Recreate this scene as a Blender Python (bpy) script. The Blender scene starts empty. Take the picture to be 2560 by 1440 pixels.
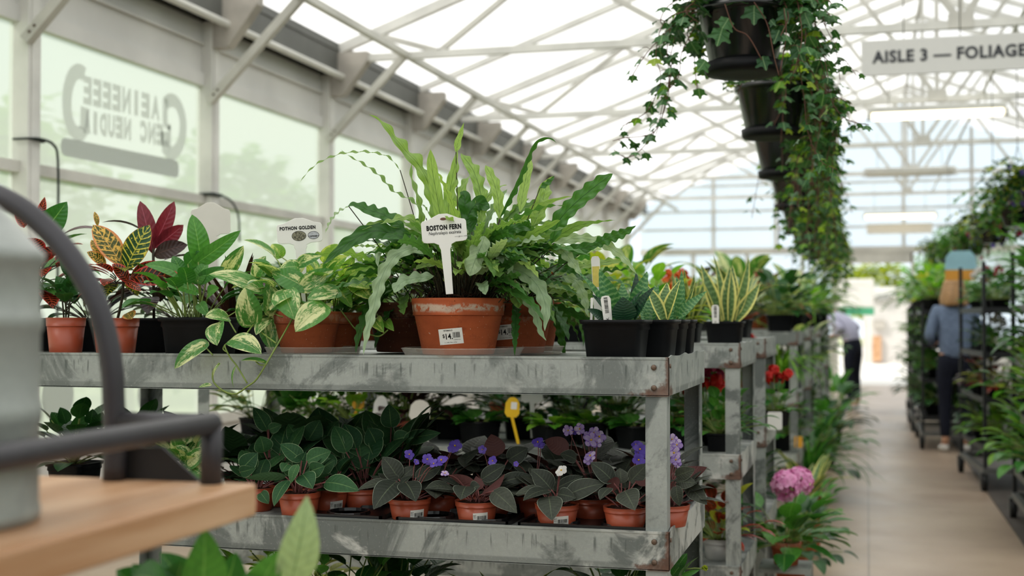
import bpy, math, random
from mathutils import Vector, Matrix, noise
PI = math.pi
R_ = math.radians
sc = bpy.context.scene
col = sc.collection
random.seed(7)

# ------------------------------------------------------------------ camera, sky, sun, exposure
FPX = 3245.0
YAW, PITCH, EYE = R_(15.3), math.atan(75 / FPX), 1.28
F = Vector((-math.sin(YAW) * math.cos(PITCH), math.cos(YAW) * math.cos(PITCH), math.sin(PITCH)))
RT = Vector((math.cos(YAW), math.sin(YAW), 0))
UP = RT.cross(F)
CAM = Vector((0, 0, EYE))
cd = bpy.data.cameras.new('camera')
cd.sensor_width = 36
cd.lens = FPX / 2560 * 36
cd.clip_start = 0.05
cd.clip_end = 500
cd.dof.use_dof = True
cd.dof.focus_distance = 3.0
cd.dof.aperture_fstop = (cd.lens / 1000) / 0.0145
cam = bpy.data.objects.new('camera', cd)
col.objects.link(cam)
cam.matrix_world = Matrix.Translation(CAM) @ Matrix((RT, UP, -F)).transposed().to_4x4()
sc.camera = cam

w = bpy.data.worlds.new('sky')
sc.world = w
w.use_nodes = True
wn = w.node_tree
bg = wn.nodes['Background']
tc = wn.nodes.new('ShaderNodeTexCoord')
no = wn.nodes.new('ShaderNodeTexNoise')
no.inputs['Scale'].default_value = 2.2
no.inputs['Detail'].default_value = 4
rp = wn.nodes.new('ShaderNodeValToRGB')
rp.color_ramp.elements[0].position = 0.35
rp.color_ramp.elements[0].color = (0.78, 0.89, 1.0, 1)
rp.color_ramp.elements[1].position = 0.6
rp.color_ramp.elements[1].color = (1.0, 0.99, 0.97, 1)
wn.links.new(tc.outputs['Generated'], no.inputs['Vector'])
wn.links.new(no.outputs[0], rp.inputs[0])
wn.links.new(rp.outputs[0], bg.inputs[0])
bg.inputs[1].default_value = 1.2
sl = bpy.data.lights.new('sun', 'SUN')
sl.energy = 3.2
sl.angle = R_(14)
sl.color = (1.0, 0.95, 0.87)
so = bpy.data.objects.new('sun', sl)
col.objects.link(so)
so.rotation_euler = Vector((0.5, 0.45, -0.72)).to_track_quat('-Z', 'Y').to_euler()
sc.view_settings.view_transform = 'Standard'
sc.view_settings.look = 'None'
sc.view_settings.gamma = 1
sc.view_settings.use_curve_mapping = False
sc.view_settings.exposure = 0.24
cy = sc.cycles
cy.max_bounces = 7
cy.diffuse_bounces = 4
cy.glossy_bounces = 3
cy.transmission_bounces = 5
cy.transparent_max_bounces = 10
cy.sample_clamp_indirect = 6
cy.caustics_reflective = False
cy.caustics_refractive = False

# ------------------------------------------------------------------ pixel helpers (2560 x 1440 frame)
def ray(px, py):
    return F + RT * ((px - 1280) / FPX) + UP * ((720 - py) / FPX)
def P(px, py, d):
    return CAM + ray(px, py) * d
def on_z(px, py, z):
    r = ray(px, py)
    return CAM + r * ((z - EYE) / r.z)
def on_y(px, py, y):
    r = ray(px, py)
    return CAM + r * (y / r.y)
def at_y(px, y, z):
    r = ray(px, 795)
    return Vector((r.x / r.y * y, y, z))
def D(px, off, y0=2.79):
    """camera distance of the plane y = y0 + off at column px (y0: front of the near bench)"""
    r = ray(px, 795)
    return (y0 + off) / r.y
def depth(p):
    return (Vector(p) - CAM).dot(F)
def hx(s):
    s = s.lstrip('#')
    c = [int(s[i:i + 2], 16) / 255 for i in (0, 2, 4)]
    return tuple(x / 12.92 if x <= .04045 else ((x + .055) / 1.055) ** 2.4 for x in c) + (1,)

# ------------------------------------------------------------------ materials
class NT:
    def __init__(s, name):
        s.m = bpy.data.materials.new(name)
        s.m.use_nodes = True
        s.t = s.m.node_tree
        s.t.nodes.clear()
        s.out = s.t.nodes.new('ShaderNodeOutputMaterial')
    def n(s, typ, **kw):
        x = s.t.nodes.new('ShaderNode' + typ)
        for k, v in kw.items():
            setattr(x, k, v)
        return x
    def set(s, sock, v):
        if v is None:
            return
        if hasattr(v, 'is_linked'):
            s.t.links.new(v, sock)
        else:
            sock.default_value = v
    def mix(s, f, a, b, blend='MIX'):
        x = s.n('Mix', data_type='RGBA', blend_type=blend)
        s.set(x.inputs[0], f); s.set(x.inputs[6], a); s.set(x.inputs[7], b)
        return x.outputs[2]
    def math(s, op, a, b=None, c=None, clamp=False):
        x = s.n('Math', operation=op, use_clamp=clamp)
        s.set(x.inputs[0], a); s.set(x.inputs[1], b)
        if c is not None:
            s.set(x.inputs[2], c)
        return x.outputs[0]
    def ramp(s, f, p0, p1):
        x = s.n('MapRange', interpolation_type='SMOOTHSTEP')
        s.set(x.inputs[0], f); x.inputs[1].default_value = p0; x.inputs[2].default_value = p1
        return x.outputs[0]
    def noise(s, vec, scale, detail=3, rough=.5, dist=0):
        x = s.n('TexNoise')
        s.set(x.inputs['Vector'], vec)
        x.inputs['Scale'].default_value = scale; x.inputs['Detail'].default_value = detail
        x.inputs['Roughness'].default_value = rough; x.inputs['Distortion'].default_value = dist
        return x.outputs[0]
    def coord(s, which='Object', scale=(1, 1, 1), off=None):
        t = s.n('TexCoord')
        m = s.n('Mapping')
        s.t.links.new(t.outputs[which], m.inputs[0])
        m.inputs['Scale'].default_value = scale
        if off is not None:
            s.set(m.inputs['Location'], off)
        return m.outputs[0]
    def pbr(s, base, rough=.5, metal=0, spec=.5, bump=None, bstr=.3, bdist=.01, alpha=None, emit=None, estr=0, trans=None):
        b = s.n('BsdfPrincipled')
        s.set(b.inputs['Base Color'], base); s.set(b.inputs['Roughness'], rough)
        s.set(b.inputs['Metallic'], metal); s.set(b.inputs['Specular IOR Level'], spec)
        if bump is not None:
            k = s.n('Bump')
            k.inputs['Strength'].default_value = bstr; k.inputs['Distance'].default_value = bdist
            s.set(k.inputs['Height'], bump)
            s.t.links.new(k.outputs[0], b.inputs['Normal'])
        if emit is not None:
            s.set(b.inputs['Emission Color'], emit); b.inputs['Emission Strength'].default_value = estr
        if trans is not None:
            b.inputs['Transmission Weight'].default_value = trans
        return b.outputs[0]
    def mixs(s, f, a, b):
        x = s.n('MixShader')
        s.set(x.inputs[0], f); s.t.links.new(a, x.inputs[1]); s.t.links.new(b, x.inputs[2])
        return x.outputs[0]
    def fin(s, sh):
        s.t.links.new(sh, s.out.inputs[0])
        return s.m

def M_plain(name, c, rough=.5, metal=0, spec=.5, var=.12, vs=6, bump=0, bscale=40, emit=0):
    k = NT(name)
    c = hx(c) if isinstance(c, str) else c
    d = tuple(x * (1 - var) for x in c[:3]) + (1,)
    co = k.coord()
    base = k.mix(k.ramp(k.noise(co, vs, 4), .35, .65), d, c)
    bm = k.noise(co, bscale, 3) if bump else None
    return k.fin(k.pbr(base, rough, metal, spec, bm, bump, .01, emit=(c if emit else None), estr=emit))

def M_leaf(name, c1, c2, mid=None, edge=None, edgew=.08, pat=None, pc=None, pamt=.5, back=None, rough=.42, tr=.32, spec=.4, trc=None):
    """leaf with u across (0..1) and v along its length; 'rnd' differs from leaf to leaf"""
    k = NT(name)
    c1, c2 = hx(c1), hx(c2)
    at = k.n('Attribute', attribute_name='rnd')
    rnd = at.outputs['Fac']
    uv = k.n('UVMap').outputs[0]
    sx = k.n('SeparateXYZ'); k.set(sx.inputs[0], uv)
    u, v = sx.outputs[0], sx.outputs[1]
    au = k.math('MULTIPLY', k.math('ABSOLUTE', k.math('SUBTRACT', u, .5)), 2)
    def pv(su, sv):
        cb = k.n('CombineXYZ')
        k.set(cb.inputs[0], k.math('MULTIPLY', u, su)); k.set(cb.inputs[1], k.math('MULTIPLY', v, sv))
        k.set(cb.inputs[2], k.math('MULTIPLY', rnd, 41.0))
        return cb.outputs[0]
    base = k.mix(rnd, c1, c2)
    mot = k.noise(pv(3, 4), 2, 3)
    base = k.mix(k.math('MULTIPLY', k.ramp(mot, .4, .75), .35), base, tuple(x * .62 for x in c1[:3]) + (1,))
    # side veins
    sv = k.math('SINE', k.math('MULTIPLY', k.math('SUBTRACT', v, k.math('MULTIPLY', au, .16)), 58.0))
    if pat == 'variegated':
        n1 = k.noise(pv(9, 4.5), 1, 7, .75, .8)
        n2 = k.noise(pv(2.2, .9), 1, 2)
        msk = k.ramp(k.math('ADD', k.math('MULTIPLY', n1, .6), k.math('MULTIPLY', n2, .6)), .70 - .2 * pamt, .76 - .16 * pamt)
        base = k.mix(msk, base, hx(pc))
    elif pat == 'veined':
        m = k.ramp(k.math('ADD', sv, k.math('MULTIPLY', k.noise(pv(9, 9), 1, 3), 1.2)), 1.22, 1.5)
        base = k.mix(m, base, hx(pc))
        blot = k.ramp(k.noise(pv(4, 5), 1.4, 4, .6), .66 - .25 * pamt, .72 - .2 * pamt)
        base = k.mix(blot, base, hx(pc))
    elif pat == 'bands':
        wv = k.math('SINE', k.math('ADD', k.math('MULTIPLY', v, 70.0), k.math('MULTIPLY', k.noise(pv(5, 3), 1, 5, .7), 9.0)))
        base = k.mix(k.math('MULTIPLY', k.ramp(wv, -.1, .8), pamt), base, hx(pc))
    else:
        base = k.mix(k.math('MULTIPLY', k.ramp(sv, .55, 1.0), .18), base, tuple(x * .5 for x in c1[:3]) + (1,))
    if edge:
        base = k.mix(k.ramp(au, 1 - edgew * 1.5, 1 - edgew * .8), base, hx(edge))
    if mid:
        base = k.mix(k.math('MULTIPLY', k.ramp(au, .06, .015), .75), base, hx(mid))
    if back:
        g = k.n('NewGeometry')
        base = k.mix(g.outputs['Backfacing'], base, hx(back))
    sh = k.pbr(base, rough, 0, spec, k.math('ADD', sv, k.math('MULTIPLY', mot, 2.0)), .12, .004)
    tl = k.n('BsdfTranslucent')
    tcol = k.mix(1.0, base, trc or (1.35, 1.5, .7, 1), 'MULTIPLY')
    k.set(tl.inputs[0], tcol)
    return k.fin(k.mixs(tr, sh, tl.outputs[0]))

def M_film(name, clear, tint=(1, 1, 1, 1), dirt=.12, diff=0.0, scale=1.5):
    """thin translucent sheet: part clear, part light-scattering, a little dusty"""
    k = NT(name)
    tp = k.n('BsdfTransparent'); tp.inputs[0].default_value = tint
    tl = k.n('BsdfTranslucent')
    co = k.coord('Object')
    c = k.mix(k.math('MULTIPLY', k.ramp(k.noise(co, scale, 4), .4, .7), dirt), tint, (.62, .62, .58, 1))
    k.set(tl.inputs[0], c)
    sh = k.mixs(clear, tl.outputs[0], tp.outputs[0])
    if diff:
        df = k.n('BsdfDiffuse'); k.set(df.inputs[0], (.85, .87, .86, 1))
        sh = k.mixs(diff, sh, df.outputs[0])
    return k.fin(sh)

def M_galv(name, dark=0.0, rust=1.0, white=.5, seed=0.0):
    """galvanised sheet: spangle, drips below the lip, chalky patches, rust close to the object's origin corner"""
    k = NT(name)
    t = k.n('TexCoord'); ob = t.outputs['Object']
    oi = k.n('ObjectInfo')
    mp = k.n('Mapping'); k.t.links.new(ob, mp.inputs[0])
    cb = k.n('CombineXYZ'); k.set(cb.inputs[0], k.math('MULTIPLY', oi.outputs['Random'], 9.0)); k.set(cb.inputs[1], seed)
    k.t.links.new(cb.outputs[0], mp.inputs['Location'])
    co = mp.outputs[0]
    vo = k.n('TexVoronoi'); k.set(vo.inputs['Vector'], co); vo.inputs['Scale'].default_value = 170
    a, b = hx('#8f9491'), hx('#b3b7b2')
    base = k.mix(k.noise(co, 9, 5, .6), a, b)
    base = k.mix(k.math('MULTIPLY', vo.outputs['Color'], .16), base, hx('#6d736f'))
    big = k.ramp(k.noise(co, 4.2, 6, .66, 1.0), .47, .58)
    base = k.mix(k.math('MULTIPLY', big, .66 + dark), base, hx('#555b59'))
    sx = k.n('SeparateXYZ'); k.set(sx.inputs[0], ob)
    x, y, z = sx.outputs
    m2 = k.n('Mapping'); k.t.links.new(co, m2.inputs[0]); m2.inputs['Scale'].default_value = (85, 85, 5)
    dr = k.ramp(k.noise(m2.outputs[0], 1, 3, .6), .55, .66)
    zb = k.math('MULTIPLY', k.ramp(z, -.058, -.03), k.ramp(z, -.012, -.02))
    base = k.mix(k.math('MULTIPLY', k.math('MULTIPLY', dr, zb), .75), base, hx('#4f5552'))
    gr = k.ramp(z, -.066, -.071)
    base = k.mix(k.math('MULTIPLY', gr, .55), base, hx('#666b68'))
    spk = k.ramp(k.noise(co, 160, 2, .7), .6, .7)
    base = k.mix(k.math('MULTIPLY', spk, .13), base, hx('#d5d6cf'))
    if white:
        wn_ = k.noise(co, 7, 5, .65, .4)
        wm = k.ramp(k.math('ADD', wn_, k.math('MULTIPLY', k.ramp(x, -.32, -.02), .12 * white)), .60, .72)
        base = k.mix(k.math('MULTIPLY', wm, min(.95, .8 * white)), base, hx('#c6c7c2'))
    if rust:
        ax = k.math('ADD', k.math('ABSOLUTE', x), k.math('ABSOLUTE', y))
        d = k.math('ADD', ax, k.math('MULTIPLY', k.math('ABSOLUTE', k.math('ADD', z, .078)), 2.6))
        rn = k.math('ADD', d, k.math('MULTIPLY', k.math('SUBTRACT', k.noise(co, 38, 5, .7), .5), .16))
        rm = k.math('MAXIMUM', k.ramp(rn, .085, .05), k.ramp(k.math('ADD', ax, k.math('MULTIPLY', k.math('SUBTRACT', k.noise(co, 60, 4, .7), .5), .02)), .012, .004))
        base = k.mix(k.math('MULTIPLY', rm, .78 * rust), base, k.mix(k.noise(co, 55, 4), hx('#3d2418'), hx('#7a4a30')))
    rough = k.math('ADD', k.math('MULTIPLY', k.noise(co, 20, 3), .3), .34)
    return k.fin(k.pbr(base, rough, .35, .5, k.noise(co, 60, 4, .6), .12, .004))

def M_terra(name, c1, c2, scum=0.6, zr=.1):
    k = NT(name)
    co = k.coord()
    base = k.mix(k.ramp(k.noise(co, 9, 5, .6), .3, .7), hx(c1), hx(c2))
    m = k.n('Mapping'); k.t.links.new(co, m.inputs[0]); m.inputs['Scale'].default_value = (4, 4, 30)
    base = k.mix(k.math('MULTIPLY', k.ramp(k.noise(m.outputs[0], 3, 4), .45, .7), .25), base, hx(c1))
    if scum:
        sx = k.n('SeparateXYZ'); k.set(sx.inputs[0], co)
        z = sx.outputs[2]
        zz = k.math('ADD', z, k.math('MULTIPLY', k.math('SUBTRACT', k.noise(co, 16, 4), .5), .02))
        bm = k.math('MULTIPLY', k.ramp(zz, zr - .008, zr), k.ramp(zz, zr + .014, zr + .008))
        sm = k.math('MULTIPLY', bm, k.ramp(k.noise(co, 60, 4, .7), .42, .55))
        base = k.mix(k.math('MULTIPLY', sm, scum), base, hx('#b5a290'))
        base = k.mix(k.math('MULTIPLY', k.ramp(k.noise(co, 210, 2), .71, .74), .7), base, hx('#d8c4b0'))
        base = k.mix(k.math('MULTIPLY', k.ramp(k.noise(co, 14, 5, .7), .58, .7), .4), base, hx('#5e2d1c'))
    return k.fin(k.pbr(base, .78, 0, .25, k.noise(co, 90, 4), .12, .003))

def M_wood(name):
    k = NT(name)
    co = k.coord('Object', (26, 2.2, 26))
    n = k.noise(co, 1, 5, .6, .7)
    co2 = k.coord('Object', (9, .6, 9))
    base = k.mix(k.ramp(n, .3, .72), hx('#b58760'), hx('#d3ad8a'))
    base = k.mix(k.math('MULTIPLY', k.ramp(k.noise(co2, 1, 3), .45, .65), .5), base, hx('#97683f'))
    return k.fin(k.pbr(base, .38, 0, .45, n, .06, .003))

def M_floor(name):
    k = NT(name)
    co = k.coord('Object')
    base = k.mix(k.ramp(k.noise(co, .9, 5, .6), .3, .7), hx('#978270'), hx('#ab9884'))
    base = k.mix(k.math('MULTIPLY', k.ramp(k.noise(co, 7, 5, .7), .55, .75), .35), base, hx('#75634f'))
    br = k.n('TexBrick'); k.set(br.inputs['Vector'], co)
    br.offset = 0
    br.inputs['Scale'].default_value = 1; br.inputs['Mortar Size'].default_value = .006
    br.inputs['Brick Width'].default_value = 3.2; br.inputs['Row Height'].default_value = 1.55
    base = k.mix(k.math('MULTIPLY', br.outputs['Fac'], .5), base, hx('#574a3e'))
    r = k.math('ADD', k.math('MULTIPLY', k.noise(co, 2.5, 4), .25), .24)
    return k.fin(k.pbr(base, r, 0, .5, k.noise(co, 30, 3), .03, .01))

mt = {}
mt['white_paint'] = M_plain('white_paint', '#dddcd6', .5, 0, .4, .16, 3)
mt['frame_paint'] = M_plain('frame_paint', '#cdcbc3', .5, 0, .4, .2, 2.5)
mt['panel'] = M_plain('panel', '#dcdbd7', .55, 0, .3, .14, 1.4)
mt['gutter'] = M_plain('gutter', '#6b6c68', .6, .1, .3, .15, 3)
mt['gusset'] = M_plain('gusset', '#bbb5ac', .6, 0, .3, .25, 4)
mt['roof'] = M_film('roof_film', .12, (.76, .755, .74, 1), .10, 0, .8)
mt['pane'] = M_film('window_film', .28, (.585, .635, .58, 1), .12, .0, 1.1)
mt['gable'] = M_film('gable_film', .55, (.80, .86, .90, 1), .1, 0, 1.0)
mt['floor'] = M_floor('concrete_floor')
mt['galv'] = M_galv('galvanised_steel', 0, 1, .7)
mt['galv_worn'] = M_galv('galvanised_worn', .1, 1, 1.25, 11.0)
mt['galv2'] = M_galv('galvanised_post', .15, .0, .25, 3.0)
mt['bolt'] = M_plain('bolt_steel', '#6f5c4f', .5, .6, .5, .4, 60)
mt['terra'] = M_terra('terracotta_worn', '#9a4a2a', '#bd6038', .9, .105)
mt['terra2'] = M_terra('terracotta_plain', '#93482c', '#ab5836', .25, .08)
mt['terra3'] = M_terra('terracotta_dark', '#4a2a20', '#6d3c2a', .3, .09)
mt['redpot'] = M_plain('red_plastic', '#a0492f', .38, 0, .5, .1, 8)
mt['blackpot'] = M_plain('black_plastic', '#0c0d10', .5, 0, .18, .3, 14, .04, 50)
mt['blackgloss'] = M_plain('black_gloss_plastic', '#111314', .2, 0, .6, .2, 10)
mt['greypot'] = M_plain('grey_pot', '#9a9a96', .5, 0, .4, .1, 8)
mt['soil'] = M_plain('soil', '#3a241a', .95, 0, .1, .65, 120, .8, 160)
mt['tray'] = M_plain('black_tray', '#16181a', .28, 0, .6, .2, 12)
mt['tag'] = M_plain('tag_white', '#e2e0da', .42, 0, .4, .03, 20)
mt['tagcream'] = M_plain('tag_cream', '#d3cec4', .45, 0, .4, .03, 20)
mt['tagyellow'] = M_plain('tag_yellow', '#e0b420', .45, 0, .4, .05, 20)
mt['tagorange'] = M_plain('tag_orange', '#d59a2c', .45, 0, .4, .05, 20)
mt['ink'] = M_plain('ink', '#15130f', .6, 0, .3, .05, 20)
mt['inkgrey'] = M_plain('ink_grey', '#6f6f6d', .6, 0, .3, .15, 200)
mt['photo'] = M_plain('printed_picture', '#8c8871', .5, 0, .3, .75, 240)
mt['seal'] = M_plain('printed_seal', '#b9bac0', .5, 0, .3, .2, 300)
mt['labelyellow'] = M_plain('label_yellow', '#d8c765', .5, 0, .3, .15, 90)
mt['decal'] = M_film('decal_film', .1, (.60, .61, .60, 1), .1, .25, 3)
mt['wood'] = M_wood('oiled_wood')
mt['blackmetal'] = M_plain('black_metal', '#37353a', .5, .1, .5, .2, 14, .03, 80)
mt['darkplate'] = M_plain('dark_plate', '#1f1e1f', .6, 0, .4, .2, 14)
mt['rack'] = M_plain('dark_rack_metal', '#26282a', .45, .3, .5, .3, 14)
mt['rackgrey'] = M_plain('grey_rack_metal', '#6f716f', .45, .4, .5, .3, 14)
mt['rubber'] = M_plain('rubber', '#101112', .6, 0, .4, .2, 14)
mt['sign'] = M_plain('sign_board', '#d5d4d1', .45, 0, .4, .02, 3)
mt['signink'] = M_plain('sign_ink', '#33363c', .6, 0, .3, .02, 3)
mt['lamp'] = M_plain('lamp_tube', '#fff3d6', .4, 0, .3, 0, 3, emit=2.5)
mt['lampoff'] = M_plain('lamp_tube_off', '#cfcabd', .4, 0, .3, .02, 3)
mt['cable'] = M_plain('cable', '#26302c', .6, 0, .3, .1, 3)
mt['can'] = M_galv('can_zinc', -.35, 0, .2, 7.0)
mt['clear'] = None
def _clear():
    k = NT('clear_plastic')
    tp = k.n('BsdfTransparent'); tp.inputs[0].default_value = (.93, .92, .9, 1)
    g = k.pbr(hx('#d9d4cd'), .15, 0, .8)
    lw = k.n('LayerWeight'); lw.inputs[0].default_value = .35
    f = k.math('ADD', k.math('MULTIPLY', lw.outputs['Facing'], .4), .12, clamp=True)
    return k.fin(k.mixs(f, tp.outputs[0], g))
mt['clear'] = _clear()
# leaves
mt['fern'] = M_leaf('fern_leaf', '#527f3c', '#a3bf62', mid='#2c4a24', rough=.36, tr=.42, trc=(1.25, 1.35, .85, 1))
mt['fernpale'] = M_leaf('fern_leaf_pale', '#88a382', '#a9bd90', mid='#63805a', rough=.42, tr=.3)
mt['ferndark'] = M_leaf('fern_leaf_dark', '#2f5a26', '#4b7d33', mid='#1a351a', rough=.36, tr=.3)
mt['pothos'] = M_leaf('pothos_leaf', '#3f7a33', '#578f3c', mid='#a5b574', pat='variegated', pc='#d6d8a0', pamt=.62, rough=.33, tr=.28)
mt['pothos_yellow'] = M_leaf('pothos_leaf_light', '#5f9633', '#86ab3e', mid='#b4bd6e', pat='variegated', pc='#cdd474', pamt=.45, rough=.33, tr=.35)
mt['green'] = M_leaf('plain_green_leaf', '#2f6a2a', '#58943c', mid='#7fae5a', rough=.32, tr=.28)
mt['deep'] = M_leaf('deep_green_leaf', '#1c4422', '#33642c', mid='#4d7a44', rough=.35, tr=.2)
mt['bright'] = M_leaf('bright_green_leaf', '#4f8f2c', '#8cba3f', mid='#a8cc68', rough=.36, tr=.4)
mt['yellowgreen'] = M_leaf('yellow_green_leaf', '#8ea62c', '#c2bf45', mid='#7b8f3a', rough=.4, tr=.35)
mt['burgundy'] = M_leaf('burgundy_leaf', '#54161f', '#86303c', mid='#a86070', rough=.33, tr=.28, trc=(1.6, .9, .9, 1))
mt['plum'] = M_leaf('dark_plum_leaf', '#2a1c1c', '#4a2a26', mid='#5c3a34', rough=.33, tr=.15)
mt['croton'] = M_leaf('croton_leaf', '#16391d', '#234c22', mid='#c8bf45', edge='#a87f35', edgew=.05, pat='veined', pc='#cdc04a', pamt=.25, rough=.3, tr=.2)
mt['croton_orange'] = M_leaf('croton_orange_leaf', '#2d4a22', '#5f5a26', mid='#e0b060', edge='#d98d58', edgew=.16, pat='veined', pc='#dfb254', pamt=.5, rough=.3, tr=.25)
mt['croton_red'] = M_leaf('croton_red_leaf', '#2d1a12', '#4a2416', mid='#d1543c', edge='#c23a3a', edgew=.14, pat='veined', pc='#cc5a34', pamt=.3, rough=.28, tr=.2, trc=(1.6, .9, .8, 1))
mt['sans'] = M_leaf('snake_plant_leaf', '#2a6430', '#3a7238', edge='#2f6a34', edgew=.03, pat='bands', pc='#7fa666', pamt=.5, rough=.36, tr=.08)
mt['sans_dark'] = M_leaf('snake_plant_dark_leaf', '#123022', '#1e4228', pat='bands', pc='#33603a', pamt=.35, rough=.36, tr=.05)
mt['sans_yellow'] = M_leaf('snake_plant_yellow_edge', '#47693a', '#5d7d45', edge='#dcd67c', edgew=.26, pat='bands', pc='#86a465', pamt=.45, rough=.36, tr=.08)
mt['violet'] = M_leaf('violet_leaf', '#2c322a', '#464a40', mid='#5f6852', edge='#80887a', edgew=.035, back='#553432', rough=.62, tr=.1, spec=.25)
mt['violet_green'] = M_leaf('violet_green_leaf', '#22472b', '#3b6439', mid='#6d8c56', edge='#93a880', edgew=.04, back='#33502f', rough=.6, tr=.14, spec=.25)
mt['ivy'] = M_leaf('ivy_leaf', '#2c5632', '#47763e', mid='#86a573', rough=.4, tr=.28)
mt['ivy_light'] = M_leaf('ivy_young_leaf', '#5d8f2e', '#a3b83a', mid='#b5c46c', rough=.42, tr=.4)
mt['stem'] = M_plain('green_stem', '#7d9046', .5, 0, .4, .2, 20)
mt['stemdark'] = M_plain('dark_stem', '#3b3524', .6, 0, .3, .3, 30)
mt['stempink'] = M_plain('pink_stem', '#7c4a48', .6, 0, .3, .2, 30)
mt['stembrown'] = M_plain('brown_vine', '#6d4a3c', .6, 0, .3, .2, 30)
mt['petal_violet'] = M_leaf('violet_petal', '#5a42b0', '#7f66c8', rough=.6, tr=.25, trc=(1.2, 1, 1.5, 1))
mt['petal_lilac'] = M_leaf('lilac_petal', '#a98fc8', '#d9c8dc', edge='#8058b8', edgew=.2, rough=.6, tr=.25, trc=(1.2, 1, 1.4, 1))
mt['petal_red'] = M_leaf('red_petal', '#c01612', '#e03224', rough=.55, tr=.25, trc=(1.5, .7, .7, 1))
mt['petal_pink'] = M_leaf('pink_petal', '#e88ec6', '#f5bade', rough=.55, tr=.25, trc=(1.3, 1, 1.2, 1))
mt['petal_magenta'] = M_leaf('magenta_petal', '#a0204c', '#c8386c', rough=.55, tr=.25, trc=(1.3, .8, 1, 1))
mt['petal_orange'] = M_leaf('orange_petal', '#d8581c', '#ee8a30', rough=.55, tr=.25, trc=(1.5, .9, .7, 1))
mt['petal_white'] = M_leaf('white_petal', '#d8d4d0', '#efece8', rough=.55, tr=.3, trc=(1, 1, 1, 1))
mt['pollen'] = M_plain('pollen', '#e0b020', .6, 0, .3, .1, 60)
# ------------------------------------------------------------------ mesh helpers
class MB:
    def __init__(s):
        s.v, s.f, s.uv, s.r, s.mi = [], [], [], [], []
        s.m = 0
    def add(s, vs, fs, uvs=None, rnd=.5):
        o = len(s.v)
        s.v.extend(vs)
        s.f.extend([tuple(i + o for i in f) for f in fs])
        s.uv.extend(uvs if uvs is not None else [(.5, .5)] * len(vs))
        s.r.extend([rnd] * len(vs))
        s.mi.extend([s.m] * len(fs))
    def build(s, name, mat, parent=None, smooth=True, bevel=0, origin=None, solid=0):
        if origin is not None:
            off = Vector(origin)
        else:
            off = Vector((0, 0, 0))
        base = wloc(parent) if parent is not None else Vector((0, 0, 0))
        sub = off if origin is not None else base
        me = bpy.data.meshes.new(name)
        me.from_pydata([tuple(Vector(p) - sub) for p in s.v], [], s.f)
        ul = me.uv_layers.new(name='UVMap')
        lv = [0] * len(me.loops)
        me.loops.foreach_get('vertex_index', lv)
        flat = []
        for i in lv:
            flat.extend(s.uv[i])
        ul.data.foreach_set('uv', flat)
        a = me.attributes.new('rnd', 'FLOAT', 'POINT')
        a.data.foreach_set('value', s.r)
        if smooth:
            me.polygons.foreach_set('use_smooth', [True] * len(me.polygons))
        mats = mat if isinstance(mat, list) else [mat]
        for m in mats:
            me.materials.append(mt[m] if isinstance(m, str) else m)
        if len(mats) > 1:
            me.polygons.foreach_set('material_index', s.mi)
        me.update()
        o = bpy.data.objects.new(name, me)
        col.objects.link(o)
        if parent is not None:
            o.parent = parent
        if origin is not None:
            o.location = off - base
        if bevel:
            b = o.modifiers.new('edge', 'BEVEL')
            b.width = bevel; b.segments = 2; b.limit_method = 'ANGLE'
        if solid:
            b = o.modifiers.new('thick', 'SOLIDIFY')
            b.thickness = solid; b.offset = 0
        return o

def wloc(o):
    p = Vector(o.location)
    while o.parent is not None:
        o = o.parent
        p = p + Vector(o.location)
    return p

def tag(o, label=None, cat=None, group=None, kind=None):
    if label: o['label'] = label
    if cat: o['category'] = cat
    if group: o['group'] = group
    if kind: o['kind'] = kind
    return o

def thing(name, label, cat, loc, group=None):
    o = bpy.data.objects.new(name, None)
    o.empty_display_size = .05
    col.objects.link(o)
    o.location = loc
    return tag(o, label, cat, group)

def copy_tree(o, parent=None):
    c = o.copy()
    col.objects.link(c)
    if parent is not None:
        c.parent = parent
    for ch in list(o.children):
        copy_tree(ch, c)
    return c

def box(mb, c, s, rot=None):
    c = Vector(c); hx_, hy, hz = s[0] / 2, s[1] / 2, s[2] / 2
    vs = [Vector((x, y, z)) for x in (-hx_, hx_) for y in (-hy, hy) for z in (-hz, hz)]
    if rot is not None:
        vs = [rot @ p for p in vs]
    mb.add([c + p for p in vs], [(0, 1, 3, 2), (4, 6, 7, 5), (0, 4, 5, 1), (2, 3, 7, 6), (0, 2, 6, 4), (1, 5, 7, 3)],
           [(.5, .5)] * 8)

def bx(mb, x0, x1, y0, y1, z0, z1):
    box(mb, ((x0 + x1) / 2, (y0 + y1) / 2, (z0 + z1) / 2), (abs(x1 - x0), abs(y1 - y0), abs(z1 - z0)))

def bar(mb, a, b, wd, ht, up=Vector((0, 0, 1))):
    """square-section bar from a to b"""
    a, b = Vector(a), Vector(b)
    d = (b - a); L = d.length; d.normalize()
    s = d.cross(up)
    if s.length < 1e-4:
        s = d.cross(Vector((0, 1, 0)))
    s.normalize()
    u = s.cross(d).normalized()
    vs = []
    for q in (a, b):
        for i, j in ((-1, -1), (1, -1), (1, 1), (-1, 1)):
            vs.append(q + s * (i * wd / 2) + u * (j * ht / 2))
    mb.add(vs, [(0, 3, 2, 1), (4, 5, 6, 7), (0, 1, 5, 4), (1, 2, 6, 5), (2, 3, 7, 6), (3, 0, 4, 7)])

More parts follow.
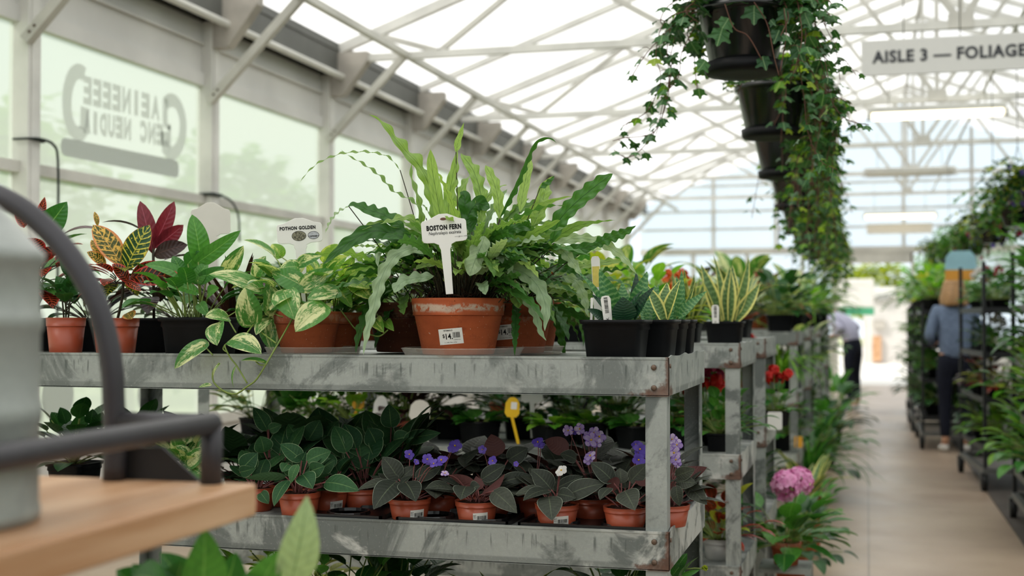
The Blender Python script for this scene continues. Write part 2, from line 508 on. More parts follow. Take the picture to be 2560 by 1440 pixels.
def tube(mb, pts, r, n=8, rnd=.5, cap=True):
    pts = [Vector(p) for p in pts]
    m = len(pts)
    rs = r if isinstance(r, (list, tuple)) else [r] * m
    t0 = (pts[1] - pts[0]).normalized()
    ref = Vector((0, 0, 1)) if abs(t0.z) < .9 else Vector((1, 0, 0))
    nrm = t0.cross(ref).normalized()
    vs, fs, uv = [], [], []
    for i, p in enumerate(pts):
        t = (pts[min(i + 1, m - 1)] - pts[max(i - 1, 0)])
        if t.length < 1e-9:
            t = t0
        t = t.normalized()
        nrm = (nrm - t * nrm.dot(t))
        if nrm.length < 1e-6:
            nrm = t.orthogonal()
        nrm.normalize()
        b = t.cross(nrm)
        for k in range(n):
            a = 2 * PI * k / n
            vs.append(p + (nrm * math.cos(a) + b * math.sin(a)) * rs[i])
            uv.append((k / n, i / (m - 1)))
    for i in range(m - 1):
        for k in range(n):
            k2 = (k + 1) % n
            fs.append((i * n + k, i * n + k2, (i + 1) * n + k2, (i + 1) * n + k))
    if cap:
        fs.append(tuple(range(n - 1, -1, -1)))
        fs.append(tuple((m - 1) * n + k for k in range(n)))
    mb.add(vs, fs, uv, rnd)

def lathe(mb, c, prof, n=40, closed=False, sq=None, rot=0.0):
    """prof = [(r, z)]; sq = exponent for a rounded-square section"""
    c = Vector(c)
    vs, fs, uv = [], [], []
    for j, (r, z) in enumerate(prof):
        for k in range(n):
            a = 2 * PI * k / n
            x, y = math.cos(a), math.sin(a)
            if sq:
                q = (abs(x) ** sq + abs(y) ** sq) ** (-1 / sq)
                x, y = x * q, y * q
            if rot:
                x, y = x * math.cos(rot) - y * math.sin(rot), x * math.sin(rot) + y * math.cos(rot)
            vs.append(c + Vector((x * r, y * r, z)))
            uv.append((k / n, j / max(1, len(prof) - 1)))
    m = len(prof)
    for j in range(m - 1):
        for k in range(n):
            k2 = (k + 1) % n
            fs.append((j * n + k, j * n + k2, (j + 1) * n + k2, (j + 1) * n + k))
    if prof[0][0] > 1e-5:
        fs.append(tuple(range(n - 1, -1, -1)))
    if prof[-1][0] > 1e-5 and closed:
        fs.append(tuple((m - 1) * n + k for k in range(n)))
    mb.add(vs, fs, uv)

def prism(mb, poly, a, u, v, nrm, th):
    """extruded outline: poly in (u, v) metres about a"""
    a = Vector(a)
    n = len(poly)
    f = [a + u * x + v * y + nrm * (th / 2) for x, y in poly]
    b = [a + u * x + v * y - nrm * (th / 2) for x, y in poly]
    fs = [tuple(range(n)), tuple(range(2 * n - 1, n - 1, -1))]
    fs += [(i, i + n, (i + 1) % n + n, (i + 1) % n) for i in range(n)]
    mb.add(f + b, fs)

def cr(pts, n):
    """Catmull-Rom through pts, n samples (points of any dimension as Vectors)"""
    pts = [Vector(p) for p in pts]
    if len(pts) == 2:
        return [pts[0].lerp(pts[1], i / (n - 1)) for i in range(n)]
    q = [pts[0] * 2 - pts[1]] + pts + [pts[-1] * 2 - pts[-2]]
    out = []
    m = len(pts) - 1
    for i in range(n):
        t = i / (n - 1) * m
        k = min(int(t), m - 1)
        f = t - k
        a, b, c, d = q[k], q[k + 1], q[k + 2], q[k + 3]
        out.append(.5 * ((2 * b) + (c - a) * f + (2 * a - 5 * b + 4 * c - d) * f * f + (3 * b - a - 3 * c + d) * f ** 3))
    return out

# ------------------------------------------------------------------ leaves
def w_heart(t):
    return (t ** .4) * (1 - t) ** .8 / .474
def w_ovate(t):
    return max(0, math.sin(PI * min(1, t) ** .72)) ** .85
def w_ellip(t):
    return max(0, math.sin(PI * t)) ** .75
def w_strap(t):
    return min(1, t / .18) ** .7 * max(0, 1 - max(0, (t - .35) / .65) ** 2.6)
def w_blunt(t):
    return min(1, t / .2) ** .7 * max(0, 1 - max(0, (t - .6) / .4) ** 4)
def w_lance(t):
    return max(0, math.sin(PI * t ** .6)) * .95 + .02
def w_sans(t):
    return (.62 + .38 * math.sin(PI * min(1, t * 1.15))) * max(0, 1 - t ** 3.2) ** .75
def w_grass(t):
    return min(1, t / .1) ** .5 * (1 - t) ** .55
PROF = dict(heart=w_heart, ovate=w_ovate, ellip=w_ellip, strap=w_strap, blunt=w_blunt, lance=w_lance, sans=w_sans, grass=w_grass)

def blade(mb, spine, nrms, width, prof='ovate', cols=4, fold=.25, rip=0, ripn=6, rnd=None, back=0, cup=0, twist=0, ph=None):
    """leaf or frond blade along a spine; nrms = face normal(s)"""
    m = len(spine)
    rnd = random.random() if rnd is None else rnd
    ph = random.random() * 6 if ph is None else ph
    wf = PROF[prof] if isinstance(prof, str) else prof
    L = sum((spine[i + 1] - spine[i]).length for i in range(m - 1))
    vs, uv, fs = [], [], []
    acc = 0.0
    for i, p in enumerate(spine):
        if i:
            acc += (spine[i] - spine[i - 1]).length
        t = min(1.0, acc / L) if L > 1e-9 else i / (m - 1)
        tg = (spine[min(i + 1, m - 1)] - spine[max(i - 1, 0)]).normalized()
        n = nrms[i] if isinstance(nrms, list) else nrms
        if twist:
            n = Matrix.Rotation(twist * t, 3, tg) @ n
        s = tg.cross(n)
        if s.length < 1e-5:
            s = tg.orthogonal()
        s.normalize()
        n = s.cross(tg).normalized()
        hw = wf(t) * width / 2
        for j in range(cols + 1):
            u = j / cols * 2 - 1
            e = abs(u)
            k = 1 + (rip * .48 * math.sin(ripn * 2 * PI * t + ph + (1.3 if u > 0 else 0)) * e if rip else 0)
            q = p + s * (u * hw * k) + n * (fold * e * hw - cup * e * e * hw)
            if rip:
                q = q + n * (rip * .8 * hw * e * math.sin(ripn * 2 * PI * t * 1.0 + ph + 2.1 * (u > 0)))
            if back:
                q = q - tg * (back * L * e ** 1.5 * max(0, 1 - t * 1.6) ** 2)
            vs.append(q)
            uv.append((j / cols, t))
    c1 = cols + 1
    for i in range(m - 1):
        for j in range(cols):
            fs.append((i * c1 + j, i * c1 + j + 1, (i + 1) * c1 + j + 1, (i + 1) * c1 + j))
    mb.add(vs, fs, uv, rnd)

def leaf3(mb, b, t, width, nrm, bow=.08, prof='ovate', n=10, **kw):
    if prof == 'heart':
        n = 15; kw.setdefault('cols', 6)
    """leaf from base point to tip point, bowed along its normal"""
    b, t = Vector(b), Vector(t)
    L = (t - b).length
    d = (t - b).normalized()
    nn = nrm - d * nrm.dot(d)
    nn = nn.normalized() if nn.length > 1e-4 else d.orthogonal().normalized()
    sp, ns = [], []
    for i in range(n):
        s = (i / (n - 1)) ** (1.45 if prof == 'heart' else 1)
        sp.append(b.lerp(t, s) + nn * (bow * L * 4 * s * (1 - s)))
        ns.append((nn + d * (-bow * 4 * (1 - 2 * s))).normalized())
    blade(mb, sp, ns, width, prof, **kw)

def pleaf(mb, bp, tp, wpx, d0, d1=None, roll=0, lift=.35, prof='ovate', bow=.08, **kw):
    """leaf read off the photograph: base and tip pixels with their distances; roll turns it about its midrib"""
    d1 = d0 if d1 is None else d1
    b, t = P(bp[0], bp[1], d0), P(tp[0], tp[1], d1)
    mid = (b + t) / 2
    view = (CAM - mid).normalized()
    d = (t - b).normalized()
    nrm = (view + Vector((0, 0, lift)))
    nrm = nrm - d * nrm.dot(d)
    nrm.normalize()
    if roll:
        nrm = Matrix.Rotation(roll, 3, d) @ nrm
    leaf3(mb, b, t, wpx * ((d0 + d1) / 2) / FPX, nrm, bow, prof, **kw)
    return b, t

def arch(base, az, e0, e1, L, n=12, power=1.0):
    """spine leaving base at heading az, elevation running from e0 to e1"""
    p = Vector(base)
    out = [p.copy()]
    ns = []
    for i in range(n):
        s = (i / (n - 1)) ** power if n > 1 else 0
        e = e0 + (e1 - e0) * s
        d = Vector((math.cos(az) * math.cos(e), math.sin(az) * math.cos(e), math.sin(e)))
        nv = Vector((-math.cos(az) * math.sin(e), -math.sin(az) * math.sin(e), math.cos(e)))
        ns.append(nv)
        if i < n - 1:
            p = p + d * (L / (n - 1))
            out.append(p.copy())
    return out, ns

def rnd_leaf(mb, base, az, el, L, wd, prof='ovate', droop=.6, stem=None, stem_mb=None, stem_r=.0015, **kw):
    """leaf blade on an optional petiole, in a direction"""
    if stem:
        sp, _ = arch(base, az, min(1.45, el + .35), el, stem, 6)
        if stem_mb is not None:
            tube(stem_mb, sp, stem_r, 5)
        base = sp[-1]
    sp, ns = arch(base, az, el, el - droop, L, 8 if prof != 'heart' else 12)
    blade(mb, sp, ns, wd, prof, **kw)

# ------------------------------------------------------------------ pots, soil, tags
def pot_clay(root, c, r, h, mat='terra', soil=True):
    mb = MB()
    rb = r * .745
    hr = h * .32
    lathe(mb, c, [(rb, 0), (rb + .002, .002), (r * .93, h - hr), (r * .975, h - hr + .004), (r * .965, h - hr + .002), (r * 1.0, h - .006), (r * .995, h), (r * .9, h), (r * .88, h * .8)], 48)
    mb.build('pot', mat, root)
    if soil:
        soil_disc(root, c, r * .89, h * .9)

def pot_plastic(root, c, r, h, mat='redpot', soil=True, n=40):
    mb = MB()
    lathe(mb, c, [(r * .78, 0), (r * .8, .002), (r * .935, h * .76), (r * .935, h * .76), (r * .965, h * .765), (r * .965, h * .765), (r * .99, h * .98), (r, h), (r * .95, h), (r * .93, h * .9)], n)
    mb.build('pot', mat, root)
    if soil:
        soil_disc(root, c, r * .905, h * .9, d=min(.012, h * .12))

def pot_square(root, c, r, h, mat='blackpot', rot=0.0, soil=True):
    mb = MB()
    lathe(mb, c, [(r * .8, 0), (r * .82, .003), (r * .9, h * .72), (r * .94, h * .76), (r * .93, h * .88), (r * 1.0, h * .9), (r * 1.02, h), (r * .96, h), (r * .93, h * .9)], 64, sq=7, rot=rot)
    mb.build('pot', mat, root)
    if soil:
        soil_disc(root, c, r * .92, h * .9, sq=7, rot=rot)

def soil_disc(root, c, r, z, sq=None, rot=0.0, d=.012):
    mb = MB()
    c = Vector(c)
    lathe(mb, c, [(r, z - d), (r, z - .002), (r * .8, z + .002), (r * .5, z + .003), (r * .2, z + .002), (0, z + .004)], 36, sq=sq, rot=rot)
    mb.v = [p + Vector((0, 0, noise.noise(p * 70) * .004)) if (p - c).length < r * .95 + z else p for p in mb.v]
    mb.build('soil', 'soil', root)

def text_mb(mb, s, a, u, v, nrm, size, bold=0.0, mirror=False, align='CENTER', shear=0, spacing=1.0, fit=None, thick=.0003):
    """lettering as thin solid glyphs; a = anchor (centre), u right, v up"""
    cu = bpy.data.curves.new('t', 'FONT')
    cu.body = s
    cu.size = size
    cu.align_x = align
    cu.align_y = 'CENTER'
    cu.offset = bold
    cu.shear = shear
    cu.space_character = spacing
    cu.resolution_u = 3
    cu.extrude = thick
    o = bpy.data.objects.new('t', cu)
    col.objects.link(o)
    bpy.context.view_layer.update()
    dg = bpy.context.evaluated_depsgraph_get()
    me = o.evaluated_get(dg).to_mesh()
    vs = []
    k = 1.0
    if fit and len(me.vertices):
        xs = [q.co.x for q in me.vertices]
        k = fit / (max(xs) - min(xs))
    for q in me.vertices:
        x = (-q.co.x if mirror else q.co.x) * k
        vs.append(Vector(a) + u * x + v * q.co.y + nrm * q.co.z)
    mb.add(vs, [tuple(p.vertices) for p in me.polygons])
    o.evaluated_get(dg).to_mesh_clear()
    bpy.data.objects.remove(o)
    bpy.data.curves.remove(cu)

def barcode(mb, a, u, v, nrm, wd, ht, n=16, seed=1):
    rr = random.Random(seed)
    x = -wd / 2
    while x < wd / 2:
        b = wd / n * rr.uniform(.25, .8)
        c = Vector(a) + u * (x + b / 2)
        prism(mb, [(-b / 2, -ht / 2), (b / 2, -ht / 2), (b / 2, ht / 2), (-b / 2, ht / 2)], c, u, v, nrm, .0003)
        x += b + wd / n * rr.uniform(.25, .7)

def rrect(w_, h_, r, n=5):
    out = []
    for cx, cy, a0 in ((w_ / 2 - r, h_ / 2 - r, 0), (-w_ / 2 + r, h_ / 2 - r, 90), (-w_ / 2 + r, -h_ / 2 + r, 180), (w_ / 2 - r, -h_ / 2 + r, 270)):
        for i in range(n + 1):
            a = R_(a0 + 90 * i / n)
            out.append((cx + r * math.cos(a), cy + r * math.sin(a)))
    return out

def curved_label(mb, c, r, ang, z, wd, ht, tilt=0, n=8, out=.0006):
    """paper label wrapped on a round pot: returns a function (x, y) -> point on it, with axes"""
    c = Vector(c)
    pts = {}
    def at(x, y, o=out):
        x2 = x * math.cos(tilt) - y * math.sin(tilt)
        y2 = x * math.sin(tilt) + y * math.cos(tilt)
        rr = r(z + y2) if callable(r) else r
        a = ang + x2 / rr
        return c + Vector((math.cos(a) * (rr + o), math.sin(a) * (rr + o), z + y2))
    vs, fs, uv = [], [], []
    for j in range(n + 1):
        for i in range(n + 1):
            vs.append(at((i / n - .5) * wd, (j / n - .5) * ht)); uv.append((i / n, j / n))
    for j in range(n):
        for i in range(n):
            fs.append((j * (n + 1) + i, j * (n + 1) + i + 1, (j + 1) * (n + 1) + i + 1, (j + 1) * (n + 1) + i))
    mb.add(vs, fs, uv)
    return at

def wrap_text(mb, s, at, x, y, size, bold=0, align='CENTER', fit=None):
    """lettering wrapped with a label's own surface function"""
    tmp = MB()
    text_mb(tmp, s, (x, y, 0), Vector((1, 0, 0)), Vector((0, 1, 0)), Vector((0, 0, 1)), size, bold, align=align, fit=fit)
    mb.add([at(p.x, p.y, .0009) for p in tmp.v], tmp.f)
def wrap_bars(mb, at, x, y, wd, ht, n=12, seed=1):
    rr = random.Random(seed)
    q = -wd / 2
    while q < wd / 2:
        b = wd / n * rr.uniform(.3, .8)
        mb.add([at(x + q, y - ht / 2, .0009), at(x + q + b, y - ht / 2, .0009), at(x + q + b, y + ht / 2, .0009), at(x + q, y + ht / 2, .0009)], [(0, 1, 2, 3)])
        q += b + wd / n * rr.uniform(.3, .7)
# ------------------------------------------------------------------ greenhouse shell
XL, XR, Y0, Y1 = -4.35, 5.7, -4.0, 25.6
RIDGE_X, EAVE_Z, SLOPE = .675, 3.47, .364
RIDGE_Z = EAVE_Z + (RIDGE_X - XL) * SLOPE
def struct(name, mb, mat, parent=None, label=None, **kw):
    o = mb.build(name, mat, parent, **kw)
    if parent is None:
        o['kind'] = 'structure'
        if label: o['label'] = label
    return o

b = MB(); bx(b, XL - .3, XR + .3, Y0, Y1 + .2, -.12, 0)
struct('floor', b, 'floor', label='beige concrete floor of the greenhouse aisle', smooth=False)
# roof: two slopes of white translucent sheet in bays
b = MB()
for s in (0, 1):
    xe = XL - .12 if s == 0 else XR + .12
    ze = EAVE_Z + .06 - .12 * SLOPE
    n = 15
    for i in range(n):
        ya = Y0 + (Y1 - Y0) * i / n
        yb = Y0 + (Y1 - Y0) * (i + 1) / n
        p = [Vector((xe, ya, ze)), Vector((xe, yb, ze)), Vector((RIDGE_X, yb, RIDGE_Z + .06)), Vector((RIDGE_X, ya, RIDGE_Z + .06))]
        b.add(p, [(0, 1, 2, 3)])
struct('ceiling', b, 'roof', label='white translucent roof sheets over the greenhouse', smooth=False)

POSTS = [2 * k for k in range(-1, 13)]
# wall_left: kneewall, upper boards and the long rails
b = MB()
bx(b, XL - .1, XL - .02, Y0, Y1, 0, .55)
for i in range(len(POSTS) - 1):
    ya, yb = POSTS[i] + .055, POSTS[i + 1] - .055
    bx(b, XL - .05, XL - .02, ya, yb, 2.93, 3.33)
    bx(b, XL - .05, XL + .005, ya, yb, 2.86, 2.95)
    bx(b, XL - .03, XL + .01, ya, yb, 3.14, 3.155)
wl = struct('wall_left', b, 'panel', label='white boarded band of the left wall above the windows', smooth=False)
b = MB()
for i in range(len(POSTS) - 1):
    ya, yb = POSTS[i] + .055, POSTS[i + 1] - .055
    bx(b, XL - .05, XL + .015, ya, yb, 2.055, 2.115)
    bx(b, XL - .05, XL + .015, ya, yb, .55, .62)
struct('window_rail', b, 'frame_paint', wl, smooth=False)
b = MB()
bx(b, XL - .08, XL - .02, Y0, Y1, 3.30, 3.52)
bar(b, (XL + .12, Y0, 3.43), (XL + .12, Y1, 3.43), .02, .26)
bar(b, (XL + .04, Y0, 3.50), (XL + .04, Y1, 3.50), .2, .02)
struct('trim_1', b, 'gutter', label='dark grey gutter band along the left eave', smooth=False)
b = MB(); tube(b, [(XL + .17, Y0, 3.275), (XL + .17, Y1, 3.275)], .026, 10)
struct('trim_2', b, 'white_paint', label='pale pipe running along the left wall under the gutter')
b = MB(); bar(b, (-3.62, Y0, 3.43), (-3.62, Y1, 3.43), .05, .05)
struct('trim_3', b, 'frame_paint', label='pale steel rail along the roof joining the slanted braces', smooth=False)
k = 4
for i, y in enumerate(POSTS):
    b = MB()
    bx(b, XL - .06, XL + .06, y - .055, y + .055, 0, 3.3)
    bx(b, XL + .06, XL + .066, y - .03, y + .03, 0, 3.3)
    o = struct('trim_%d' % k, b, 'white_paint', label='white wall post between windows, %s' % ('next to the sign window' if y in (6, 8) else 'in the row of posts along the left wall'), smooth=False, bevel=.004)
    k += 1
    b = MB()
    bar(b, (XL + .06, y - .075, 2.75), (-3.62, y - .075, 3.42), .055, .055)
    b.build('knee_brace', 'frame_paint', o, smooth=False)
    b = MB()
    prism(b, [(0, 0), (.12, 0), (.34, .28), (.34, .36), (0, .36)], (XL + .05, y, 3.12), Vector((1, 0, 0)), Vector((0, 0, 1)), Vector((0, 1, 0)), .10)
    b.build('gusset', 'gusset', o, smooth=False)
    if y in (2, 4, 6, 8, 10):
        b = MB()
        for q in ((XL + .1, y - .104, 2.79), (XL + .13, y - .104, 2.82)):
            tube(b, [Vector(q), Vector(q) + Vector((0, -.006, 0))], .008, 8)
        b.build('bolt', 'bolt', o)
# windows of the left wall, one per bay
for i in range(len(POSTS) - 1):
    ya, yb = POSTS[i] + .05, POSTS[i + 1] - .05
    b = MB()
    x = XL - .035
    b.add([Vector((x, ya, .6)), Vector((x, yb, .6)), Vector((x, yb, 2.07)), Vector((x, ya, 2.07))], [(0, 1, 2, 3)])
    b.add([Vector((x, ya, 2.1)), Vector((x, yb, 2.1)), Vector((x, yb, 2.88)), Vector((x, ya, 2.88))], [(0, 1, 2, 3)])
    lab = 'hazy plastic window with the grey mirrored lettering' if POSTS[i] == 6 else 'hazy plastic window of the left wall'
    struct('window_%d' % (i + 1), b, 'pane', label=lab, smooth=False)
# right wall: hazy sheets between posts; rear wall, unseen, shaped for front fill light
b = MB()
for y in range(-2, 26, 2):
    bx(b, XR - .06, XR + .06, y - .05, y + .05, 0, EAVE_Z + .1)
bx(b, XR - .06, XR + .06, Y0, Y1, 0, .6); bx(b, XR - .06, XR + .06, Y0, Y1, 2.9, EAVE_Z + .1)
wr = struct('wall_right', b, 'white_paint', label='white frame of the right wall', smooth=False)
b = MB(); b.add([Vector((XR, Y0, .6)), Vector((XR, Y1, .6)), Vector((XR, Y1, 2.95)), Vector((XR, Y0, 2.95))], [(0, 1, 2, 3)])
b.build('window_pane', 'pane', wr, smooth=False)
b = MB()
for x in (XL, -2, 0, 2, 4, XR):
    bx(b, x - .05, x + .05, Y0 - .05, Y0 + .05, 0, EAVE_Z)
bx(b, XL, XR, Y0 - .05, Y0 + .05, 0, .6)
wb = struct('wall_back', b, 'white_paint', label='frame of the wall behind the camera', smooth=False)
b = MB(); b.add([Vector((XL, Y0, 0)), Vector((XR, Y0, 0)), Vector((XR, Y0, 1.7)), Vector((XL, Y0, 1.7))], [(0, 1, 2, 3)])  # unseen dark lower panel, added to cut the fill light from behind the camera
b.build('fill_cut_panel', 'gutter', wb, smooth=False)
b = MB(); b.add([Vector((XL, Y0, 1.7)), Vector((XR, Y0, 1.7)), Vector((XR, Y0, EAVE_Z)), Vector((RIDGE_X, Y0, RIDGE_Z)), Vector((XL, Y0, EAVE_Z))], [(0, 1, 2, 3, 4)])  # unseen translucent upper sheet, added to give soft light from the front
b.build('window_pane', 'gable', wb, smooth=False)
# end wall with the doorway
DX0, DX1, DZ = -.62, 1.75, 2.52
b = MB()
bx(b, XL, XR, Y1 - .06, Y1 + .06, DZ, DZ + .12)
bx(b, DX0, .83, Y1 - .05, Y1 + .05, DZ - .2, DZ)
for x in (-3.3, -2.25, -1.2, DX0, DX1, 3.0, 4.3):
    bx(b, x - .035, x + .035, Y1 - .04, Y1 + .04, 0, DZ)
for x in (-2.9, -1.7, -.55, .675, 1.9, 3.1, 4.3):
    zt = RIDGE_Z - abs(x - RIDGE_X) * SLOPE
    bx(b, x - .03, x + .03, Y1 - .03, Y1 + .03, DZ + .1, zt)
for z in (3.0, 3.35, 3.85):
    bx(b, XL, XR, Y1 - .025, Y1 + .025, z, z + .04)
bx(b, DX0, -3.9, Y1 - .03, Y1 + .03, 1.75, 1.8)
we = struct('wall_end', b, 'frame_paint', label='white framed glazed end wall around the doorway', smooth=False)
b = MB()
x0, x1 = XL, XR
b.add([Vector((XL, Y1, DZ + .1)), Vector((XR, Y1, DZ + .1)), Vector((XR, Y1, EAVE_Z)), Vector((RIDGE_X, Y1, RIDGE_Z)), Vector((XL, Y1, EAVE_Z))], [(0, 1, 2, 3, 4)])
b.add([Vector((XL, Y1, .9)), Vector((DX0, Y1, .9)), Vector((DX0, Y1, DZ)), Vector((XL, Y1, DZ))], [(0, 1, 2, 3)])
b.add([Vector((DX1, Y1, .9)), Vector((XR, Y1, .9)), Vector((XR, Y1, DZ)), Vector((DX1, Y1, DZ))], [(0, 1, 2, 3)])
b.build('window_pane', 'gable', we, smooth=False)
b = MB()
bx(b, XL, DX0, Y1 - .02, Y1 + .02, 0, .92); bx(b, DX1, XR, Y1 - .02, Y1 + .02, 0, .92)
b.build('kneewall', 'panel', we, smooth=False)
# door frame: a mullion and a half-open leaf
b = MB()
bx(b, .80, .86, Y1 - .05, Y1 + .05, 0, DZ)
bx(b, DX0 + .03, DX0 + .09, Y1 - .05, Y1 + .05, 0, DZ - .2)
struct('door_1', b, 'white_paint', label='open doorway with a white jamb at the far end', smooth=False)

# ------------------------------------------------------------------ roof trusses
TR_Y = [6.65, 10.0, 13.35, 16.7, 20.0, 23.3]
names = ['nearest pale steel roof truss, above the near bench', 'pale steel roof truss carrying the hanging aisle sign', 'pale steel roof truss just above the lit lamp',
         'fourth pale steel roof truss down the aisle', 'pale steel roof truss second from the end wall', 'pale steel roof truss closest to the end wall']
CH = 3.43
for y, nm in zip(TR_Y, names):
    t = thing('roof_truss', nm, 'roof truss', (RIDGE_X, y, CH), 'roof trusses')
    b = MB(); bar(b, (XL + .1, y, CH), (XR - .1, y, CH), .05, .06); b.build('bottom_chord', 'white_paint', t, smooth=False)
    for sx in (-1, 1):
        b = MB(); xe = XL if sx < 0 else XR
        bar(b, (xe, y, EAVE_Z), (RIDGE_X, y, RIDGE_Z - .02), .06, .08)
        b.build('rafter', 'white_paint', t, smooth=False)
        half = abs(xe - RIDGE_X)
        for f0, f1 in ((0, .2), (.4, .2), (.4, .62), (.8, .62), (.80, .9)):
            b = MB()
            xa = RIDGE_X + sx * half * f0
            xb = RIDGE_X + sx * half * f1
            bar(b, (xa, y, CH + .02), (xb, y, RIDGE_Z - abs(xb - RIDGE_X) * SLOPE - .05), .045, .045)
            b.build('web', 'frame_paint', t, smooth=False)
    b = MB(); bar(b, (RIDGE_X, y, CH), (RIDGE_X, y, RIDGE_Z), .04, .04)
    b.build('king_post', 'frame_paint', t, smooth=False)
    b = MB(); bx(b, RIDGE_X - .09, RIDGE_X + .09, y - .03, y + .03, CH - .03, CH + .08); b.build('gusset', 'frame_paint', t, smooth=False)
# lighter rafters and purlins between the trusses
k = 30
for x, lab in ((-.41, 'thin pale pipe above the row of ivy baskets'), (1.1, 'thin pale pipe above the right-hand hanging baskets')):
    b = MB(); tube(b, [(x, TR_Y[0] - 4, CH + .05), (x, TR_Y[-1], CH + .05)], .016, 8)
    struct('trim_%d' % k, b, 'white_paint', label=lab); k += 1
for y in [p for p in POSTS if p >= 4]:
    b = MB()
    for xe in (XL, XR):
        bar(b, (xe, y, EAVE_Z + .0), (RIDGE_X, y, RIDGE_Z + .0), .045, .06)
    struct('trim_%d' % k, b, 'white_paint', label='pale roof rafter pair rising from the eaves to the ridge', smooth=False); k += 1
for x in (-1.6, RIDGE_X, 2.95):
    z = RIDGE_Z - abs(x - RIDGE_X) * SLOPE + .02
    b = MB(); bar(b, (x, Y0, z), (x, Y1, z), .045, .05)
    struct('trim_%d' % k, b, 'white_paint', label='pale roof purlin running down the length of the greenhouse', smooth=False); k += 1
# window decal, mirrored because it is read from outside
t = thing('window_decal', 'faded grey mirrored lettering and bar stuck on the window pane', 'window sign', (XL - .03, 7, 2.5))
b = MB()
U, V, N = Vector((0, 1, 0)), Vector((0, 0, 1)), Vector((1, 0, 0))
X = XL - .028
def wp(px, py):
    r = ray(px, py)
    q = CAM + r * (X / r.x)
    return q
def putg(s, px0, px1, pyt0, pyb0, pyt1, pyb1, mirror=True, bold=.02):
    n = len(s)
    for i, ch in enumerate(s):
        if ch == ' ':
            continue
        f = (i + .5) / n
        px = px0 + (px1 - px0) * f
        a, c = wp(px, pyt0 + (pyt1 - pyt0) * f), wp(px, pyb0 + (pyb1 - pyb0) * f)
        hgt = (a - c).length
        text_mb(b, ch, (a + c) / 2, U, V, N, hgt * 1.22, .011, mirror, thick=0, fit=abs(wp(px0 + (px1 - px0) * (i + .93) / n, 300).y - wp(px0 + (px1 - px0) * (i + .07) / n, 300).y) if ch != 'I' else None)
putg('EEEENIEAJ', 208, 425, 190, 265, 252, 312)
putg('AIDUEN CNEL', 208, 430, 276, 335, 318, 372)
for (cx, ct, cb, sgn, wd) in ((185, 178, 335, 1, 34), (440, 250, 384, -1, 26)):
    pts = []
    for i in range(17):
        a = R_(62 + i / 16 * 236) if sgn > 0 else R_(118 - i / 16 * 236)
        px = cx + math.cos(a) * 30 + (12 * sgn)
        py = (ct + cb) / 2 - math.sin(a) * (cb - ct) / 2
        pts.append(wp(px, py))
    pts.append(wp(cx + 12 * sgn + (16 * sgn), (ct + cb) / 2 + 12))
    th = .09
    vs = []
    for i in range(len(pts)):
        tg = (pts[min(i + 1, len(pts) - 1)] - pts[max(i - 1, 0)]).normalized()
        sd_ = N.cross(tg).normalized()
        vs += [pts[i] - sd_ * th / 2, pts[i] + sd_ * th / 2]
    b.add(vs, [(2 * i, 2 * i + 1, 2 * i + 3, 2 * i + 2) for i in range(len(pts) - 1)])
b.build('lettering', 'decal', t, smooth=False)
b = MB()
q = [wp(152, 342), wp(447, 402), wp(447, 446), wp(152, 388)]
ctr = sum(q, Vector()) / 4
out = []
for i in range(4):
    p0, p1, p2 = q[i - 1], q[i], q[(i + 1) % 4]
    r = .05
    a_, c_ = p1 + (p0 - p1).normalized() * r, p1 + (p2 - p1).normalized() * r
    for s in range(5):
        f = s / 4
        out.append((1 - f) ** 2 * a_ + 2 * f * (1 - f) * p1 + f * f * c_)
prism(b, [((p - ctr).y, (p - ctr).z) for p in out], ctr, U, V, N, .0008)
b.build('bar', 'decal', t, smooth=False)
# round grey stickers low on the same wall
for (px, py, r, lab) in ((372, 985, .13, 'round grey sticker on the lower window pane, seen under the bench'), (145, 990, .15, 'round grey sticker low on the window behind the watering can')):
    r_ = ray(px, py); c = CAM + r_ * (X / r_.x)
    b = MB(); prism(b, [(math.cos(i / 16 * PI) * r, math.sin(i / 16 * PI) * r) for i in range(32)], c, U, V, N, .0008)
    tag(b.build('window_sticker', 'decal', None, smooth=False), lab, 'sticker')
# thin dark cables tied round posts
for (y, lab) in ((6, 'dark cable looped round the white post with the end hanging down'), (8, 'thin dark tie wound round the post beyond the sign window')):
    b = MB()
    z = 2.23 if y == 6 else 2.12
    lp = []
    for i in range(20):
        a = R_(-100) + i / 19 * R_(200)
        lp.append(Vector((XL + .0 + .078 * max(-1, min(1, 1.35 * math.cos(a))), y + .072 * max(-1, min(1, 1.35 * math.sin(a))), z)))
    tube(b, lp, .007 if y == 6 else .012, 6)
    tube(b, cr([(XL + .078, y - .07, z), (XL + .1, y + .0, z + .005), (XL + .09, y + .13, z - .01), (XL + .09, y + .17, z - .1), (XL + .09, y + .175, z - .5), (XL + .085, y + .18, z - 1.3)] if y == 6 else
                [(XL + .078, y + .06, z), (XL + .08, y + .2, z - .03), (XL + .08, y + .3, z - .12), (XL + .075, y + .33, z - .3)], 18), .008, 6)
    tag(b.build('cable', 'cable', None), lab, 'cable')

